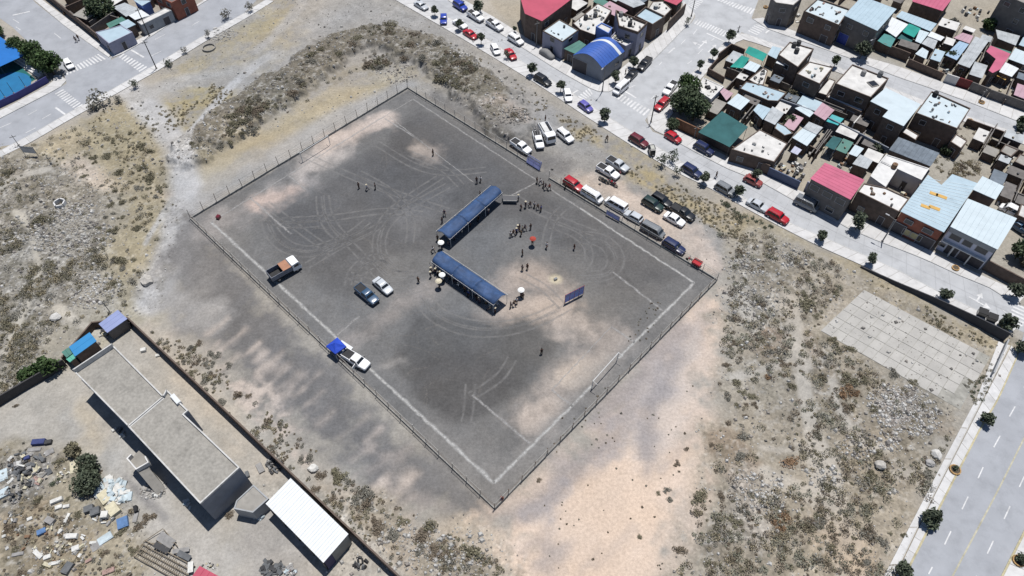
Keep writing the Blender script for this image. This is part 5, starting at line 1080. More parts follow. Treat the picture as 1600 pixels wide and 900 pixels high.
def car_proto(kind):
    L_, Wd, zb, zt, zr, r0, f0, r1, f1, wr = CAR[kind]; w2 = Wd / 2; gc = .24 if kind in ('sedan', 'hatch') else .34
    o = empty('car', (0, 0, -500)); b = MB()
    def ring(x, w, zl, zh): return [(x, -w * .9, zl), (x, -w, zl + .14), (x, -w, zh - .16), (x, -w * .9, zh - .01), (x, -w * .3, zh + .015), (x, w * .3, zh + .015), (x, w * .9, zh - .01), (x, w, zh - .16), (x, w, zl + .14), (x, w * .9, zl)]
    h = L_ / 2; bed = kind == 'pickup'
    rz_ = zt if kind != 'sedan' else .95
    S = [ring(-h, w2 * .84, gc + .2, rz_ - .18), ring(-h + .12, w2 * .95, gc, rz_ - .03), ring(-h * .6, w2, gc, rz_ + (.0 if not bed else .02)), ring(0, w2, gc - .04, zt), ring(f0 - .1, w2, gc - .02, zt - .01), ring(h * .72, w2 * .97, gc, zb), ring(h - .14, w2 * .9, gc + .02, zb - .12), ring(h, w2 * .74, gc + .14, zb - .28)]
    loft(b, S)
    tw = w2 * .76
    def gh(x0, x1, w, z, e=0.0): return [(x0, -w, z), (x1, -w * (1 - e), z), (x1, w * (1 - e), z), (x0, w, z)]
    loft(b, [gh(r0, f0, w2 * .93, zt - .03), gh(r0 + (r1 - r0) * .92, f0 + (f1 - f0) * .92, tw * 1.02, zr - .05), gh(r1 + .08, f1 - .1, tw * .94, zr)], True)
    bo = b.build('body', PT['white'], o); bv = bo.modifiers.new('soft', 'BEVEL'); bv.width = .05; bv.segments = 2; bv.limit_method = 'ANGLE'; bv.angle_limit = R(25)
    dg = bpy.context.evaluated_depsgraph_get(); me = bpy.data.meshes.new_from_object(bo.evaluated_get(dg)); bo.modifiers.clear(); bo.data = me; smooth(bo)
    def P(u, s, e=.02):       # point on the cabin side: u 0 rear..1 front, s 0 belt..1 roof
        x = (r0 + (r1 - r0) * s) + ((f0 + (f1 - f0) * s) - (r0 + (r1 - r0) * s)) * u; w = (w2 * .93 + (tw * 1.02 - w2 * .93) * s) + e; return x, w, (zt - .03) + (zr - .05 - zt + .03) * s
    lo, hi = .12, .92
    parts = [(.05, .33), (.36, .63), (.66, .95)] if kind in ('van', 'suv') else ([(.08, .46), (.5, .94)] if kind != 'sedan' else [(.12, .5), (.54, .92)])
    for sg in (-1, 1):
        for u0, u1 in parts:
            g = MB(); q = [P(u0, lo), P(u1, lo), P(u1, hi), P(u0, hi)]; q = [(x, sg * w, z) for x, w, z in q]; g.quad(q if sg < 0 else q[::-1]); g.build('side_window', M_CGLASS, o)
    def endpane(name, front):
        g = MB(); rows = []
        for s in (lo, hi):
            x = (f0 + (f1 - f0) * s + .025) if front else (r0 + (r1 - r0) * s - .025); w = (w2 * .93 + (tw * 1.02 - w2 * .93) * s) * .88; z = (zt - .03) + (zr - .05 - zt + .03) * s + .01; rows.append((x, w, z))
        q = [(rows[0][0], -rows[0][1], rows[0][2]), (rows[0][0], rows[0][1], rows[0][2]), (rows[1][0], rows[1][1], rows[1][2]), (rows[1][0], -rows[1][1], rows[1][2])]; g.quad(q if front else q[::-1]); g.build(name, M_CGLASS, o)
    endpane('windscreen', True); endpane('rear_window', False)
    for sx in (-1, 1):
        for sy in (-1, 1):
            x = sx * h * .62 - (.02 if sx > 0 else 0); t = MB(); t.tube((x, sy * (w2 - .2), wr), (x, sy * (w2 + .012), wr), wr, n=14); w = t.build('wheel', M_TYRE, o); r = MB(); r.tube((x, sy * (w2 - .02), wr), (x, sy * (w2 + .022), wr), wr * .6, n=10); r.build('rim', M_RIM, w)
    for sy in (-1, 1):
        l = MB(); l.box((h - .12, sy * w2 * .62, zb - .25), (.16, .3, .13)); l.build('headlight', M_LAMP, o)
        l = MB(); l.box((-h + .05, sy * w2 * .7, zt - .3), (.12, .22, .2)); l.build('tail_light', M_TAIL, o)
        l = MB(); l.box((f0 - .25, sy * (w2 + .08), zt + .06), (.12, .2, .14)); l.build('wing_mirror', M_BUMP, o)
    for x, z in ((h - .04, gc + .2), (-h + .02, gc + .24)): l = MB(); l.box((x, 0, z), (.14, Wd * .82, .16)); l.build('bumper', M_BUMP, o)
    if bed:
        l = MB(); l.box((-1.62, 0, zt + .03), (1.75, 1.5, .03)); l.build('bed_floor', M_BED, o)
        l = MB(); l.box((-1.62, w2 - .12, zt + .07), (1.85, .09, .12)); l.box((-1.62, -w2 + .12, zt + .07), (1.85, .09, .12)); l.box((-2.52, 0, zt + .07), (.09, 1.62, .12)); l.build('bed_side', PT['white'], o)
    if kind in ('suv', 'van'):
        for sy in (-1, 1): l = MB(); l.tube((r1 + .35, sy * tw * .8, zr + .05), (f1 - .35, sy * tw * .8, zr + .05), .025); l.build('roof_rail', M_RIM, o)
    return o
def setmat(o, m):
    sl = o.material_slots[0]; sl.link = 'OBJECT'; sl.material = m
_first = {}
def car(kind, px, py, dx, dy, colr, label, name='parked_car', cat='car', group='vehicles parked about the ground and streets', roof=None):
    if kind not in _proto: _proto[kind] = car_proto(kind)
    x, y, _ = at(px, py, .75); a = at2(px - dx * .1, py - dy * .1, .75); b = at2(px + dx * .1, py + dy * .1, .75); rz = math.atan2(b[1] - a[1], b[0] - a[0])
    z = .04 if True else 0
    o = copy_tree(_proto[kind], None, (x, y, z), rz); o.name = name; tag(o, label, cat, group)
    for c in o.children:
        if c.name.startswith(('body', 'bed_side')): setmat(c, PT[colr])
    return o
G1 = 'vehicles parked along the main street'; G2 = 'vehicles parked on the dirt north-east of the pitch'; G3 = 'vehicles in the side street'; G4 = 'vehicles on the pitch'
for kind, px, py, dx, dy, colr, label, nm, g in (
    ('sedan', 658, 8, 10, 6, 'silver', 'grey saloon car nearest the top edge on the field-side pavement', 'parked_car', G1),
    ('sedan', 693, 29, 0, 10, 'blue', 'blue saloon car standing crosswise on the field-side pavement', 'parked_car', G1),
    ('suv', 719, 9, 10, 6.5, 'blue', 'dark blue estate car on the far kerb near the top edge', 'parked_car', G1),
    ('pickup', 743, 25, 10, 6.2, 'white', 'white pickup behind the dark blue estate car', 'pickup_truck', G1),
    ('pickup', 773, 39, 10, 6.2, 'white', 'white pickup on the far kerb closest to the tall red-roofed house', 'pickup_truck', G1),
    ('sedan', 719, 37, 10, 6.2, 'white', 'white saloon half hidden behind a clipped street tree', 'parked_car', G1),
    ('sedan', 735, 53, 10, 6.5, 'red', 'red saloon between two clipped trees on the field side', 'parked_car', G1),
    ('hatch', 774, 77, 5, 9, 'white', 'white hatchback nosed onto the field-side pavement', 'parked_car', G1),
    ('sedan', 798, 84, 7, 9, 'red', 'red saloon under a ragged street tree', 'parked_car', G1),
    ('suv', 806, 62, 10, 6.2, 'white', 'white estate car by the tall red-roofed house', 'parked_car', G1),
    ('suv', 848, 125, 10, 6, 'black', 'black estate car in the shade of a clipped tree near the crossing', 'parked_car', G1),
    ('sedan', 887, 148, 2.5, 10, 'white', 'white saloon standing crosswise beside the small zebra crossing', 'parked_car', G1),
    ('hatch', 915, 166, 10, 7.5, 'purple', 'purple hatchback just past the small zebra crossing', 'parked_car', G1),
    ('van', 970, 138, -8, 7, 'white', 'white boxy van at the start of the big zebra crossing', 'van', G3),
    ('sedan', 986, 117, -8, 8, 'black', 'black saloon between the white van and the black pickup', 'parked_car', G3),
    ('pickup', 1007, 100, -8, 8.5, 'black', 'black pickup in the side street', 'pickup_truck', G3),
    ('suv', 1034, 163, -8, 7.5, 'red', 'bright red estate car beside the big green tree', 'parked_car', G3),
    ('pickup', 1047, 138, -7, 8, 'white', 'white pickup half hidden by the big green tree', 'pickup_truck', G3),
    ('suv', 998, 220, 10, 6, 'maroon', 'dark red estate car on the field side below the big zebra crossing', 'parked_car', G1),
    ('hatch', 1052, 214, 10, 6, 'red', 'red hatchback beside the brown yard wall', 'parked_car', G1),
    ('suv', 1100, 232, 10, 5.5, 'navy', 'dark navy car below the wide green shade net', 'parked_car', G1),
    ('suv', 1081, 267, 10, 6, 'navy', 'navy estate car with pale rear on the field side', 'parked_car', G1),
    ('suv', 1134, 296, 10, 5.6, 'grey', 'grey estate car next to a clipped tree on the field side', 'parked_car', G1),
    ('hatch', 1177, 282, 10, 4.8, 'rust', 'faded red hatchback in front of the blue grey sheet fence', 'parked_car', G1),
    ('sedan', 1184, 320, 10, 5.2, 'silver', 'silver saloon ahead of the red estate car', 'parked_car', G1),
    ('suv', 1215, 338, 10, 5.5, 'red', 'bright red estate car on the field side opposite the pink-roofed house', 'parked_car', G1),
    ('van', 1260, 319, 10, 4.8, 'grey', 'dark minibus with grey roof in front of the pink-roofed house', 'van', G1),
    ('pickup', 814, 229, 10, 6.5, 'white', 'white pickup nearest the pitch fence and the blue banner', 'pickup_truck', G2),
    ('suv', 883, 212, 9, 7.5, 'white', 'white estate car right of the white tipper', 'parked_car', G2),
    ('pickup', 965, 257, 10, 6, 'silver', 'silver pickup behind the white pickup with dark load bed', 'pickup_truck', G2),
    ('pickup', 950, 268, 10, 5.8, 'white', 'white pickup with dark load bed beside the motorbikes', 'pickup_truck', G2),
    ('suv', 896, 288, 10, 6.6, 'red', 'red estate car first in the row behind the pitch fence', 'parked_car', G2),
    ('van', 925, 306, 10, 6, 'white', 'white minibus second in the row behind the pitch fence', 'van', G2),
    ('van', 963, 320, -10, -5.6, 'white', 'white people carrier with roof rails behind the purple banner', 'van', G2),
    ('hatch', 990, 338, -10, -5.4, 'silver', 'small silver hatchback in the row behind the pitch fence', 'parked_car', G2),
    ('suv', 1020, 319, 10, 5.8, 'green', 'dark green estate car with pale windscreen on the dirt', 'parked_car', G2),
    ('suv', 1034, 313, 10, 5.8, 'black', 'black estate car close behind the dark green one', 'parked_car', G2),
    ('pickup', 1067, 332, 10, 6, 'black', 'black pickup beside the white saloon on the dirt', 'pickup_truck', G2),
    ('sedan', 1054, 342, 10, 5.6, 'white', 'white saloon in front of the black pickup', 'parked_car', G2),
    ('van', 1020, 360, 10, 5.4, 'grey', 'dark grey van in the row behind the pitch fence', 'van', G2),
    ('suv', 1053, 385, 10, 6, 'navy', 'navy estate car last in the row behind the pitch fence', 'parked_car', G2),
    ('pickup', 573, 460, 9.5, 8, 'dkblue', 'dark blue pickup parked on the sand of the pitch', 'pickup_truck', G4),
    ('sedan', 598, 446, 9, 8, 'silver', 'silver saloon beside the dark blue pickup on the pitch', 'parked_car', G4),
    ('pickup', 556, 562, 10, 6, 'white', 'white pickup with dark bed and open door beside the blue canopy', 'pickup_truck', G4),
    ('hatch', 107, 100, 6, 8, 'white', 'white hatchback with dark windows at the west crossing', 'parked_car', 'vehicles on the west streets'),
    ('van', 1582, 331, -10, -5, 'white', 'white van in the yard behind the white rendered house', 'van', 'vehicles in house yards'),
    ('pickup', 1592, 354, -9, -6, 'dkblue', 'blue grey pickup in the yard right of the white rendered house', 'pickup_truck', 'vehicles in house yards')):
    o = car(kind, px, py, dx, dy, colr, label, nm, {'pickup_truck': 'pickup', 'van': 'van'}.get(nm, 'car'), g)
    if label.startswith('white pickup with dark bed and open'):
        d = MB(); d.box((.75, -1.35, .9), (.08, .95, .75), 0.15); d.build('open_door', PT['white'], o)
for k in _proto.values():
    for c in list(k.children):
        for cc in list(c.children): bpy.data.objects.remove(cc)
        bpy.data.objects.remove(c)
    bpy.data.objects.remove(k)
def here(px, py, dx, dy, h=.6):
    x, y, _ = at(px, py, h); a = at2(px - dx * .1, py - dy * .1, h); b = at2(px + dx * .1, py + dy * .1, h); return (x, y, .03), math.atan2(b[1] - a[1], b[0] - a[0])
def wheels(o, xs, w, r, width=.25):
    for x in xs:
        for s in (-1, 1):
            t = MB(); t.tube((x, s * (w - width), r), (x, s * w, r), r, n=14); k = t.build('wheel', M_TYRE, o); q = MB(); q.tube((x, s * (w - .02), r), (x, s * (w + .015), r), r * .55, n=10); q.build('rim', M_RIM, k)
def truck(px, py, dx, dy, label, bedlen, bedc, cover=None, load=None, L_=6.0):
    l, rz = here(px, py, dx, dy, 1.2); o = empty('truck', l, rz, label, 'truck', None); h = L_ / 2; w = 1.1
    b = MB(); loft(b, [[(h - 1.75, -w, .6), (h - 1.75, w, .6), (h - 1.75, w, 2.3), (h - 1.75, -w, 2.3)], [(h - .6, -w, .55), (h - .6, w, .55), (h - .6, w * .94, 2.35), (h - .6, -w * .94, 2.35)], [(h - .12, -w * .97, .5), (h - .12, w * .97, .5), (h - .32, w * .92, 2.2), (h - .32, -w * .92, 2.2)], [(h, -w * .92, .55), (h, w * .92, .55), (h - .06, w * .9, 1.3), (h - .06, -w * .9, 1.3)]]); b.build('cab', PT['white'], o)
    g = MB(); g.quad([(h - .05, -.9, 1.42), (h - .05, .9, 1.42), (h - .25, .84, 2.12), (h - .25, -.84, 2.12)]); g.build('windscreen', M_CGLASS, o)
    for s in (-1, 1): g = MB(); g.box((h - .95, s * w * .985, 1.75), (.9, .06, .55)); g.build('side_window', M_CGLASS, o); k = MB(); k.box((h - .03, s * .75, .8), (.1, .3, .2)); k.build('headlight', M_LAMP, o); k = MB(); k.box((h - .3, s * 1.25, 1.8), (.1, .2, .35)); k.build('wing_mirror', M_BUMP, o)
    c = MB(); c.box((-.4, 0, .7), (L_ - .6, .9, .22)); c.build('chassis', M_STEEL, o)
    x1 = h - 1.85; x0 = x1 - bedlen; mx = (x0 + x1) / 2; f = MB(); f.box((mx, 0, .98), (bedlen, 2.2, .12)); f.build('bed_floor', M_BED, o)
    for c_, s_ in (((mx, 1.08, 1.55), (bedlen, .08, 1.05)), ((mx, -1.08, 1.55), (bedlen, .08, 1.05)), ((x0 + .04, 0, 1.55), (.08, 2.1, 1.05)), ((x1 - .04, 0, 1.62), (.08, 2.1, 1.2))):
        q = MB(); q.box(c_, s_); q.build('bed_side', bedc, o)
    if cover: q = MB(); q.box((x1 - .85, 0, 2.13), (1.65, 2.24, .08)); q.build('load_cover', cover, o)
    if load: q = MB(); q.box((mx, -.25, 1.75), (bedlen * .9, 1.1, .9)); q.build('load', load, o)
    wheels(o, (h - 1.0, -h + 1.3), 1.08, .45, .3); return o
truck(444, 421, 10, -5.6, 'open truck with white cab and brown load cover on the pitch', 4.1, mat('truck_side', (.16, .17, .20), .6, .15, 2), mat('brown_cover', alb(190, 140, 112), .8, .12, 1))
truck(855, 208, 5.5, 9.5, 'white tipper truck on the dirt between two white cars', 3.6, PT['white'], None, mat('white_load', alb(235, 235, 232), .8, .1, 1), 5.4)
o = car('pickup', 842, 219, 3, 10, 'white', 'white pickup loaded with long dark poles beside the white tipper', 'pickup_truck', 'pickup', G2) if False else None
def pole_pickup():
    _proto.clear(); o = car('pickup', 841, 219, 3, 10, 'white', 'white pickup loaded with long dark poles beside the white tipper', 'pickup_truck', 'pickup', G2)
    for k in list(_proto.values()):
        for c in list(k.children):
            for cc in list(c.children): bpy.data.objects.remove(cc)
            bpy.data.objects.remove(c)
        bpy.data.objects.remove(k)
    l = o.location; e = empty('pole_bundle', (l.x, l.y, 1.45), o.rotation_euler.z, 'long dark poles sticking out of the bed of a white pickup', 'poles')
    for y in (-.45, .1, .5): q = MB(); q.box((-2.0, y, .0), (3.6, .22, .2), 0, (0, .06)); q.build('pole', M_STEEL, e)
pole_pickup()
def covered():
    l, rz = here(855, 84, 10, 6.2); o = empty('covered_car', l, rz, 'car under a dull grey cover in front of the mint-roofed shop', 'car'); b = MB()
    S = []
    for x, w, z in ((-2.2, .6, .75), (-1.9, .86, 1.0), (-1.1, .9, 1.35), (-.3, .88, 1.5), (.5, .9, 1.38), (1.2, .9, 1.05), (1.9, .84, .92), (2.2, .6, .65)): S.append([(x, -w, .12), (x, -w, z * .62), (x, -w * .72, z), (x, 0, z + .03), (x, w * .72, z), (x, w, z * .62), (x, w, .12)])
    loft(b, S); k = b.build('cover', mat('car_cover', (.17, .17, .17), .75, .12, 2), o); smooth(k); wheels(o, (1.4, -1.4), .84, .3, .2)
covered()
def motorbike(px, py, dx, dy, label, colr, name='motorbike', cat='motorbike', group='motorbikes beside the white pickup'):
    l, rz = here(px, py, dx, dy, .5); o = empty(name, l, rz, label, cat, group)
    for x in (-.62, .64):
        t = MB(); n = 14
        V = []; F = []
        for i in range(n):
            a = 2 * math.pi * i / n
            for r, y in ((.31, -.05), (.31, .05), (.22, .05), (.22, -.05)): V.append((x + r * math.cos(a), y, .31 + r * math.sin(a)))
        for i in range(n):
            for k in range(4): F.append((4 * i + k, 4 * i + (k + 1) % 4, 4 * ((i + 1) % n) + (k + 1) % 4, 4 * ((i + 1) % n) + k))
        t.add(V, F); w = t.build('wheel', M_TYRE, o); q = MB(); q.tube((x, -.06, .31), (x, .06, .31), .09, n=8); q.build('hub', M_RIM, w)
    b = MB(); b.box((.12, 0, .82), (.5, .3, .22), 0, (0, -.12), .8); b.build('fuel_tank', PT[colr], o)
    b = MB(); b.box((-.4, 0, .84), (.62, .26, .1)); b.build('seat', M_BUMP, o)
    b = MB(); b.box((0, 0, .45), (.5, .28, .36)); b.build('engine', M_STEEL, o)
    b = MB(); b.tube((.64, 0, .31), (.4, 0, 1.02), .04); b.tube((-.62, 0, .31), (.0, 0, .5), .04); b.tube((-.7, 0, .75), (.35, 0, .85), .04); b.build('frame', M_STEEL, o)
    b = MB(); b.tube((.36, -.36, 1.08), (.36, .36, 1.08), .02); b.build('handlebar', M_STEEL, o); b = MB(); b.tube((.5, 0, .92), (.58, 0, .92), .1, n=10); b.build('headlight', M_LAMP, o)
    b = MB(); b.box((-.72, 0, .62), (.4, .14, .04), 0, (0, .4)); b.build('mudguard', PT[colr], o); return o
motorbike(941, 280, 8, 4, 'dark motorbike close to the white pickup with dark load bed', 'black')
motorbike(946, 283, 8, 4, 'second dark motorbike between the dark one and the red ones', 'green')
motorbike(955, 285, 8, 5, 'red motorbike nearest the two dark motorbikes', 'red'); motorbike(960, 288, 8, 5, 'red motorbike farthest from the two dark motorbikes', 'maroon')
def trike():
    l, rz = here(1084, 408, -10, -5.5, .7); o = empty('cargo_tricycle', l, rz, 'three-wheeled motorbike with bright red load box behind the pitch fence', 'tricycle')
    b = MB(); b.box((-.7, 0, .6), (1.7, 1.3, .08)); b.build('box_floor', PT['red'], o)
    for c, s in (((-.7, .63, .82), (1.7, .06, .4)), ((-.7, -.63, .82), (1.7, .06, .4)), ((.13, 0, .82), (.06, 1.2, .4)), ((-1.53, 0, .82), (.06, 1.2, .4))): q = MB(); q.box(c, s); q.build('box_side', PT['red'], o)
    wheels(o, (-.8,), .72, .28, .14); t = MB(); t.tube((1.35, -.05, .28), (1.35, .05, .28), .28, n=14); t.build('wheel', M_TYRE, o)
    b = MB(); b.box((.62, 0, .75), (.6, .28, .14)); b.build('seat', M_BUMP, o); b = MB(); b.box((.95, 0, .75), (.35, .26, .24), 0, None, .8); b.build('fuel_tank', PT['red'], o)
    b = MB(); b.tube((1.35, 0, .28), (1.1, 0, 1.0), .04); b.tube((-.2, 0, .5), (1.1, 0, .6), .05); b.build('frame', M_STEEL, o); b = MB(); b.tube((1.1, -.38, 1.05), (1.1, .38, 1.05), .025); b.build('handlebar', M_STEEL, o)
trike()
def mototaxi():
    l, rz = here(1019, 237, 3, 9, .8); o = empty('mototaxi', l, rz, 'black three-wheeled taxi with pale roof patch on the field-side pavement', 'mototaxi')
    b = MB(); loft(b, [[(-1.3, -.6, .4), (-1.3, .6, .4), (-1.25, .58, 1.65), (-1.25, -.58, 1.65)], [(.3, -.62, .35), (.3, .62, .35), (.2, .6, 1.75), (.2, -.6, 1.75)], [(.9, -.5, .4), (.9, .5, .4), (.6, .5, 1.6), (.6, -.5, 1.6)]]); b.build('cabin', PT['taxi'], o)
    b = MB(); b.box((-.35, 0, 1.74), (1.1, .8, .06)); b.build('roof_patch', mat('pale_roof_patch', alb(205, 205, 195), .7, .1, 2), o)
    g = MB(); g.quad([(.92, -.42, .85), (.92, .42, .85), (.68, .42, 1.5), (.68, -.42, 1.5)]); g.build('windscreen', M_CGLASS, o)
    wheels(o, (-.8,), .68, .27, .13); t = MB(); t.tube((1.05, -.05, .27), (1.05, .05, .27), .27, n=14); t.build('wheel', M_TYRE, o); k = MB(); k.box((.95, 0, .6), (.12, .2, .14)); k.build('headlight', M_LAMP, o)
mototaxi()
# ------------------------------------------------------------ pitch fence, goals, tents, banners
M_POST = mat('fence_post', alb(190, 188, 182), .85, .15, 2, dirt=.3)
M_CURB = mat('fence_curb', alb(168, 166, 160), .9, .2, 1.5, dirt=.3)
M_RUST = mat('rusty_steel', (.09, .06, .045), .8, .3, 3)
def fence(label, a, b, zt=2.1, post=M_POST, curbh=.35, step=3.0):
    A, B = W([a, b]); o = empty('pitch_fence', (*lerp2(A, B, .5), 0), 0, label, 'fence', 'fence runs round the pitch'); c = o.location
    A = (A[0] - c.x, A[1] - c.y); B = (B[0] - c.x, B[1] - c.y); l = math.hypot(B[0] - A[0], B[1] - A[1]); n = round(l / step); rz = math.atan2(B[1] - A[1], B[0] - A[0])
    k = MB(); P = [lerp2(A, B, i / (2 * n)) for i in range(2 * n + 1)]
    for p, q in zip(P[:-1], P[1:]): k.box(((p[0] + q[0]) / 2, (p[1] + q[1]) / 2, curbh / 2 - .05), (l / (2 * n) - .02, .2, curbh + .1 + random.uniform(-.03, .03)), rz)
    k.build('base_curb', M_CURB, o)
    pm = None
    for i in range(n + 1):
        p = lerp2(A, B, i / n)
        if pm is None:
            s = MB(); s.tube((0, 0, 0), (0, 0, zt), .05, n=6); s.box((0, 0, zt + .02), (.13, .13, .05)); q = s.build('post', post, o); pm = q.data
        else: q = bpy.data.objects.new('post', pm); COL.objects.link(q); q.parent = o
        q.location = (p[0] + random.uniform(-.04, .04), p[1] + random.uniform(-.04, .04), 0); q.rotation_euler = (random.uniform(-.05, .05), random.uniform(-.05, .05), rz)
    r = MB()
    for i in range(n):
        if random.random() < .86: p, q = lerp2(A, B, (i + .04) / n), lerp2(A, B, (i + .96) / n); r.tube((*p, zt - .08), (*q, zt - .08), .035, n=5)
    r.build('top_rail', M_POST, o); w_ = MB()
    for z in (.7, 1.15, 1.6): w_.tube((*A, z), (*B, z), .012, n=4)
    w_.build('wire', M_RUST, o)
fence('south-west side of the pitch fence beside the blue canopy', (298, 342), (773, 795))
fence('north-west side of the pitch fence behind the far goal', (298, 342), (637, 138), 2.4, M_RUST)
fence('north-east side of the pitch fence ending at the tilted blue banner', (637, 138), (843, 266), 2.2)
fence('north-east side of the pitch fence along the row of parked cars', (858, 279), (1120, 438), 2.2)
fence('south-east side of the pitch fence behind the near goal', (1120, 438), (773, 795), 2.0, M_RUST, .4)
M_GOAL = mat('goal_white', alb(238, 238, 236), .6, .08, 2)
def goal(a, b, label):
    A, B = W([a, b]); o = empty('goal', (*lerp2(A, B, .5), 0), 0, label, 'goal', 'football goals'); c = o.location; A = (A[0] - c.x, A[1] - c.y); B = (B[0] - c.x, B[1] - c.y)
    for p in (A, B): k = MB(); k.tube((*p, 0), (*p, 2.44), .07, n=8); k.build('goal_post', M_GOAL, o)
    k = MB(); k.tube((*A, 2.44), (*B, 2.44), .07, n=8); k.build('crossbar', M_GOAL, o)
    d = Vector((B[0] - A[0], B[1] - A[1])).normalized(); nx, ny = d.y, -d.x
    if (c.x + nx) ** 2 < 0: pass
    k = MB()
    for p in (A, B): k.tube((*p, 2.4), (p[0] + nx * .9 * (1 if c.y < 90 else -1), p[1] + ny * .9 * (1 if c.y < 90 else -1), 2.2), .04, n=6)
    k.build('stay', M_GOAL, o)
goal((924.5, 607), (964, 563), 'white goal frame at the near end of the pitch'); goal((473, 253), (516, 226), 'white goal frame at the far end of the pitch')
M_TENT = mat('blue_canvas', alb(58, 86, 128), .7, .22, .8, bump=.8, bscale=1.4, dirt=-.45)
def tent(quad_px, label, segs, hE=2.5, hR=3.25, seed=1):
    Q = [Vector((*at2(x, y, hE), 0)) for x, y in quad_px]; c = sum(Q, Vector()) / 4; Q = [q - c for q in Q]; a, b, d, e = Q      # a-b one end, d-e the other; a-e and b-d the long sides
    o = empty('tent', (c.x, c.y, 0), 0, label, 'tent', 'long blue tents on the pitch'); rnd = random.Random(seed)
    for s in range(segs):
        u0, u1 = s / segs, (s + 1) / segs; NU, NV = 10, 10; V = []
        for i in range(NU + 1):
            u = u0 + (u1 - u0) * i / NU; p = a.lerp(e, u); q = b.lerp(d, u)
            for j in range(NV + 1):
                v = j / NV; r = p.lerp(q, v); k = 1 - abs(2 * v - 1)
                sag = -.34 * math.sin(math.pi * i / NU) * (k * .5 + .35) + .1 * math.sin(9 * u * segs + 4 * v + seed) * .6 + .05 * math.sin(17 * v + 5 * u + s) + rnd.uniform(-.05, .05)
                V.append((r.x, r.y, hE + (hR - hE) * min(1, k * 1.25) ** .8 + sag * (.4 + k) - (.34 if j in (0, NV) else 0)))
        m = MB(); m.add(V, [(i * (NV + 1) + j, (i + 1) * (NV + 1) + j, (i + 1) * (NV + 1) + j + 1, i * (NV + 1) + j + 1) for i in range(NU) for j in range(NV)]); upfix(k := m.build('canopy', M_TENT, o)); smooth(k); t = k.modifiers.new('t', 'SOLIDIFY'); t.thickness = .02
    for s in range(segs + 1):
        u = s / segs
        for p in (a.lerp(e, u) * .985, b.lerp(d, u) * .985): k = MB(); k.tube((p.x, p.y, 0), (p.x, p.y, hE), .045, n=6); k.build('pole', M_GOAL, o)
        p, q = a.lerp(e, u), b.lerp(d, u); k = MB(); m_ = (p + q) / 2; k.tube((p.x, p.y, hE - .05), (m_.x, m_.y, hR - .08), .03, n=5); k.tube((m_.x, m_.y, hR - .08), (q.x, q.y, hE - .05), .03, n=5); k.build('roof_bar', M_GOAL, o)
    for p, q in ((a, e), (b, d)): k = MB(); k.tube((p.x, p.y, hE - .03), (q.x, q.y, hE - .03), .03, n=5); k.build('edge_bar', M_GOAL, o)
    return o
tent([(681, 361), (703, 374), (785, 301), (766, 290)], 'long dark blue tent nearest the parked cars and the gate', 3, seed=2)
tent([(692, 392), (674, 409), (771, 477), (793, 460)], 'long dark blue tent with a seated crowd along its lower side', 3, seed=5)
def ramp():
    A, B, C, D = [at2(x, y, .9) for x, y in ((785, 305), (808, 306.5), (808, 313.5), (786, 313))]; c = centroid([A, B, C, D]); o = empty('stage_platform', (*c, 0), 0, 'low dark platform with pale edge at the end of the long blue tent', 'platform'); P = [(x - c[0], y - c[1]) for x, y in (A, B, C, D)]
    b = MB(); b.prism(P, .8, .9, bottom=True); b.build('deck', M_STEEL, o); b = MB(); b.prism([P[2], P[3], (P[3][0], P[3][1] - .1), (P[2][0], P[2][1] - .1)], .55, .93); b.prism([P[0], P[1], (P[1][0], P[1][1] + .1), (P[0][0], P[0][1] + .1)], .6, .93); b.build('edge_board', M_POST, o)
    for p in shrink(P, .15): k = MB(); k.box((p[0], p[1], .4), (.1, .1, .8)); k.build('leg', M_STEEL, o)
ramp()
def popup():
    h = 2.2; Q = [at2(x, y, h) for x, y in ((527, 527), (541, 541), (524, 553), (509, 541))]; c = centroid(Q); P = [(x - c[0], y - c[1]) for x, y in Q]; o = empty('pop_up_canopy', (*c, 0), 0, 'bright blue pop-up canopy with pointed top beside the pitch fence', 'canopy'); m = mat('bright_blue_canvas', alb(52, 92, 222), .7, .05, .8, bump=.2, bscale=2)
    for i in range(4):
        a, b = P[i], P[(i + 1) % 4]; mid = ((a[0] + b[0]) / 2, (a[1] + b[1]) / 2); k = MB(); k.add([(*a, h), (*mid, h - .08), (*b, h), (0, 0, h + .95), (a[0] * .5, a[1] * .5, h + .5), (b[0] * .5, b[1] * .5, h + .5), (mid[0] * .5, mid[1] * .5, h + .36)], [(0, 1, 6, 4), (1, 2, 5, 6), (4, 6, 3), (6, 5, 3)]); upfix(k.build('canopy_panel', m, o))
        v = MB(); v.quad([(*a, h - .01), (*b, h - .01), (b[0], b[1], h - .28), (a[0], a[1], h - .28)]); v.build('valance', m, o); k = MB(); k.tube((a[0] * .97, a[1] * .97, 0), (a[0] * .97, a[1] * .97, h), .04, n=6); k.build('leg', M_GOAL, o)
    x, y = at2(541, 541, .5); s = empty('white_table', (x, y, 0), -.6, 'white table sticking out from under the bright blue canopy', 'table'); k = MB(); k.box((0, 0, .76), (2.6, .75, .06)); k.build('table_top', M_BRIGHT, s)
    for q in ((1.1, .3), (1.1, -.3), (-1.1, .3), (-1.1, -.3)): k = MB(); k.tube((*q, 0), (*q, .74), .03); k.build('leg', M_STEEL, s)
popup()
M_BAN = mat('banner_blue', (.2, .26, .56), .6, .12, 1.2); M_BANP = mat('banner_purple', (.34, .35, .6), .6, .15, 1.2); M_REDP = mat('red_post', (.3, .03, .03), .6, .1, 2)
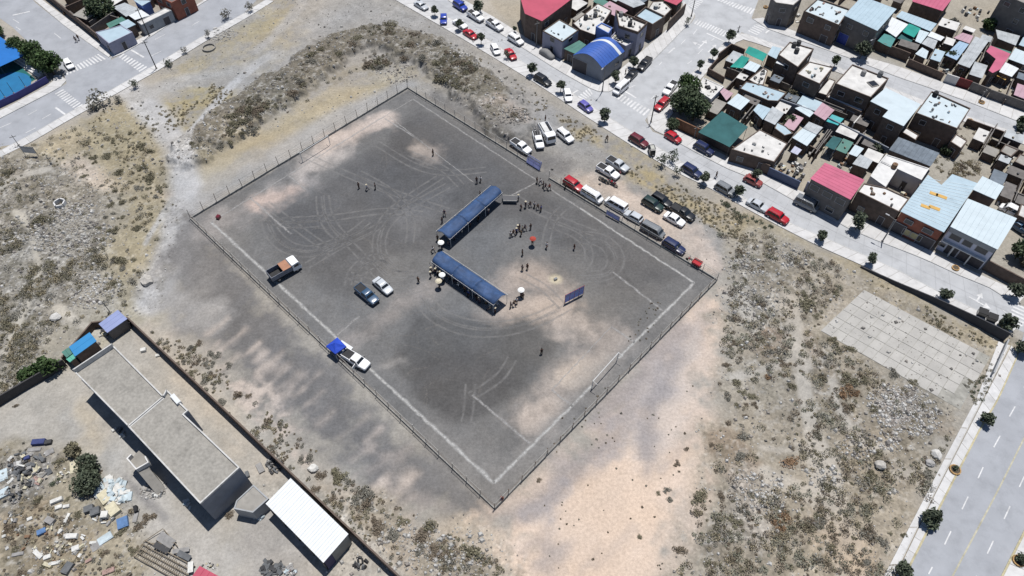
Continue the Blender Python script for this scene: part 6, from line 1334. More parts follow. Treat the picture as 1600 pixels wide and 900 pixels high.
def banner(a, b, z0, z1, n, label, m, postm, lean=0.0):
    A, B = W([a, b]); o = empty('banner', (*lerp2(A, B, .5), 0), 0, label, 'banner'); c = o.location; A = (A[0] - c.x, A[1] - c.y); B = (B[0] - c.x, B[1] - c.y); d = Vector((B[0] - A[0], B[1] - A[1])).normalized(); nx, ny = -d.y * lean, d.x * lean
    for i in range(n):
        p, q = lerp2(A, B, i / n + .01), lerp2(A, B, (i + 1) / n - .01); k = MB(); t = (d.y * .03, -d.x * .03)
        k.add([(e[0] + s * t[0] + f * nx, e[1] + s * t[1] + f * ny, z) for s in (1, -1) for (e, z, f) in ((p, z0, 0), (q, z0, 0), (q, z1, 1), (p, z1, 1))], [(0, 1, 2, 3), (7, 6, 5, 4), (0, 4, 5, 1), (1, 5, 6, 2), (2, 6, 7, 3), (3, 7, 4, 0)]); f = k.build('banner_panel', m, o)
        s = MB(); e, g = lerp2(p, q, .1), lerp2(p, q, .9); zz = z0 + (z1 - z0) * .74; s.add([(e[0] + 1.4 * t[0] + .74 * nx, e[1] + 1.4 * t[1] + .74 * ny, zz), (g[0] + 1.4 * t[0] + .74 * nx, g[1] + 1.4 * t[1] + .74 * ny, zz), (g[0] + 1.4 * t[0] + .82 * nx, g[1] + 1.4 * t[1] + .82 * ny, zz + .2), (e[0] + 1.4 * t[0] + .82 * nx, e[1] + 1.4 * t[1] + .82 * ny, zz + .2)], [(0, 1, 2, 3)]); s.build('print_band', M_POST, f)
    for i in range(n + 1): p = lerp2(A, B, i / n); k = MB(); k.tube((*p, 0), (p[0] + nx, p[1] + ny, z1 + .08), .045, n=6); k.build('banner_post', postm, o)
    for z, f in ((z1, 1), (z0, 0)): k = MB(); k.tube((A[0] + nx * f, A[1] + ny * f, z), (B[0] + nx * f, B[1] + ny * f, z), .03, n=5); k.build('banner_rail', postm, o)
    return o
banner((882, 475), (911, 460), .35, 2.6, 4, 'blue four-panel banner on red posts standing alone on the pitch', M_BAN, M_REDP)
banner((822, 255), (843, 268), .3, 2.1, 2, 'tilted blue and white banner at the end of the pitch fence', M_BANP, M_POST, .7)
banner((947, 336), (967, 347), .3, 1.5, 2, 'purple banner tied to the pitch fence in front of the white people carrier', M_BANP, M_POST)
# ------------------------------------------------------------ people
def skinmesh(name, verts, edges, rad, sub=1):
    me = bpy.data.meshes.new(name); me.from_pydata(verts, edges, []); o = bpy.data.objects.new(name, me); COL.objects.link(o)
    s = o.modifiers.new('skin', 'SKIN'); s.use_smooth_shade = True; bpy.context.view_layer.update()
    for i, r in enumerate(rad): me.skin_vertices[0].data[i].radius = r if isinstance(r, tuple) else (r, r)
    me.skin_vertices[0].data[0].use_root = True
    u = o.modifiers.new('sub', 'SUBSURF'); u.levels = sub; dg = bpy.context.evaluated_depsgraph_get(); dg.update(); out = bpy.data.meshes.new_from_object(o.evaluated_get(dg)); out.name = name; bpy.data.objects.remove(o); return out
def pose_meshes(kind):
    """figure facing +x"""
    sw, arm = {'stand': (0, .05), 'walk': (.22, .22), 'reach': (.06, .5), 'sit': (0, .3)}[kind]
    if kind == 'sit': hip, hz_ = .5, .5; K = [(.42, s * .11, .5) for s in (-1, 1)]; F = [(.44, s * .11, .06) for s in (-1, 1)]
    else: hip = .92; K = [(sw * s, s * .1, .5) for s in (-1, 1)]; F = [(sw * 1.5 * s - (.12 if s < 0 and sw > .1 else 0), s * .11, .06 + (.05 if s < 0 and sw > .1 else 0)) for s in (-1, 1)]
    d = hip - .92
    V = [(0, 0, hip), (0, 0, 1.12 + d), (.0, 0, 1.32 + d), (0, 0, 1.46 + d), (.02, 0, 1.56 + d), (.03, 0, 1.68 + d)]; E = [(0, 1), (1, 2), (2, 3), (3, 4), (4, 5)]; Rr = [(.15, .11), (.14, .105), (.165, .115), (.075, .075), (.085, .095), (.09, .1)]
    hands = []
    for s in (-1, 1):
        i = len(V); ay = arm * (s if kind == 'walk' else 1); up = kind == 'reach' and s > 0
        sh = (0, s * .19, 1.38 + d); el = (ay * .5 + .02, s * .25, (1.12 if not up else 1.3) + d); ha = (ay * 1.1 + .05, s * (.23 if kind != 'sit' else .16), (.88 if not up else 1.45) + d + (.05 if kind == 'sit' else 0))
        V += [sh, el, ha]; E += [(2, i), (i, i + 1), (i + 1, i + 2)]; Rr += [.06, .048, .036]; hands.append((ha, el))
    for n_, s in enumerate((-1, 1)):
        i = len(V); V += [(0, s * .09, hip - .06 if kind != 'sit' else hip), K[n_], F[n_], (F[n_][0] + .16, F[n_][1], F[n_][2] - .02)]; E += [(0, i), (i, i + 1), (i + 1, i + 2), (i + 2, i + 3)]; Rr += [.095, .065, .045, .04]
    body = skinmesh('body', V, E, Rr)
    hb = MB()      # hands: palm, four curled fingers of unequal length and a thumb from the side of the palm
    for ha, el in hands:
        h = Vector(ha); dr = (h - Vector(el)).normalized(); sd_ = dr.cross(Vector((1, 0, 0))); sd_ = sd_.normalized() if sd_.length > .1 else Vector((0, 1, 0)); nn = sd_.cross(dr)
        hb.tube(h - dr * .02, h + dr * .09, .036, .04, 6)
        for k, ln in enumerate((.07, .082, .076, .058)):
            p = h + dr * .09 + sd_ * (.03 - .02 * k); q = p + dr * ln * .55; hb.tube(p, q, .0095, .009, 5); hb.tube(q, q + dr * ln * .4 + nn * ln * .25, .009, .007, 5)
        p = h + dr * .03 + sd_ * .036; q = p + sd_ * .03 + dr * .03; hb.tube(p, q, .011, .01, 5); hb.tube(q, q + dr * .035, .01, .008, 5)
    hd = hb.mesh('h'); bm = bmesh.new(); bm.from_mesh(body); bm.from_mesh(hd)
    # face: nose, ears
    f = MB(); z = 1.67 + d
    f.add([(.115, -.018, z - .02), (.115, .018, z - .02), (.145, 0, z - .015), (.112, 0, z + .035)], [(0, 1, 2), (1, 3, 2), (3, 0, 2)])
    for s in (-1, 1): f.box((.03, s * .098, z), (.04, .02, .06)); f.box((.115, s * .036, z + .028), (.012, .03, .014))
    f.box((.112, 0, z - .055), (.012, .05, .012)); fm = f.mesh('f'); bm.from_mesh(fm); bm.to_mesh(body); bm.free(); body.materials.clear()
    g = .018
    sv = [V[1], V[2], (0, 0, 1.44 + d)] + [V[6], V[7], V[9], V[10]] + [(0, 0, hip + .05)]
    shirt = skinmesh('shirt', sv, [(0, 1), (1, 2), (1, 3), (3, 4), (1, 5), (5, 6), (0, 7)], [(.14 + g, .105 + g), (.165 + g, .115 + g), .085, .075, .062, .075, .062, (.155 + g, .115 + g)])
    lv = [(0, 0, hip + .06), V[12], V[13], (V[14][0], V[14][1], V[14][2] + .06), V[16], V[17], (V[18][0], V[18][1], V[18][2] + .06)]
    tr = skinmesh('trousers', lv, [(0, 1), (1, 2), (2, 3), (0, 4), (4, 5), (5, 6)], [(.15 + g, .11 + g), .11, .08, .065, .11, .08, .065])
    hr = MB(); n = 10
    for j, (zz, r) in enumerate(((1.655, .106), (1.70, .112), (1.745, .1), (1.785, .065), (1.797, .01))): hr.v += [(.015 + r * math.cos(2 * math.pi * i / n) - (.012 if j < 2 else 0), r * .96 * math.sin(2 * math.pi * i / n), zz + d) for i in range(n)]
    for j in range(4):
        for i in range(n): hr.f.append((j * n + i, j * n + (i + 1) % n, (j + 1) * n + (i + 1) % n, (j + 1) * n + i)); hr.mi.append(0)
    hair = hr.mesh('hair'); sb = MB()
    sh = []
    for i in (14, 18): sb = MB(); p = V[i]; sb.box((p[0] + .08, p[1], p[2] - .01), (.28, .11, .1), 0, None, .8); sh.append(sb.mesh('shoe'))
    ht = MB(); ht.tube((.015, 0, 1.765 + d), (.015, 0, 1.775 + d), .2, .19, 14); ht.tube((.015, 0, 1.775 + d), (.015, 0, 1.86 + d), .115, .09, 12); hat = ht.mesh('sun_hat')
    for m in (body, shirt, tr): m.polygons.foreach_set('use_smooth', [True] * len(m.polygons))
    return dict(body=body, shirt=shirt, trousers=tr, hair=hair, shoe=sh[0], shoe2=sh[1], sun_hat=hat)
CL = {k: mat('cloth_' + k, v, .9, .15, 6) for k, v in dict(black=(.012, .012, .014), white=(.72, .72, .7), navy=(.015, .02, .06), grey=(.13, .13, .135), red=(.32, .05, .035), brown=(.09, .05, .03), blue=(.03, .07, .25), olive=(.07, .075, .04), pink=(.4, .12, .16), cream=(.5, .45, .34)).items()}
M_SKIN = mat('skin', (.24, .12, .075), .55, .05, 8); M_HAIR = mat('hair', (.01, .008, .007), .5, .1, 10)
POSES = {k: pose_meshes(k) for k in ('stand', 'walk', 'reach', 'sit')}
def person(px, py, label, shirt, trousers, pose='stand', rz=None, hat=None, group=None, h=.0, umbrella=None, z=0):
    x, y, _ = at(px, py, h); P = POSES[pose]; rz = random.uniform(0, 6.28) if rz is None else rz
    o = empty('person', (x, y, z), rz, label, 'person', group); s = random.uniform(.93, 1.05); o.scale = (s, s, s)
    for k, m in (('body', M_SKIN), ('shirt', CL[shirt]), ('trousers', CL[trousers]), ('hair', M_HAIR), ('shoe', CL['black']), ('shoe2', CL['black']), ('sun_hat', CL[hat] if hat else None)):
        if m is None: continue
        if not P[k].materials: P[k].materials.append(m)
        q = bpy.data.objects.new('shoe' if k == 'shoe2' else k, P[k]); COL.objects.link(q); q.parent = o; setmat(q, m)
    if umbrella:
        u = empty('sun_umbrella', (x + .25 * math.cos(rz), y + .25 * math.sin(rz), 0), 0, umbrella[1], 'umbrella'); k = MB(); k.tube((0, 0, .95), (0, 0, 2.2), .014); k.build('shaft', M_STEEL, u); k = MB(); n = 12
        k.add([(0, 0, 2.25)] + [(.35 * math.cos(i * .5236), .35 * math.sin(i * .5236), 2.16) for i in range(n)] + [(.62 * math.cos(i * .5236), .62 * math.sin(i * .5236), 1.96 - .03 * (i % 2)) for i in range(n)], [(0, i + 1, (i + 1) % n + 1) for i in range(n)] + [(i + 1, n + i + 1, n + (i + 1) % n + 1, (i + 1) % n + 1) for i in range(n)]); c = k.build('cover', CL[umbrella[0]], u); t = c.modifiers.new('t', 'SOLIDIFY'); t.thickness = .012
    return o
COMBO = [('black', 'black'), ('white', 'navy'), ('grey', 'black'), ('navy', 'grey'), ('black', 'navy'), ('white', 'black'), ('brown', 'black'), ('blue', 'black'), ('black', 'brown'), ('grey', 'navy'), ('olive', 'black'), ('cream', 'grey'), ('navy', 'black')]
def crowd(pts, place, group, poses=('stand', 'walk'), start=0, hats=0.25, h=.0):
    for i, (px, py) in enumerate(pts):
        s, t = COMBO[(i + start) % len(COMBO)]; hat = 'cream' if random.random() < hats else None; po = poses[i % len(poses)]
        person(px, py + 4.5 if h == 0 else py, 'person in %s top, %s trousers %s%s' % (s, t, 'with sun hat ' if hat else '', place), s, t, po, hat=hat, group=group)
person(677, 243, 'lone person in black standing on the far half of the pitch', 'black', 'black')
crowd([(561, 290), (574, 293), (587, 291)], 'in the western group of three', 'three people on the west half of the pitch')
crowd([(745, 282), (751, 280)], 'behind the long blue tent', 'pair behind the blue tent', start=4)
crowd([(750, 303), (694.5, 333), (691, 344), (677, 390), (654, 437)], 'west of the blue tents', 'people west of the blue tents', start=2)
crowd([(839, 282), (844, 284), (849, 288), (852, 292)], 'in the fence gap line', 'line of people at the fence gap', start=0)
person(858, 297, 'person in red top last in the line at the fence gap', 'red', 'black', 'walk')
person(883, 295, 'person in brown top leaning by the pitch fence near the red estate car', 'brown', 'black')
crowd([(810, 309), (814, 323), (821, 320), (828, 319), (835, 320), (840, 323), (845, 326)], 'beside the low platform', 'people beside the low platform', start=1)
crowd([(797.5, 366), (802, 364), (807, 361), (809, 357), (812, 354), (814, 364), (816, 357), (820, 356), (829, 354)], 'in the mid-pitch huddle', 'huddle in the middle of the pitch', start=5)
person(832, 382, 'person under a red umbrella in the middle of the pitch', 'black', 'black', 'reach', umbrella=('red', 'red umbrella held in the middle of the pitch'))
for px, py, l, s, t, po in ((854, 388, 'person in white top walking right of the red umbrella', 'white', 'black', 'walk'), (897, 390, 'lone person in black right of the tyre marks circle edge', 'black', 'navy', 'walk'), (816, 399, 'person in black below the red umbrella', 'black', 'black', 'stand'), (816, 423, 'person in grey top left of a pair in the centre', 'grey', 'black', 'stand'), (824, 421, 'person in black right of a pair in the centre', 'black', 'black', 'stand'), (846, 553, 'lone person in black on the dark sand near the near goal', 'black', 'black', 'stand')): person(px, py, l, s, t, po)
crowd([(798, 476), (803, 474), (807, 470)], 'at the right tent end', 'three at the right end of the lower tent', start=3)
person(814, 465, 'person in navy top under a white umbrella right of the lower tent', 'navy', 'black', 'reach', umbrella=('white', 'white umbrella right of the lower tent')); person(817, 466, 'person in black sharing the white umbrella right of the lower tent', 'black', 'black')
person(693, 441, 'person in white top under a white umbrella at the lower tent edge', 'white', 'black', 'reach', umbrella=('white', 'white umbrella at the lower tent edge')); person(687, 451, 'person under a white umbrella left of the lower tent', 'grey', 'black', 'reach', umbrella=('cream', 'cream white umbrella left of the lower tent'))
crowd([(673, 416), (674, 422), (673, 429), (681, 424), (684, 426), (688, 429), (679, 419)], 'at the left tent end', 'people at the left end of the lower tent', start=1, hats=.4)
crowd([(693 + 8.2 * i + random.uniform(-1.5, 1.5), 426 + 5.9 * i + random.uniform(-1, 1.5)) for i in range(11)], 'sitting along the lower tent edge', 'seated crowd along the lower tent', ('sit', 'stand', 'sit'), 2, .45)
crowd([(700 + 8.5 * i + random.uniform(-2, 2), 424 + 6 * i + random.uniform(-2, 2)) for i in range(9)], 'sitting inside the lower tent', 'seated crowd in the lower tent', ('sit',), 0, .2)
crowd([(684, 372), (687, 378), (691, 380), (700, 379), (710, 371), (722, 361), (735, 350), (748, 339), (763, 330)], 'inside the upper tent', 'people in the upper tent', ('stand', 'sit'), 6, .3)
person(691, 388, 'person under a white umbrella at the lower end of the upper tent', 'white', 'navy', 'reach', umbrella=('white', 'white umbrella at the lower end of the upper tent'))
person(785, 780, 'person in red top sitting at the near corner of the pitch fence', 'red', 'navy', 'sit')
person(947.5, 221, 'person in black walking on the dirt track near the crossing', 'black', 'black', 'walk'); person(852, 190, 'person in black behind the white tipper truck', 'black', 'black'); person(1118, 278, 'person in black walking on the main street', 'black', 'navy', 'walk')
person(120, 66, 'person in grey top walking on the north-west street', 'grey', 'black', 'walk'); person(124, 63, 'person in black walking on the north-west street', 'black', 'black', 'walk'); person(977, 116, 'person in black on the corner pavement by the black saloon', 'black', 'black'); person(968, 276, 'person in pink top beside the silver pickup', 'pink', 'black', 'stand')
def chairs():
    M_CH = mat('white_plastic', alb(225, 225, 225), .5, .05, 3); first = None
    for k in range(26):
        row = k % 2; i = k // 2; px, py = 693 + 6.6 * i + row * 5, 424 + 4.75 * i - row * 4.5; x, y, _ = at(px, py); 
        if first is None:
            o = empty('plastic_chair', (x, y, 0), 0, 'white plastic chair in the rows under the lower tent', 'chair', 'rows of chairs under the lower tent'); b = MB(); b.box((0, 0, .44), (.45, .45, .05)); b.build('seat', M_CH, o); b = MB(); b.box((-.22, 0, .68), (.05, .43, .45), 0, (0, -.15)); b.build('backrest', M_CH, o)
            for q in ((.19, .19), (.19, -.19), (-.19, .19), (-.19, -.19)): b = MB(); b.tube((*q, 0), (*q, .43), .022); b.build('leg', M_CH, o)
            first = o
        else: o = copy_tree(first, None, (x, y, 0))
        o.rotation_euler = (0, 0, R(45) + random.uniform(-.2, .2))
chairs()
def redbox(px, py, label, m, s=(.7, .5, .5)):
    x, y, _ = at(px, py); o = empty('crate', (x, y, 0), random.uniform(0, 1.5), label, 'crate'); b = MB(); b.box((0, 0, s[2] / 2), s, 0, None, .94); b.build('box', m, o); b = MB(); b.box((0, 0, s[2] + .03), (s[0] * .98, s[1] * .98, .07)); b.build('lid', m, o)
redbox(342, 341, 'dark red box at the left corner of the pitch', PT['maroon'], (.8, .7, .6)); redbox(797, 151, 'black box lying on the bare ground behind the pitch', PT['black'], (.9, .7, .6)); redbox(868, 437, 'small dark crate on the pale spot of the pitch', PT['grey'], (.6, .4, .35))
# ------------------------------------------------------------ trees, shrubs, stones
M_BARK = mat('bark', (.10, .075, .055), .95, .3, 4)
LEAF = {k: [mat('leaf_%s_%d' % (k, i), tuple(v * f for v in c), .7, .25, 3, spec=.25) for i, f in enumerate((.72, 1.0, 1.35))] for k, c in dict(street=(.075, .09, .06), dark=(.055, .075, .04), green=(.045, .075, .026), olive=(.15, .138, .092), tan=(.25, .215, .145), grey=(.18, .172, .145), brown=(.15, .122, .09), rust=(.21, .135, .08), pale=(.2, .2, .155)).items()}
def leaf(mb, rnd, p, s, nrm=None):
    a = Vector((rnd.gauss(0, 1), rnd.gauss(0, 1), rnd.gauss(0, 1) + .6)).normalized(); u = a.orthogonal().normalized(); v = a.cross(u); t = rnd.uniform(0, 6.28); u, v = u * math.cos(t) + v * math.sin(t), v * math.cos(t) - u * math.sin(t); p = Vector(p)
    mb.add([p - u * s, p + v * s * .55 + u * s * .1, p + u * s, p - v * s * .55 - u * s * .1], [(0, 1, 2, 3)])
def crown_mesh(name, kind, seed, n, clumps, ls, flat=.8, spread=.62, cr=.42):
    """unit crown of radius 1 centred on the origin: leaf clumps through the volume, gaps between them"""
    rnd = random.Random(seed); m = MB(); mats = LEAF[kind]; C = []
    for k in range(clumps):
        while True:
            q = Vector((rnd.uniform(-1, 1), rnd.uniform(-1, 1), rnd.uniform(-1, 1)))
            if .25 < q.length < 1: break
        C.append((q.normalized() * (q.length ** .5) * spread, rnd.uniform(.75, 1.25) * cr, rnd.choice((0, 1, 1, 2))))
    for q, r, t in C:
        for i in range(n // clumps):
            d = Vector((rnd.gauss(0, 1), rnd.gauss(0, 1), rnd.gauss(0, 1))).normalized() * r * rnd.uniform(.35, 1) ** .5; p = q + d
            m.use(mats[min(2, max(0, t + rnd.choice((-1, 0, 0, 1))))]); leaf(m, rnd, (p.x, p.y, p.z * flat), ls * rnd.uniform(.7, 1.4))
    return m.mesh(name)
CR = {}
def crown(kind, var, big=False, sparse=False):
    k = (kind, var, big, sparse)
    if k not in CR: CR[k] = crown_mesh('crown', kind, 11 + var, 2600 if big else (160 if sparse else 620), 34 if big else (12 if sparse else 14), .085 if big else (.13 if sparse else .17), .85 if not sparse else .9, .7 if big else .62, .34 if big else .42)
    return CR[k]
def tree(px, py, r, hc, label, kind='street', cat='tree', group=None, name='street_tree', big=False, sparse=False, tr=.07, var=None, z=0):
    """px, py: foot of the trunk; r crown radius; hc height of the crown's centre"""
    x, y, _ = at(px, py); rnd = random.Random(int(px * 31 + py)); o = empty(name, (x, y, z), rnd.uniform(0, 6.28), label, cat, group); m = MB(); p = Vector((0, 0, -.1)); q = Vector((rnd.uniform(-.1, .1), rnd.uniform(-.1, .1), hc - r * .45))
    m.tube(p, q * .55, tr * (1.4 if not big else 2.2), tr * 1.1); m.tube(q * .55, q, tr * 1.1, tr * .8)
    for i in range(6 if not sparse else 12):
        a = rnd.uniform(0, 6.28); e = q + Vector((math.cos(a), math.sin(a), rnd.uniform(.3, 1.2))) * r * rnd.uniform(.5, .85); md = q.lerp(e, .5) + Vector((0, 0, -r * .08)); m.tube(q * rnd.uniform(.8, 1), md, tr * .55, tr * .35, 5); m.tube(md, e, tr * .35, tr * .12, 5)
    m.build('trunk', M_BARK, o); c = bpy.data.objects.new('crown', crown(kind, var if var is not None else rnd.randrange(4), big, sparse)); COL.objects.link(c); c.parent = o; c.location = (0, 0, hc); s = r * .98; c.scale = (s * rnd.uniform(.92, 1.08), s * rnd.uniform(.92, 1.08), s * rnd.uniform(.9, 1.1)); c.rotation_euler = (rnd.uniform(-.2, .2), rnd.uniform(-.2, .2), 0); return o
ST = 'clipped street trees'
for px, py, r, hc, l in ((655, 4, .6, 1.0, 'tiny clipped tree at the top edge of the field-side pavement'), (680, 26, 1.15, 2.0, 'clipped tree between the grey and the crosswise blue car'), (717, 48, 1.25, 2.2, 'clipped tree in front of the half hidden white saloon'), (752, 70, 1.2, 2.3, 'clipped tree between the red saloon and the crosswise white hatchback'), (831, 119, 1.35, 2.5, 'clipped tree behind the black estate car near the crossing'),
    (876, 145, 1.3, 2.3, 'clipped tree beside the white saloon at the small zebra crossing'), (944, 192, 1.5, 2.4, 'clipped tree alone opposite the mouth of the side street'), (961, 131, 1.4, 2.3, 'dusty clipped tree at the blue-roofed warehouse corner'), (989, 107, 1.4, 2.1, 'clipped tree behind the black saloon by the warehouse'), (804, 51, .7, 1.2, 'small clipped tree beside the white estate car by the tall red-roofed house'), (747, 20, 1.6, 2.0, 'round clipped tree behind the second white pickup'), (722, 3, .9, 1.3, 'clipped tree at the top edge on the far pavement'),
    (1138, 68, 1.35, 2.5, 'dark clipped tree nearest the far crossing'), (1113, 94, 1.2, 2.2, 'clipped tree second from the far crossing'), (1092, 112, 1.1, 2.2, 'clipped tree third from the far crossing beside the big tree'), (1098, 287, 1.2, 2.1, 'clipped tree ahead of the navy estate car with pale rear'), (1151, 309, 1.3, 2.3, 'clipped tree ahead of the grey estate car'), (1281, 377, 1.25, 1.7, 'clipped tree alone opposite the courtyard house'), (1336, 359, 1.9, 2.6, 'broad dark tree in front of the courtyard house'), (1358, 413, 1.25, 1.8, 'clipped tree opposite the red brown workshop front'),
    (1473, 467, 1.35, 1.7, 'grey green tree on the pavement above the cracked slab lot'), (1568, 512, 1.8, 1.9, 'ragged tree beside the two black bins'), (1580, 464, 1.6, 2.2, 'dark tree at the end of the main street by the crossing'), (1592, 551, 1.4, 1.7, 'dark tree on the avenue pavement corner'), (1535, 661, 1.35, 1.6, 'dark tree beside the avenue pavement above the round planter'), (1450, 816, 1.75, 1.6, 'large dark round tree on the avenue pavement'), (1408, 895, 1.4, 1.4, 'dark tree cut by the bottom edge on the avenue pavement'), (1592, 876, .85, .9, 'small dark shrub in the planter at the bottom right corner'), (1491, 734, .5, .6, 'small shrub in the round planter on the avenue pavement')):
    tree(px, py, r, hc, l, group=ST)
for px, py, r, hc, l, k in ((1343, 92, 2.2, 3.0, 'dusty dark tree in front of the blue garage door', 'street'), (1302, 106, 1.3, 2.2, 'small dark tree behind the patched white roof', 'dark'), (1592, 200, 1.6, 1.8, 'dark tree at the right end of the back street', 'dark'), (1587, 214, 1.5, 2.3, 'grey green tree on the lower pavement of the back street', 'street'), (1540, 47, 2.0, 1.8, 'bright green round tree on the grey waste plot', 'green'), (1485, 46, 1.9, 1.6, 'grey bare tree on the grey waste plot', 'grey'), (1478, 57, 1.6, 1.2, 'dark shrub behind the small white roof by the waste plot', 'dark'), (1478, 98, 2.4, 1.3, 'dark green shrub mass behind the back street wall', 'dark'), (1500, 116, 1.8, 1.2, 'olive tree behind the white gate panel', 'olive'), (1520, 125, 1.4, 1.2, 'yellow green shrub behind the dark red gate', 'olive'),
    (1235, 157, 2.0, 1.2, 'yellow green shrub in the empty plot behind the dark houses', 'olive'), (1232, 197, 1.8, 1.2, 'dark shrub between the worn ribbed roof and the long dark wall', 'dark'), (1365, 240, 2.0, 1.2, 'grey green tree behind the small pale roofs', 'street'), (1586, 404, 2.2, 2.6, 'dark pine-like tree right of the white rendered house', 'dark'), (1600, 415, 1.6, 1.4, 'olive shrub at the right edge beside the dark yard wall', 'olive'), (1477, 240, 1.6, 1.0, 'dark bush at the near corner of the scrub plot', 'dark'), (1178, 282, 1.1, 2.2, 'thin tree in front of the dark block wall with pillars', 'street')):
    tree(px, py, r, hc, l, k, name='yard_tree', group='trees in plots and yards')
for px, py, r, hc, l in ((1073, 152, 3.0, 3.8, 'rounded bright green head of the big tree at the street corner'), (1062, 178, 3.0, 3.6, 'dark lower left head of the big tree clump'), (1082, 188, 3.3, 3.8, 'dark lower right head of the big tree clump'), (1072, 172, 3.2, 4.0, 'dark middle head of the big tree clump'), (1048, 206, 1.6, 2.2, 'small grey green tree at the tip of the corner pavement')):
    tree(px, py, r, hc, l, 'green' if 'bright' in l else 'dark', name='big_tree', group='big tree clump at the corner', big=True, tr=.16)
for px, py, r, hc, l in ((33, 84, 2.2, 2.6, 'first dark green tree along the sports court, farthest left'), (60, 98, 3.0, 3.4, 'second dark green tree along the sports court'), (85, 116, 3.3, 3.4, 'last dark green tree along the sports court beside the crossing'), (72, 112, 2.8, 3.4, 'dark green tree behind the last court tree'), (0, 58, 1.8, 1.8, 'dark tree at the left edge above the blue court roof')):
    tree(px, py, r, hc, l, 'green', name='court_tree', group='dark trees along the sports court', big=True, tr=.14)
tree(163, 30, 4.0, 3.0, 'big dark tree filling the yard of the west corner block', 'dark', name='yard_tree', big=True, tr=.16, group='trees in plots and yards')
for px, py, r, hc, l in ((84, 577, 2.3, 1.5, 'green tree at the end of the dark wall behind the sheds'), (66, 584, 1.9, 1.4, 'green tree leaning over the dark wall'), (49, 592, 1.6, 1.2, 'leftmost green tree along the dark wall')): tree(px, py, r, hc, l, 'green', name='yard_tree', group='trees in plots and yards')
for px, py, r, hc, l in ((143, 733, 2.1, 1.7, 'upper dusty tree in the dump'), (141, 760, 2.4, 1.5, 'lower dusty tree in the dump beside the white heap'), (119, 707, 1.4, .9, 'small olive tree at the top of the dump')): tree(px, py, r, hc, l, 'street' if 'olive' not in l else 'olive', name='dump_tree', group='trees in the dump', big='olive' not in l)
for px, py, r, hc, l in ((158, 165, 2.6, 1.8, 'bare grey tree beside the west street zebra crossing'), (146, 172, 1.6, 1.1, 'dark twiggy bush left of the bare grey tree'), (186, 158, 1.3, .9, 'dark twiggy bush right of the bare grey tree'), (212, 136, 1.3, 1.2, 'bushy street-side tree near the west zebra crossing end'), (264, 104, 1.4, 1.1, 'dark bushy tree beside the second pole'), (290, 84, 1.0, 1.2, 'thin bare tree left of the concrete ring'), (326, 60, 1.2, 1.4, 'thin bare tree above the concrete ring'), (355, 30, 1.7, 1.7, 'thin bare tree farther up the west street'), (392, 18, 1.5, 1.6, 'thin bare tree nearest the top edge on the west street'), (1033, 259, 1.6, 2.0, 'thin dusty tree beside the black mototaxi'), (1050, 254, 1.6, 2.0, 'thin dusty tree on the pavement behind the mototaxi'), (1057, 274, 1.2, 1.7, 'thin dusty tree at the pavement edge on the yellow grass'), (793, 92, 1.2, 1.6, 'ragged thin tree beside the red saloon'), (1072, 40, 1.2, 1.4, 'ragged tree at the far crossing corner')):
    tree(px, py, r, hc, l, 'grey' if 'bare' in l else 'street', name='thin_tree', sparse=True, group='thin roadside trees', tr=.05)
# --- shrubs
def bush_mesh(kind, seed, n=520):
    rnd = random.Random(seed); m = MB(); lob = [(Vector((rnd.uniform(-.6, .6), rnd.uniform(-.6, .6), 0)), rnd.uniform(.35, .6)) for k in range(7)]
    for i in range(n):
        c, r = rnd.choice(lob); a = rnd.uniform(0, 6.28); e = rnd.uniform(0, 1.5); q = rnd.uniform(.5, 1) ** .5 * r; p = c + Vector((math.cos(a) * math.cos(e), math.sin(a) * math.cos(e), math.sin(e) * .95)) * q
        m.use(LEAF[kind][rnd.choice((0, 0, 1, 1, 2))]); leaf(m, rnd, p, rnd.uniform(.06, .125))
    for i in range(14): a = rnd.uniform(0, 6.28); m.use(M_BARK); m.tube((0, 0, -.05), (math.cos(a) * .6, math.sin(a) * .6, rnd.uniform(.2, .6)), .015, .006, 3, False)
    return m.mesh('shrub')
BM = {k: [bush_mesh(k, 3 * i + len(k)) for i in range(4)] for k in ('olive', 'grey', 'brown', 'tan', 'rust', 'pale', 'street')}
_nb = [0]; SM = MB()
LMK = ((60, 250, 'signboard by the west street'), (230, 440, 'big pale boulder'), (96, 321, 'broken concrete shaft'), (175, 490, 'lavender-roofed shed'), (250, 240, 'upper end of the dusty track'), (300, 235, 'foot of the scrub bank'), (400, 160, 'middle of the west bank'), (500, 90, 'upper west bank'), (600, 60, 'top of the bank'), (700, 110, 'upper east bank'), (790, 180, 'white pickups end of the bank'), (270, 560, 'upper end of the yard wall'), (340, 620, 'middle of the yard wall'), (480, 730, 'white-roofed shed'), (600, 800, 'lower yard wall'), (730, 850, 'bottom edge below the pitch'), (1130, 470, 'right corner of the pitch'), (1200, 420, 'top of the eastern waste ground'), (1290, 500, 'left end of the slab lot'), (1400, 640, 'pale stone heap'), (1500, 640, 'thin grey avenue wall'), (1460, 710, 'avenue boulders'), (1370, 730, 'square boulder'), (1320, 850, 'bottom edge near the avenue'), (1150, 700, 'edge of the pale soil'), (1180, 850, 'lower left of the waste ground'), (1060, 780, 'middle of the pale soil'), (1240, 600, 'winding path'), (90, 740, 'dump trees'), (210, 810, 'sky blue box'), (40, 870, 'lower left dump corner'))
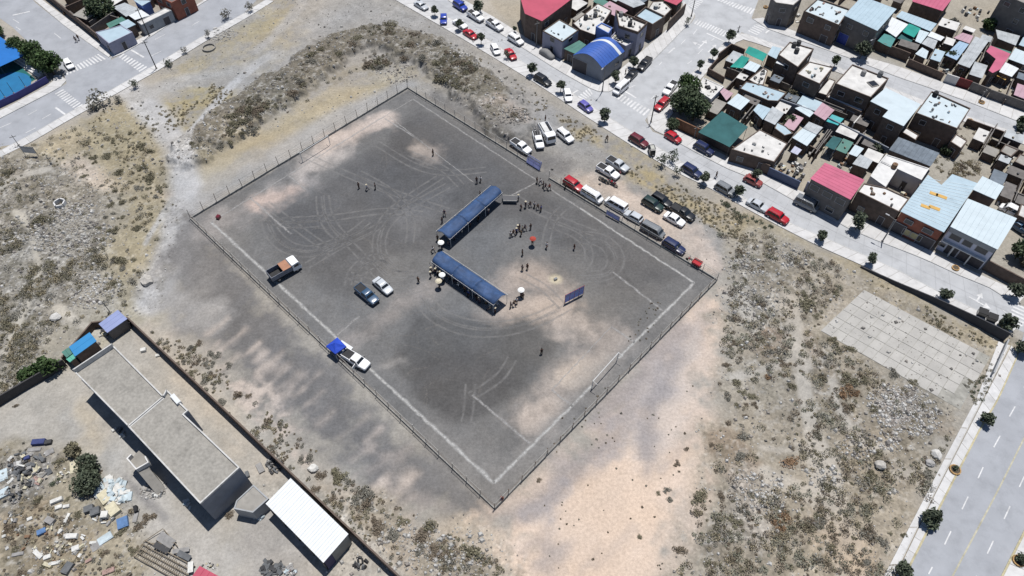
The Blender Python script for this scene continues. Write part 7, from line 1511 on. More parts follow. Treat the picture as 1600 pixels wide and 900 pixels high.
def shrub(x, y, r, kind, label, group):
    px, py = to_px(x, y); lm = min(LMK, key=lambda q: (q[0] - px) ** 2 + (q[1] - py) ** 2)[2]; label = '%s %s shrub near the %s' % ('large' if r > 1.1 else 'middling' if r > .75 else 'small', {'street': 'dark green', 'rust': 'rust brown'}.get(kind, kind), lm); group = 'shrubs near the ' + lm
    _nb[0] += 1; o = bpy.data.objects.new('shrub', BM[kind][_nb[0] % 4]); COL.objects.link(o); o.location = (x, y, hz(x, y) - .03); o.rotation_euler = (0, 0, random.uniform(0, 6.28)); o.scale = (r * random.uniform(.85, 1.2), r * random.uniform(.85, 1.2), r * random.uniform(.6, .95)); tag(o, label, 'shrub', group)
def T(tx, ty, pts): return [(tx + a / 4, ty + b / 4, r) for a, b, r in pts]
WB = T(0, 225, [(890, 150, 1.4), (940, 225, 1.4), (870, 270, 1.1), (930, 280, .7), (1000, 290, 1), (975, 330, .8), (740, 180, 1.2), (670, 80, 1.1), (580, 85, 1), (530, 200, .8), (770, 370, .9), (695, 385, .9), (660, 465, .8), (715, 440, .6), (770, 460, .6), (860, 530, 1), (705, 545, 1.2), (625, 525, .7), (640, 595, .7), (590, 670, .9), (610, 740, 1), (740, 730, 1.4), (700, 735, .9), (835, 725, .7), (760, 780, .9), (830, 860, .9), (710, 870, 1), (865, 415, .6), (885, 20, 1.3), (930, 50, 1.1), (1215, 35, .9), (1270, 10, .8), (1385, 35, 1), (1325, 10, .7), (255, 490, 1.8), (665, 825, .5), (590, 115, .7), (640, 260, .6), (720, 295, .6)])
for px, py, r in WB: shrub(*at2(px, py), r, random.choice(('olive', 'olive', 'grey')), 'rounded olive shrub on the sandy slope west of the dusty track', 'shrubs west of the dusty track')
EB = T(800, 450, [(1365, 195, .8), (1390, 345, .7), (1345, 480, .8), (1400, 600, 1), (1345, 680, .9), (1435, 650, .7), (1510, 680, .9), (1405, 735, .6), (1465, 730, .5), (1520, 735, .7), (1465, 800, .5), (1355, 850, .6), (1440, 860, .5)]) + T(800, 675, [(1430, 165, 1.1), (1165, 420, 1.2), (970, 370, .6), (915, 385, .4), (980, 425, .7), (1040, 740, 1), (800, 655, .5), (1450, 500, 1), (1390, 560, 1.1), (1310, 410, .8), (1090, 105, .5), (1245, 85, .6), (1030, 200, .6), (1450, 35, 1.1), (170, 305, .5)]) + T(1200, 450, [(240, 110, 1.7), (410, 335, 1.2), (500, 380, 1.1), (530, 590, 1.1), (600, 580, 1), (90, 470, 1), (360, 490, .8), (145, 620, 1), (335, 560, .9), (305, 175, .7), (420, 30, 1.0), (775, 530, 1.2), (910, 590, .9), (1260, 590, .7), (1345, 560, .6), (1240, 610, .6), (660, 760, .9), (500, 750, 1.2), (230, 50, 1.1)]) + T(1200, 675, [(690, 140, .9), (375, 350, .9), (610, 620, .7), (610, 820, .8), (850, 650, .6), (320, 570, 1.1), (320, 530, .8), (520, 320, .4), (320, 35, .6), (640, 280, 1.3), (1000, 280, 1.1), (720, 700, 1.1), (690, 370, .9)])
for px, py, r in EB: shrub(*at2(px, py), r, random.choice(('grey', 'olive', 'olive', 'brown')), 'dull grey green shrub on the eastern waste ground', 'shrubs on the eastern waste ground')
for px, py, r in T(1200, 450, [(480, 650, 1.5), (540, 660, 1.0)]) + T(1200, 675, [(130, 190, 1.2), (90, 540, 1.3), (60, 590, 1.0)]) + T(800, 450, [(1590, 560, .8)]): shrub(*at2(px, py), r, 'rust', 'rust brown dry shrub on the eastern waste ground', 'rust brown shrubs on the eastern waste ground')
for px, py, r in T(400, 675, [(330, 170, 1), (290, 175, .8), (405, 275, .9), (515, 270, 1.3), (510, 300, .9), (590, 310, .9), (375, 360, .8), (680, 400, 1.5), (690, 460, 1.2), (640, 430, 1.1), (770, 600, 1.2), (850, 650, 1.3), (740, 560, .9), (1090, 600, 1.2), (1040, 650, 1.3), (1130, 750, 1.4), (1340, 750, 1.4), (1220, 830, 1.3), (1020, 740, 1), (920, 560, 1), (480, 420, .7), (105, 110, .6), (205, 120, .4), (175, 180, .5), (215, 220, .5), (600, 570, .5), (530, 455, .4), (485, 460, .4)]) + T(0, 450, [(1240, 460, .6), (1285, 465, .6), (1295, 495, .6), (1335, 465, .6), (1320, 410, .8), (1355, 420, .9), (1245, 345, .7), (1195, 380, .9), (1215, 380, .6), (1155, 465, .7), (1195, 535, .7), (1325, 550, .8), (1275, 585, .9), (1425, 485, .8), (990, 350, .5), (1045, 345, .6), (1115, 480, .5), (1490, 665, 1.0), (1555, 675, .6), (1380, 720, .9)]):
    shrub(*at2(px, py), r, random.choice(('brown', 'olive', 'grey')), 'brown dry shrub between the yard wall and the pitch', 'shrubs between yard wall and pitch')
for px, py, r in T(0, 675, [(365, 190, .9), (345, 310, .8), (255, 485, .5), (935, 540, 1.1), (425, 415, .5), (240, 425, .8), (880, 590, .6), (830, 740, .8), (755, 630, 1.0), (1440, 520, .8), (490, 520, .8), (60, 600, 1.0), (650, 760, .6), (100, 740, .7), (140, 890, .8), (300, 830, .9)]) + T(0, 450, [(95, 740, .5), (30, 610, .9)]): shrub(*at2(px, py), r, random.choice(('brown', 'street', 'olive')), 'small dark shrub among the dumped rubbish', 'shrubs among the dumped rubbish')
def scatter(poly, n, rmin, rmax, kinds, label, group, warp=None, maxn=None):
    xs = [p[0] for p in poly]; ys = [p[1] for p in poly]; k = 0; t = 0
    while k < n and t < n * 40:
        t += 1; px, py = random.uniform(min(xs), max(xs)), random.uniform(min(ys), max(ys))
        if not inside(poly, px, py): continue
        x, y = at2(px, py); v = float(fbm(np.array([x]), np.array([y]), 9, 2, 3)[0])
        if v < .5 and random.random() < .9: continue
        k += 1; r = rmin + (rmax - rmin) * random.random() ** 2; kd = random.choice(kinds)
        if _nb[0] < 299 and label and r > (rmin + rmax) * .35: shrub(x, y, r, kd, label, group)
        else: tuft(x, y, r, kd)
def tuft(x, y, r, kd):
    z = hz(x, y) - .02; n = int(30 + 60 * r)
    for i in range(n):
        a = random.uniform(0, 6.28); q = r * .75 * random.random() ** .6; SM.use(LEAF[kd][random.choice((0, 1, 1, 2))]); leaf(SM, random, (x + math.cos(a) * q, y + math.sin(a) * q, z + r * .6 * random.random()), random.uniform(.05, .11) + .03 * r)
ARC = [(300, 240), (345, 200), (400, 155), (470, 105), (540, 55), (610, 42), (680, 75), (740, 110), (800, 165), (815, 205), (790, 200), (730, 155), (660, 112), (600, 105), (540, 120), (470, 165), (390, 210), (330, 245)]
scatter(ARC, 130, .7, 1.7, ('olive', 'olive', 'brown', 'grey'), 'dark olive shrub on the scrubby bank round the top of the pitch', 'shrubs on the bank round the top of the pitch')
_nb[0] = max(_nb[0], 300)
scatter(ARC, 420, .3, .9, ('olive', 'brown', 'grey', 'olive'), None, None)
scatter([(0, 245), (130, 195), (240, 230), (275, 300), (250, 430), (190, 490), (90, 590), (0, 640)], 400, .25, 1.1, ('olive', 'grey', 'olive', 'tan', 'tan'), None, None)
scatter([(0, 260), (110, 280), (170, 400), (60, 560), (0, 640)], 380, .3, 1.4, ('olive', 'grey', 'olive', 'tan'), None, None)
scatter([(1140, 450), (1120, 370), (1160, 350), (1300, 410), (1340, 440), (1280, 500), (1290, 530), (1430, 620), (1490, 690), (1400, 900), (1060, 900), (1100, 750), (1120, 600)], 1150, .25, 1.3, ('grey', 'olive', 'olive', 'brown', 'pale', 'tan', 'brown'), None, None)
scatter([(970, 265), (1010, 258), (1100, 310), (1180, 350), (1160, 380), (1080, 340)], 300, .2, .5, ('tan', 'tan', 'olive'), None, None)
scatter([(1120, 310), (1200, 350), (1215, 360), (1160, 352)], 40, .4, .9, ('street', 'olive'), None, None)
scatter([(860, 170), (930, 200), (960, 240), (900, 220)], 80, .2, .5, ('tan', 'tan'), None, None)
scatter([(240, 165), (330, 130), (395, 150), (350, 190), (305, 230), (265, 215)], 200, .2, .5, ('tan', 'tan', 'olive'), None, None)
scatter([(300, 540), (420, 640), (560, 760), (700, 830), (830, 900), (620, 900), (400, 690), (220, 510)], 420, .2, .7, ('brown', 'olive', 'tan', 'grey'), None, None)
scatter([(0, 690), (120, 690), (200, 780), (230, 850), (210, 900), (0, 900)], 240, .2, .7, ('brown', 'tan', 'grey'), None, None)
scatter([(130, 185), (220, 145), (260, 220), (200, 260)], 110, .2, .6, ('olive', 'tan'), None, None)
scatter([(1500, 195), (1575, 225), (1545, 270), (1480, 280), (1450, 260), (1480, 230)], 220, .3, .9, ('olive', 'tan', 'brown'), None, None)
scatter([(1345, 425), (1560, 540), (1545, 556), (1330, 440)], 90, .2, .5, ('olive', 'tan'), None, None)
scatter([(1515, 610), (1548, 565), (1552, 600), (1525, 640)], 40, .2, .6, ('street', 'olive'), None, None)
scatter([(1000, 480), (1040, 460), (1020, 520), (960, 590)], 26, .12, .25, ('brown', 'grey'), None, None)
scatter([(840, 680), (1010, 560), (1100, 480), (1080, 760), (1040, 890), (860, 890)], 70, .1, .28, ('brown', 'grey'), None, None)
scatter([(640, 20), (860, 160), (840, 200), (720, 110)], 90, .2, .6, ('grey', 'tan'), None, None)
so = SM.build('ground_cover'); so['kind'] = 'stuff'
# --- loose stones lying where the ground is rubbly
def stones():
    m = [mat('stone_%d' % i, c, .95, .2, 3) for i, c in enumerate(((.32, .31, .29), (.23, .21, .19), (.4, .39, .37), (.15, .14, .13)))]; s = MB(); w_ = np.clip(grub, 0, 1) ** 1.5; w_ = w_ / w_.sum(); idx = np.random.RandomState(5).choice(NG, 9000, p=w_)
    for i in idx:
        px, py = to_px(GX[i], GY[i])
        if not (-60 < px < 1660 and -40 < py < 940): continue
        r = random.uniform(.07, .2) if random.random() < .93 else random.uniform(.22, .45); x, y, z = float(GX[i]) + random.uniform(-.2, .2), float(GY[i]) + random.uniform(-.2, .2), float(gz[i]); a = random.uniform(0, 6.28); s.use(random.choice(m))
        k = [(r * random.uniform(.7, 1.3) * math.cos(a + j * 1.571), r * random.uniform(.7, 1.3) * math.sin(a + j * 1.571)) for j in range(4)]
        s.add([(x + p[0], y + p[1], z + r * .1) for p in k] + [(x + p[0] * .55, y + p[1] * .55, z + r * random.uniform(.7, 1)) for p in k], [(0, 1, 5, 4), (1, 2, 6, 5), (2, 3, 7, 6), (3, 0, 4, 7), (4, 5, 6, 7)])
    for cx, cy, rr, n, w0 in ((1412, 640, 6, 700, 2), (1190, 772, 5, 260, 2), (1388, 692, 2.2, 90, 2), (130, 375, 6, 420, 0), (60, 360, 7, 420, 0), (120, 330, 4, 200, 2), (1170, 470, 6, 300, 0), (1290, 745, 3, 120, 0), (1340, 700, 3, 160, 3), (1160, 415, 4, 200, 0), (620, 115, 5, 160, 1), (800, 190, 4, 220, 1), (715, 90, 3, 60, 2), (150, 455, 5, 300, 2), (640, 850, 5, 200, 0), (720, 870, 5, 200, 0), (240, 765, 2, 120, 0), (345, 55, 4, 160, 2), (1232, 400, 4, 220, 0)):
        x0, y0 = at2(cx, cy)
        for k in range(n):
            q = rr * random.random() ** .7; b = random.uniform(0, 6.28); x, y = x0 + q * math.cos(b), y0 + q * .8 * math.sin(b); z = hz(x, y); r = random.uniform(.08, .24) if random.random() < .9 else random.uniform(.25, .5); a = random.uniform(0, 6.28); s.use(m[w0] if random.random() < .5 else random.choice(m))
            k_ = [(r * random.uniform(.7, 1.3) * math.cos(a + j * 1.571), r * random.uniform(.7, 1.3) * math.sin(a + j * 1.571)) for j in range(4)]
            s.add([(x + p[0], y + p[1], z + r * .1) for p in k_] + [(x + p[0] * .55, y + p[1] * .55, z + r * random.uniform(.7, 1)) for p in k_], [(0, 1, 5, 4), (1, 2, 6, 5), (2, 3, 7, 6), (3, 0, 4, 7), (4, 5, 6, 7)])
    o = s.build('loose_stones'); o['kind'] = 'stuff'
stones()
def boulder(px, py, r, label, c=(.36, .34, .31)):
    x, y = at2(px, py); bm = bmesh.new(); bmesh.ops.create_icosphere(bm, subdivisions=2, radius=r); rnd = random.Random(int(px))
    for v in bm.verts: v.co = Vector((v.co.x * 1.25, v.co.y, v.co.z * .75)) * rnd.uniform(.82, 1.12)
    me = bpy.data.meshes.new('boulder'); bm.to_mesh(me); bm.free(); me.materials.append(mat('boulder_%.2f' % c[0], c, .95, .2, 2, bump=.4, bscale=4)); o = bpy.data.objects.new('boulder', me); COL.objects.link(o); o.location = (x, y, hz(x, y) + r * .35); o.rotation_euler = (0, 0, rnd.uniform(0, 3)); tag(o, label, 'boulder')
boulder(230, 440, 1.1, 'big pale boulder on the sand west of the pitch'); boulder(490, 733, .7, 'white boulder among shrubs near the white-roofed shed', (.5, .49, .46)); boulder(1373, 729, .75, 'pale square boulder on the eastern waste ground'); boulder(1462, 711, .75, 'pale boulder near the avenue verge', (.42, .41, .39)); boulder(1452, 724, .6, 'flat grey boulder below the pale boulder near the avenue', (.3, .29, .28)); boulder(88, 497, .8, 'long pale rock on the western slope', (.42, .39, .34))
# ------------------------------------------------------------ poles, planters, dump, roof odds and ends
M_POLE = mat('pole_concrete', (.18, .175, .17), .8, .15, 2); M_POLED = mat('pole_wood', (.04, .035, .032), .85, .15, 2)
def pole(px, py, h, label, arm=None, m=None, r=.09):
    x, y, _ = at(px, py); o = empty('street_pole', (x, y, 0), 0, label, 'pole'); k = MB(); k.tube((0, 0, -.1), (0, 0, h), r * 1.5, r, 8); k.build('shaft', m or M_POLE, o); b = MB(); b.box((0, 0, .18), (.35, .35, .36)); b.build('base', M_CONC, o)
    if arm: c, s = math.cos(arm), math.sin(arm); b = MB(); b.tube((0, 0, h - .15), (c * 1.4, s * 1.4, h + .15), .04); b.build('arm', m or M_POLE, o); b = MB(); b.box((c * 1.7, s * 1.7, h + .15), (.75, .26, .12), arm); b.build('lamp', M_RIM, o)
    else: b = MB(); b.box((0, 0, h - .5), (1.3, .1, .1), .5); b.build('crossarm', m or M_POLE, o)
pole(245, 108, 7.6, 'dark pole beside the west zebra crossing', m=M_POLED); pole(234, 57, 7.6, 'dark pole in front of the long grey street front', m=M_POLED); pole(941, 143, 7.0, 'pole with lamp at the warehouse corner', 4.2); pole(1017, 191, 7.2, 'dark pole at the corner opposite the warehouse', m=M_POLED); pole(1378, 378, 6.2, 'pale lamp pole in front of the courtyard house', 2.4); pole(1080, 26, 5.5, 'dark pole at the far crossing corner', m=M_POLED); pole(1353, 93, 5.8, 'lamp pole on the upper back street pavement', 3.8); pole(1530, 158, 3.2, 'thin leaning pole by the round planter on the back street'); pole(1247, 51, 5.5, 'pole between the dark corner house and the brown house'); pole(1153, 50, 1.8, 'short pole at the back street corner'); pole(838, 72, 6.6, 'pole in front of the tall red-roofed house'); pole(1085, 214, 3.0, 'small pale lamp at the brown yard wall'); pole(173, 489, 3.4, 'thin pole at the corner of the lavender-roofed shed', r=.05); pole(30, 228, 3.0, 'thin pole left of the signboard', r=.05); pole(80, 256, 2.0, 'short leaning post on the western slope', r=.06); pole(1402, 18, 3, 'post beside the wide pale blue roof', r=.05)
def signboard():
    o = banner((40, 243), (61, 245), .9, 2.6, 1, 'white signboard on thin posts beside the west street', mat('sign_white', alb(222, 222, 222), .6, .1, 1), M_STEEL); o.name = 'signboard'; o['category'] = 'sign'
signboard()
def planter(px, py, label, r=.75):
    x, y, _ = at(px, py); o = empty('planter', (x, y, .1), 0, label, 'planter', 'round planters in the pavements'); n = 14
    for i in range(n): a = 2 * math.pi * i / n; b = MB(); b.box((r * math.cos(a), r * math.sin(a), .14), (.16, 2 * math.pi * r / n * .93, .3), a); b.build('brick', mat('planter_brick', alb(205, 165, 110), .85, .2, 3, objvar=.15), o)
    s = MB(); s.tube((0, 0, .02), (0, 0, .2), r * .9, n=14); s.build('soil', mat('planter_soil', (.09, .07, .05), .95, .2, 3), o)
planter(1491, 735, 'round brick planter on the avenue pavement'); planter(1590, 877, 'round brick planter at the bottom right corner'); planter(1492, 420, 'round planter in front of the white rendered house', .6); planter(1533, 161, 'round planter on the upper back street pavement', .6); planter(1196, 12, 'round planter on the paved corner at the top', .5); planter(1205, 38, 'round planter at the back street crossing', .5); planter(1515, 190, 'round planter at the corner of the scrub plot', .6)
DM2 = mat('black_lid', (.012, .012, .013), .7, .1, 2)
def bin_(px, py, label):
    x, y, _ = at(px, py, .6); o = empty('rubbish_container', (x, y, .1), -.5, label, 'container', 'black containers on the pavement'); b = MB(); b.box((0, 0, .55), (1.4, 1.2, 1.0), 0, None, 1.08); b.build('body', PT['black'], o); b = MB(); b.box((0, -.02, 1.1), (1.55, 1.3, .09), 0, (.06, 0)); b.build('lid', DM2, o)
    for q in ((.5, .4), (.5, -.4), (-.5, .4), (-.5, -.4)): b = MB(); b.tube((q[0], q[1] - .04, .06), (q[0], q[1] + .04, .06), .07, n=8); b.build('wheel', M_TYRE, o)
bin_(1535, 489, 'black rubbish container farther from the ragged tree'); bin_(1550, 497, 'black rubbish container next to the ragged tree')
def ring(px, py, r, h, label, m, n=16):
    x, y = at2(px, py); o = empty('concrete_ring', (x, y, hz(x, y)), 0, label, 'concrete ring')
    for i in range(n): a = 2 * math.pi * i / n; b = MB(); b.box((r * math.cos(a), r * math.sin(a), h / 2), (.22, 2 * math.pi * r / n * .95, h * random.uniform(.8, 1.1)), a); b.build('block', m, o)
ring(327, 76, 1.5, .45, 'ring of rubble blocks beside the west street', M_CONC); ring(96, 321, .9, .9, 'pale broken concrete shaft on the western slope', M_WHITE, 5)
def trough(px, py, label):
    x, y = at2(px, py); o = empty('broken_pipe', (x, y, hz(x, y)), -.2, label, 'pipe'); b = MB()
    for i in range(7): a = 3.4 + i * .28; b.box((1.6 * math.cos(a), 1.0 * math.sin(a) + 1, .2), (.5, .3, .35), a + 1.57)
    b.build('pipe_shell', M_WHITE, o)
trough(713, 88, 'white curved broken pipe on the ground behind the pitch')
# --- dump
DM = {k: mat('dump_' + k, v, .85, .15, 2, dirt=.25) for k, v in dict(white=alb(236, 235, 230), cream=alb(226, 218, 190), grey=alb(168, 166, 164), blue=alb(104, 140, 188), icy=alb(214, 228, 234), dark=(.05, .05, .052), brown=alb(150, 120, 95), navy=alb(70, 80, 130), black=(.02, .02, .022), pinkish=alb(190, 160, 150), slate=(.11, .115, .12)).items()}
def junk(px, py, s, rz, c, label, group=None, name='broken_board', cat='debris', tilt=(0, 0), z=0):
    x, y = at2(px, py); o = empty(name, (x, y, hz(x, y) + z), rz, label, cat, group); b = MB(); b.box((0, 0, s[2] / 2), s, 0, tilt, .96); b.build('panel' if s[2] < .3 else 'box', DM[c], o); b = MB(); b.box((s[0] * .2, -s[1] * .3, s[2] + .02), (s[0] * .5, s[1] * .14, .05), 0, tilt); b.build('batten', DM[c], o); return o
for px, py, w_, d_, h_, rz, c, l in ((62, 692, 2.0, .9, .6, .1, 'navy', 'navy blue trunk at the top of the dump'), (77, 692, 1.0, .7, .5, .2, 'dark', 'dark box beside the navy trunk'), (54, 703, 2.0, .6, .12, .1, 'grey', 'long grey plank below the navy trunk'), (44, 717, .8, .6, .35, .4, 'navy', 'small blue box in the dump'), (78, 707, 1.3, 1.0, .12, .6, 'grey', 'square grey sheet at the top of the dump'), (55, 740, 2.2, .45, .3, 1.05, 'cream', 'yellowish beam lying across the dump heap'), (59, 752, 1.6, 1.1, .1, -.3, 'pinkish', 'pinkish flat sheet below the yellowish beam'), (116, 729, 1.2, 2.2, .1, .4, 'cream', 'pale folded sheet under the dump tree'), (90, 783, 1.7, .6, .5, .45, 'white', 'long white box left of the dump tree'), (93, 793, 1.0, .6, .3, .4, 'white', 'white block below the long white box'), (105, 792, .9, .5, .3, .2, 'white', 'second white block below the long white box'), (165, 778, 2.2, 1.5, .5, -.75, 'cream', 'big cream mattress in the white heap'), (178, 797, 2.1, 1.5, .6, -.75, 'cream', 'cream cabinet below the big cream mattress'), (166, 806, 1.0, 1.0, .8, .1, 'white', 'white tall box beside the cream cabinet'), (141, 797, 1.3, 1.0, .7, .4, 'slate', 'first dark armchair block in the dump'), (151, 801, 1.3, 1.2, .7, .4, 'slate', 'second dark armchair block in the dump'), (193, 818, 1.5, 1.7, .5, .45, 'blue', 'sky blue box with dark lid marks'), (114, 839, 1.6, .75, .5, .05, 'white', 'white long carton in the middle of the dump'), (165, 842, 2.0, 1.2, .15, .7, 'icy', 'upper pale sheet lying on the sand'), (151, 853, 1.5, 1.3, .12, .7, 'grey', 'lower pale sheet lying on the sand'), (146, 848, 1.0, .4, .25, .1, 'white', 'small white box by the two pale sheets'), (120, 858, 1.0, .8, .5, .4, 'white', 'white square box with a hole'), (61, 867, 1.7, .6, .4, -.6, 'white', 'white slanting box lower left in the dump'), (75, 871, 1.0, .6, .3, .4, 'white', 'white block right of the slanting box'), (47, 811, .7, .5, .2, .5, 'white', 'white square slab on the left of the dump'), (106, 810, .4, 1.4, .3, -.1, 'white', 'upright white strip in the dump'), (67, 832, 1.2, .8, .5, .5, 'blue', 'grey blue bundle in the dump'), (80, 815, 1.4, .9, .5, -.4, 'grey', 'grey cloth heap in the dump'), (108, 889, 1.1, 1.6, .5, -.3, 'slate', 'dark grey cushion at the bottom of the dump'), (5, 773, 2.2, 1.4, .3, .6, 'icy', 'icy pale sheet at the left edge'), (2, 745, 2.0, 2.0, .12, .5, 'icy', 'large grey blue sheet at the left edge'), (182, 765, 1.8, 1.2, .35, .5, 'white', 'white quilt in the bright heap'), (199, 777, 1.5, 1.4, .3, .2, 'icy', 'icy bag pile at the edge of the bright heap'), (213, 806, .6, 2.0, .2, .1, 'grey', 'long grey pad right of the sky blue box'), (214, 797, .5, 1.0, .7, .5, 'black', 'black oval drum right of the bright heap'), (170, 893, 1.6, .7, .3, .4, 'pinkish', 'pink torn sheet at the bottom edge'), (28, 866, 1.6, .5, .2, .2, 'grey', 'grey plank lower left in the dump'), (140, 877, .9, .4, .3, .6, 'pinkish', 'small pinkish shell on the sand'), (75, 883, 1.3, .5, .25, -.3, 'cream', 'cream plank pair at the bottom of the dump'), (88, 880, 1.3, .5, .25, .2, 'white', 'white plank pair at the bottom of the dump')):
    junk(px, py, (w_, d_, h_), rz, c, l)
def heap(cx, cy, rx, ry, n, cols, label, group, smin=.3, smax=1.0, zmax=.5, name='broken_piece'):
    for i in range(n):
        a = random.uniform(0, 6.28); q = random.random() ** .5; junk(cx + rx * q * math.cos(a), cy + ry * q * math.sin(a), (random.uniform(smin, smax), random.uniform(smin, smax) * .6, random.uniform(.06, .35)), random.uniform(0, 3.1), (cc := random.choice(cols)), label if cc in label else cc + ' ' + label, group, name, tilt=(random.uniform(-.4, .4), random.uniform(-.4, .4)), z=(1 - q) * zmax * random.random())
heap(45, 735, 34, 28, 72, ('dark', 'grey', 'slate', 'white', 'cream', 'grey', 'slate'), 'splintered piece in the dark heap on the left of the dump', 'pieces of the dark heap', .3, 1.2, .7)
heap(22, 775, 20, 14, 20, ('dark', 'slate', 'grey'), 'dark lump at the lower side of the dark heap', 'dark lumps', .3, .7, .5)
heap(176, 768, 26, 20, 60, ('white', 'icy', 'white', 'icy', 'white'), 'bag in the bright heap beside the dump tree', 'white bags of the bright heap', .6, 1.5, .6)
heap(100, 745, 10, 12, 12, ('white', 'cream'), 'white chunk left of the dump tree', 'white chunks by the dump tree', .2, .5, .2)
heap(90, 850, 45, 32, 46, ('white', 'grey', 'cream', 'brown', 'white'), 'small pale scrap strewn over the lower dump', 'scraps strewn over the lower dump', .2, .8, .2)
heap(25, 830, 24, 34, 18, ('grey', 'white', 'brown'), 'small scrap on the left edge of the dump', 'scraps on the left edge', .2, .8, .2)
heap(162, 805, 18, 16, 14, ('slate', 'grey', 'white'), 'scrap piled round the dark armchair blocks', 'scraps round the armchair blocks', .3, .8, .4)
heap(428, 728, 12, 13, 40, ('slate', 'dark', 'grey'), 'dark block in the pile against the yard wall', 'dark blocks against the yard wall', .4, .8, .6, 'building_block')
heap(424, 888, 16, 12, 34, ('slate', 'dark', 'slate'), 'dark flat slab in the pile below the white-roofed shed', 'dark slabs below the white-roofed shed', .6, 1.1, .6, 'stone_slab')
heap(455, 890, 16, 8, 24, ('white', 'pinkish', 'grey', 'slate', 'icy'), 'mixed scrap beside the dark slabs', 'mixed scrap beside the dark slabs', .3, .9, .3)
heap(564, 880, 12, 10, 20, ('black', 'slate', 'dark'), 'black scrap right of the white-roofed shed', 'black scrap right of the white-roofed shed', .3, .8, .3)
heap(405, 803, 14, 10, 14, ('white', 'icy', 'grey'), 'pale scrap between the annex and the white-roofed shed', 'pale scrap between annex and shed', .3, .9, .3)
heap(246, 764, 14, 12, 16, ('white', 'grey', 'slate'), 'rubble along the yard side of the long building', 'rubble along the long building', .3, .7, .2)
heap(292, 790, 6, 7, 6, ('white', 'icy'), 'white sack leaning on the long building', 'white sacks by the long building', .5, 1.0, .3)
heap(186, 678, 9, 10, 9, ('white', 'slate', 'grey'), 'clutter in the shade of the long building', 'clutter in the shade of the long building', .4, .9, .3)
heap(163, 522, 7, 6, 10, ('cream', 'grey', 'dark', 'white'), 'clutter between the two sheds', 'clutter between the two sheds', .3, .8, .3)
junk(407, 732, (.9, 1.7, .3), .6, 'grey', 'stack of grey boards beside the dark block pile', name='board_stack'); junk(387, 742, (.5, 1.0, .4), .5, 'slate', 'dark pallet at the end of the long building', name='pallet'); junk(225, 548, (.9, .7, .5), .3, 'white', 'white bundle on the yard floor near the yard wall'); junk(247, 556, (.7, .5, .3), .3, 'white', 'small white bag near the yard wall'); junk(202, 511, (.9, .9, .7), .4, 'dark', 'dark drum at the corner of the yard wall')
def roofbits():
    p = bpy.data.objects.get('long_building.001'); x, y = at2(279, 653, 6.0); o = empty('yellow_plank', (x, y, 6.0), .75, 'yellow plank bundle on the roof of the long building', 'plank'); b = MB(); b.box((0, 0, .12), (1.5, .55, .2)); b.build('plank', DM['cream'] if False else M_ORANGE, o); b = MB(); b.box((0, 0, .24), (1.3, .2, .06)); b.build('batten', M_ORANGE, o)
    x, y = at2(277, 627, 6.0); o = empty('water_tank', (x, y, 6.0), -.75, 'white box tank on the roof edge of the long building', 'tank'); b = MB(); b.box((0, 0, .4), (2.0, .7, .8)); b.build('tank', M_WHITE, o); b = MB(); b.box((0, 0, .83), (1.9, .6, .06)); b.build('lid', M_BRIGHT, o)
    for i, (px, py) in enumerate(((192, 651), (196, 654), (200, 657), (195, 648))): x, y = at2(px, py, 5.5); o = empty('roof_slat', (x, y, 5.36), -.7 + i * .1, 'pale slat left on the front roof of the long building', 'plank', 'slats on the front roof'); b = MB(); b.box((0, 0, .06), (1.3, .2, .1)); b.build('slat', M_PLANK, o)
roofbits()
# collapsed timber frame at the bottom edge
def ruin():
    A, B, C, D = W([(225, 852), (262, 838), (304, 880), (285, 912)]); A2 = at2(214, 868); D2 = at2(300, 915); c = at2(262, 878); o = empty('collapsed_shed', (*c, 0), 0, 'collapsed timber roof frame beside the pink red shed at the bottom edge', 'ruin'); f = lambda p: (p[0] - c[0], p[1] - c[1])
    P = [f(at2(*q)) for q in ((211, 870), (229, 846), (305, 886), (288, 914))]
    for k in range(5): a, b = lerp2(P[0], P[1], k / 4), lerp2(P[3], P[2], k / 4); m = MB(); m.tube((*a, .5), (*b, .45), .07, n=5); m.build('beam', M_WOOD, o)
    for k in range(26): t = (k + .3 * random.random()) / 26; a, b = lerp2(P[0], P[3], t), lerp2(P[1], P[2], t + random.uniform(-.02, .02)); m = MB(); u0, u1 = random.uniform(0, .15), random.uniform(.6, 1); p, q = lerp2(a, b, u0), lerp2(a, b, u1); m.add([(p[0], p[1] - .07, .58), (p[0], p[1] + .07, .6), (q[0], q[1] + .07, .62), (q[0], q[1] - .07, .58), (p[0], p[1] - .07, .5), (p[0], p[1] + .07, .52), (q[0], q[1] + .07, .54), (q[0], q[1] - .07, .5)], [(0, 1, 2, 3), (7, 6, 5, 4), (0, 3, 7, 4), (1, 5, 6, 2), (0, 4, 5, 1), (3, 2, 6, 7)]); m.build('batten', M_WOOD, o)
    for p in P: m = MB(); m.tube((*p, 0), (*p, .55), .08); m.build('stub_post', M_WOOD, o)
    for px, py, px2, py2 in ((225, 848, 257, 828), (257, 828, 280, 856), (232, 850, 276, 850), (262, 836, 278, 868), (245, 845, 262, 858)): p, q = f(at2(px, py)), f(at2(px2, py2)); m = MB(); m.tube((*p, .3), (*q, .55), .06, n=5); m.build('beam', M_WOOD, o)
    for px, py, w_, d_, r, c_ in ((262, 846, 2.6, 1.3, -.5, 'grey'), (285, 862, 2.2, .6, .2, 'grey'), (290, 870, 2.0, .8, -.4, 'slate'), (255, 858, 2.4, .8, -.4, 'dark'), (300, 888, .7, 1.6, .3, 'white')): p = f(at2(px, py)); m = MB(); m.box((*p, .62), (w_, d_, .05), r, (random.uniform(-.2, .2), .1)); m.build('sheet', DM[c_], o)
ruin()
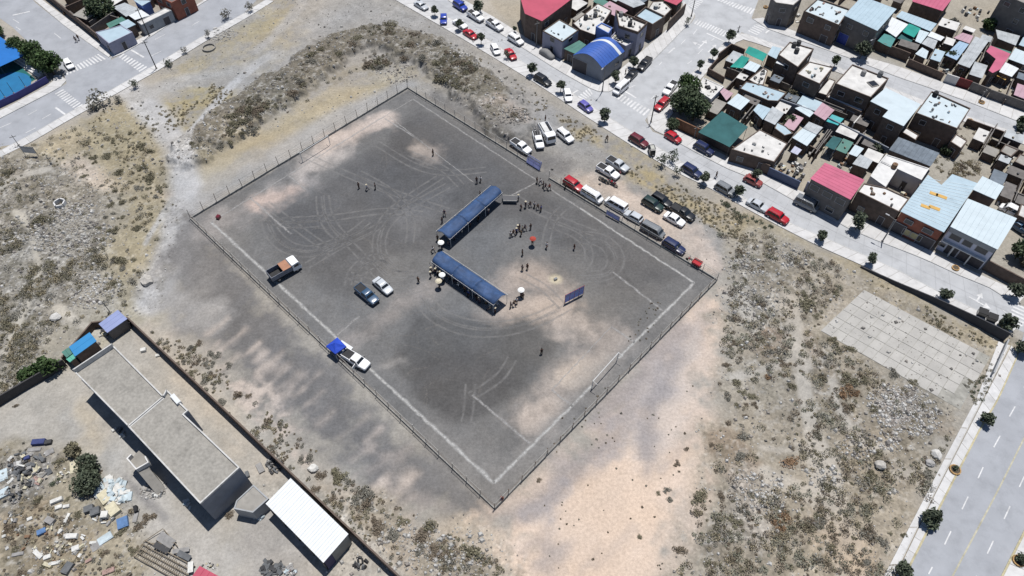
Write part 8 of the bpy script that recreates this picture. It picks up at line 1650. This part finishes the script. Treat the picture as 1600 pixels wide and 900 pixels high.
heap(328, 884, 14, 5, 12, ('white', 'grey', 'slate', 'cream'), 'pot or tin on the edge of the pink red roof', 'tins on the edge of the pink red roof', .2, .5, .1)
# --- odds and ends on the flat roofs and in the yards of the house blocks
def tank(px, py, h, label, c='black', r=.55, ht=1.0):
    x, y, _ = at(px, py, h); o = empty('water_tank', (x, y, h), 0, label, 'tank'); b = MB(); b.tube((0, 0, 0), (0, 0, ht), r, r * .96, 14); b.tube((0, 0, ht), (0, 0, ht + .18), r * .96, r * .4, 14); b.build('tank', DM[c], o); b = MB(); b.tube((0, 0, ht + .18), (0, 0, ht + .26), r * .35, n=10); b.build('lid', DM[c], o)
for px, py, h, l, c in ((1240, 73, 5.8, 'black tank on the pale roof beside the back street, left', 'dark'), (1247, 70, 5.8, 'black tank on the pale roof beside the back street, right', 'dark'), (1244, 82, 5.8, 'black tank on the pale roof beside the back street, lower', 'dark'), (1348, 117, 6.1, 'grey tank on the ribbed cream roof', 'grey'), (1374, 119, 6.1, 'slate tank near the far corner of the ribbed cream roof', 'slate'), (1024, 14, 4.1, 'white tank on the pale blue roof above the side street', 'white'), (1375, 177, 2.6, 'white ringed tank beside the stepped pale blue roof', 'white'), (984, 40, 6.0, 'dark tank on the lavender corner house', 'dark'), (970, 25, 6.0, 'grey tank on the lavender corner house', 'grey'), (1460, 150, 5.7, 'black tank on the cluttered blue and white roof', 'black'), (1396, 262, 4.1, 'small brown tank on the white back wing', 'brown'), (915, 30, 4.1, 'dark drum on the cream roof behind the mint roof', 'dark'), (930, 26, 4.1, 'slate drum on the cream roof behind the mint roof', 'slate')): tank(px, py, h, l, c)
def light_well():  # no real opening: a framed black panel paints the shade inside the well
    x, y, _ = at(1364, 131, 6.2); o = empty('light_well_shade', (x, y, 6.1), .35, 'black square panel painted as the shaded light well of the ribbed cream roof', 'hatch'); b = MB(); b.box((0, 0, .1), (1.9, 1.9, .2)); b.build('frame', M_CONC, o); b = MB(); b.box((0, 0, .21), (1.6, 1.6, .04)); b.build('cover', PT['black'], o)
light_well()
def roof_odds(label, n, cols, what, smax=.9):
    P, h, _ = ROOFS[label]; P = shrink(P, .7); xs = [p[0] for p in P]; ys = [p[1] for p in P]; k = 0; t = 0
    while k < n and t < 400:
        t += 1; x, y = random.uniform(min(xs), max(xs)), random.uniform(min(ys), max(ys))
        if not inside(P, x, y): continue
        k += 1; o = empty('roof_clutter', (x, y, h), random.uniform(0, 3), 'small item lying on the ' + what, 'clutter', 'items on the ' + what); s = (random.uniform(.25, smax), random.uniform(.2, smax * .6), random.uniform(.1, .6)); b = MB(); b.box((0, 0, s[2] / 2), s, 0, None, random.uniform(.8, 1)); b.build('box', DM[random.choice(cols)], o); b = MB(); b.box((0, 0, s[2] + .02), (s[0] * .6, s[1] * .6, .05)); b.build('lid', DM[random.choice(cols)], o)
for lab, n, cols, what in (('cream flat-roofed house behind the mint roof, rubble and yellow boards on top', 26, ('white', 'grey', 'cream', 'slate', 'icy'), 'cream roof behind the mint roof'), ('low terrace heaped with white sacks between barrel roof and lavender house', 22, ('white', 'cream', 'dark', 'white'), 'terrace heaped with sacks'), ('two storey lavender house with dark parapet next to the barrel roof', 8, ('grey', 'slate', 'white'), 'lavender corner house'), ('brown two storey house with cluttered pale roof above the back street', 14, ('dark', 'pinkish', 'grey', 'white'), 'cluttered pale roof above the back street'), ('two storey house with patched white roof, second in the back street row', 10, ('grey', 'cream', 'icy'), 'patched white roof'), ('wide house with cluttered blue and white roof near the right end of the back street', 14, ('grey', 'white', 'slate', 'brown', 'icy'), 'cluttered blue and white roof'), ('ruined white flat roof with dark holes beside the big green tree', 12, ('dark', 'white', 'black'), 'ruined white roof'), ('white roof heaped with scrap between the plot and the dark house', 16, ('white', 'dark', 'grey', 'slate'), 'white roof heaped with scrap'), ('dark two storey street wing of the courtyard house with white flat roof', 7, ('grey', 'cream', 'olive' if False else 'brown'), 'street wing of the courtyard house'), ('wide white flat roof of the low house beside the green net', 8, ('grey', 'white'), 'low white flat roof'), ('two storey shop with pale mint flat roof and lavender ground floor', 5, ('dark', 'slate'), 'mint roof'), ('long pale blue patched roof with an orange spot', 6, ('pinkish', 'grey', 'white'), 'long patched roof'), ('white paved roof terrace below the small red roof', 5, ('grey', 'white'), 'white roof terrace')): roof_odds(lab, n, cols, what)
def yard_odds(poly, n, cols, what, smax=1.0):
    xs = [p[0] for p in poly]; ys = [p[1] for p in poly]; k = 0; t = 0
    while k < n and t < 600:
        t += 1; px, py = random.uniform(min(xs), max(xs)), random.uniform(min(ys), max(ys))
        if not inside(poly, px, py): continue
        k += 1; junk(px, py, (random.uniform(.3, smax), random.uniform(.3, smax * .7), random.uniform(.1, .9)), random.uniform(0, 3), (cc := random.choice(cols)), cc + ' odd piece lying in the ' + what, 'odd pieces in the ' + what, 'yard_clutter', 'clutter', tilt=(random.uniform(-.2, .2), random.uniform(-.2, .2)))
MIX = ('white', 'grey', 'slate', 'dark', 'cream', 'brown', 'icy')
for poly, n, what in (([(1207, 262), (1245, 245), (1262, 262), (1250, 285)], 26, 'sandy plot beside the pink-roofed house'), ([(1255, 240), (1285, 205), (1290, 240), (1278, 252)], 14, 'yard of the dark teal cover'), ([(1300, 245), (1330, 240), (1330, 268), (1300, 258)], 16, 'yard behind the pink roof'), ([(1165, 180), (1200, 195), (1185, 205), (1160, 190)], 20, 'narrow yard beside the dark green net'), ([(1195, 190), (1225, 205), (1240, 220), (1225, 225), (1200, 205)], 14, 'yard between worn roof and double roof'), ([(1095, 155), (1125, 170), (1110, 182), (1085, 175)], 16, 'yard beside the big green tree'), ([(1300, 190), (1340, 205), (1330, 215), (1300, 200)], 14, 'yard below the turquoise cover'), ([(1445, 80), (1490, 100), (1480, 118), (1430, 100)], 24, 'rubble plot behind the back street wall'), ([(1455, 60), (1485, 70), (1478, 90), (1455, 85)], 20, 'yard left of the sky blue roof'), ([(1540, 118), (1580, 130), (1585, 160), (1545, 148)], 22, 'yard behind the pillared block wall'), ([(1405, 72), (1425, 85), (1420, 95), (1400, 90)], 12, 'garden behind the dark grey block wall'), ([(1395, 280), (1430, 292), (1418, 310), (1390, 298)], 10, 'courtyard of the white house'), ([(1535, 310), (1575, 325), (1590, 340), (1560, 322)], 10, 'yard behind the white rendered house'), ([(1565, 230), (1600, 250), (1600, 290), (1560, 270)], 18, 'plots at the right edge'), ([(1505, 5), (1545, 20), (1535, 35), (1500, 25)], 14, 'grey waste plot'), ([(130, 25), (150, 45), (168, 40), (150, 30)], 10, 'yard of the dark west tree'), ([(95, 10), (120, 18), (112, 30), (98, 20)], 8, 'top left corner plot'), ([(1240, 20), (1256, 25), (1250, 42), (1236, 40)], 6, 'gap between the dark corner house and the brown house')):
    yard_odds(poly, n, MIX, what)
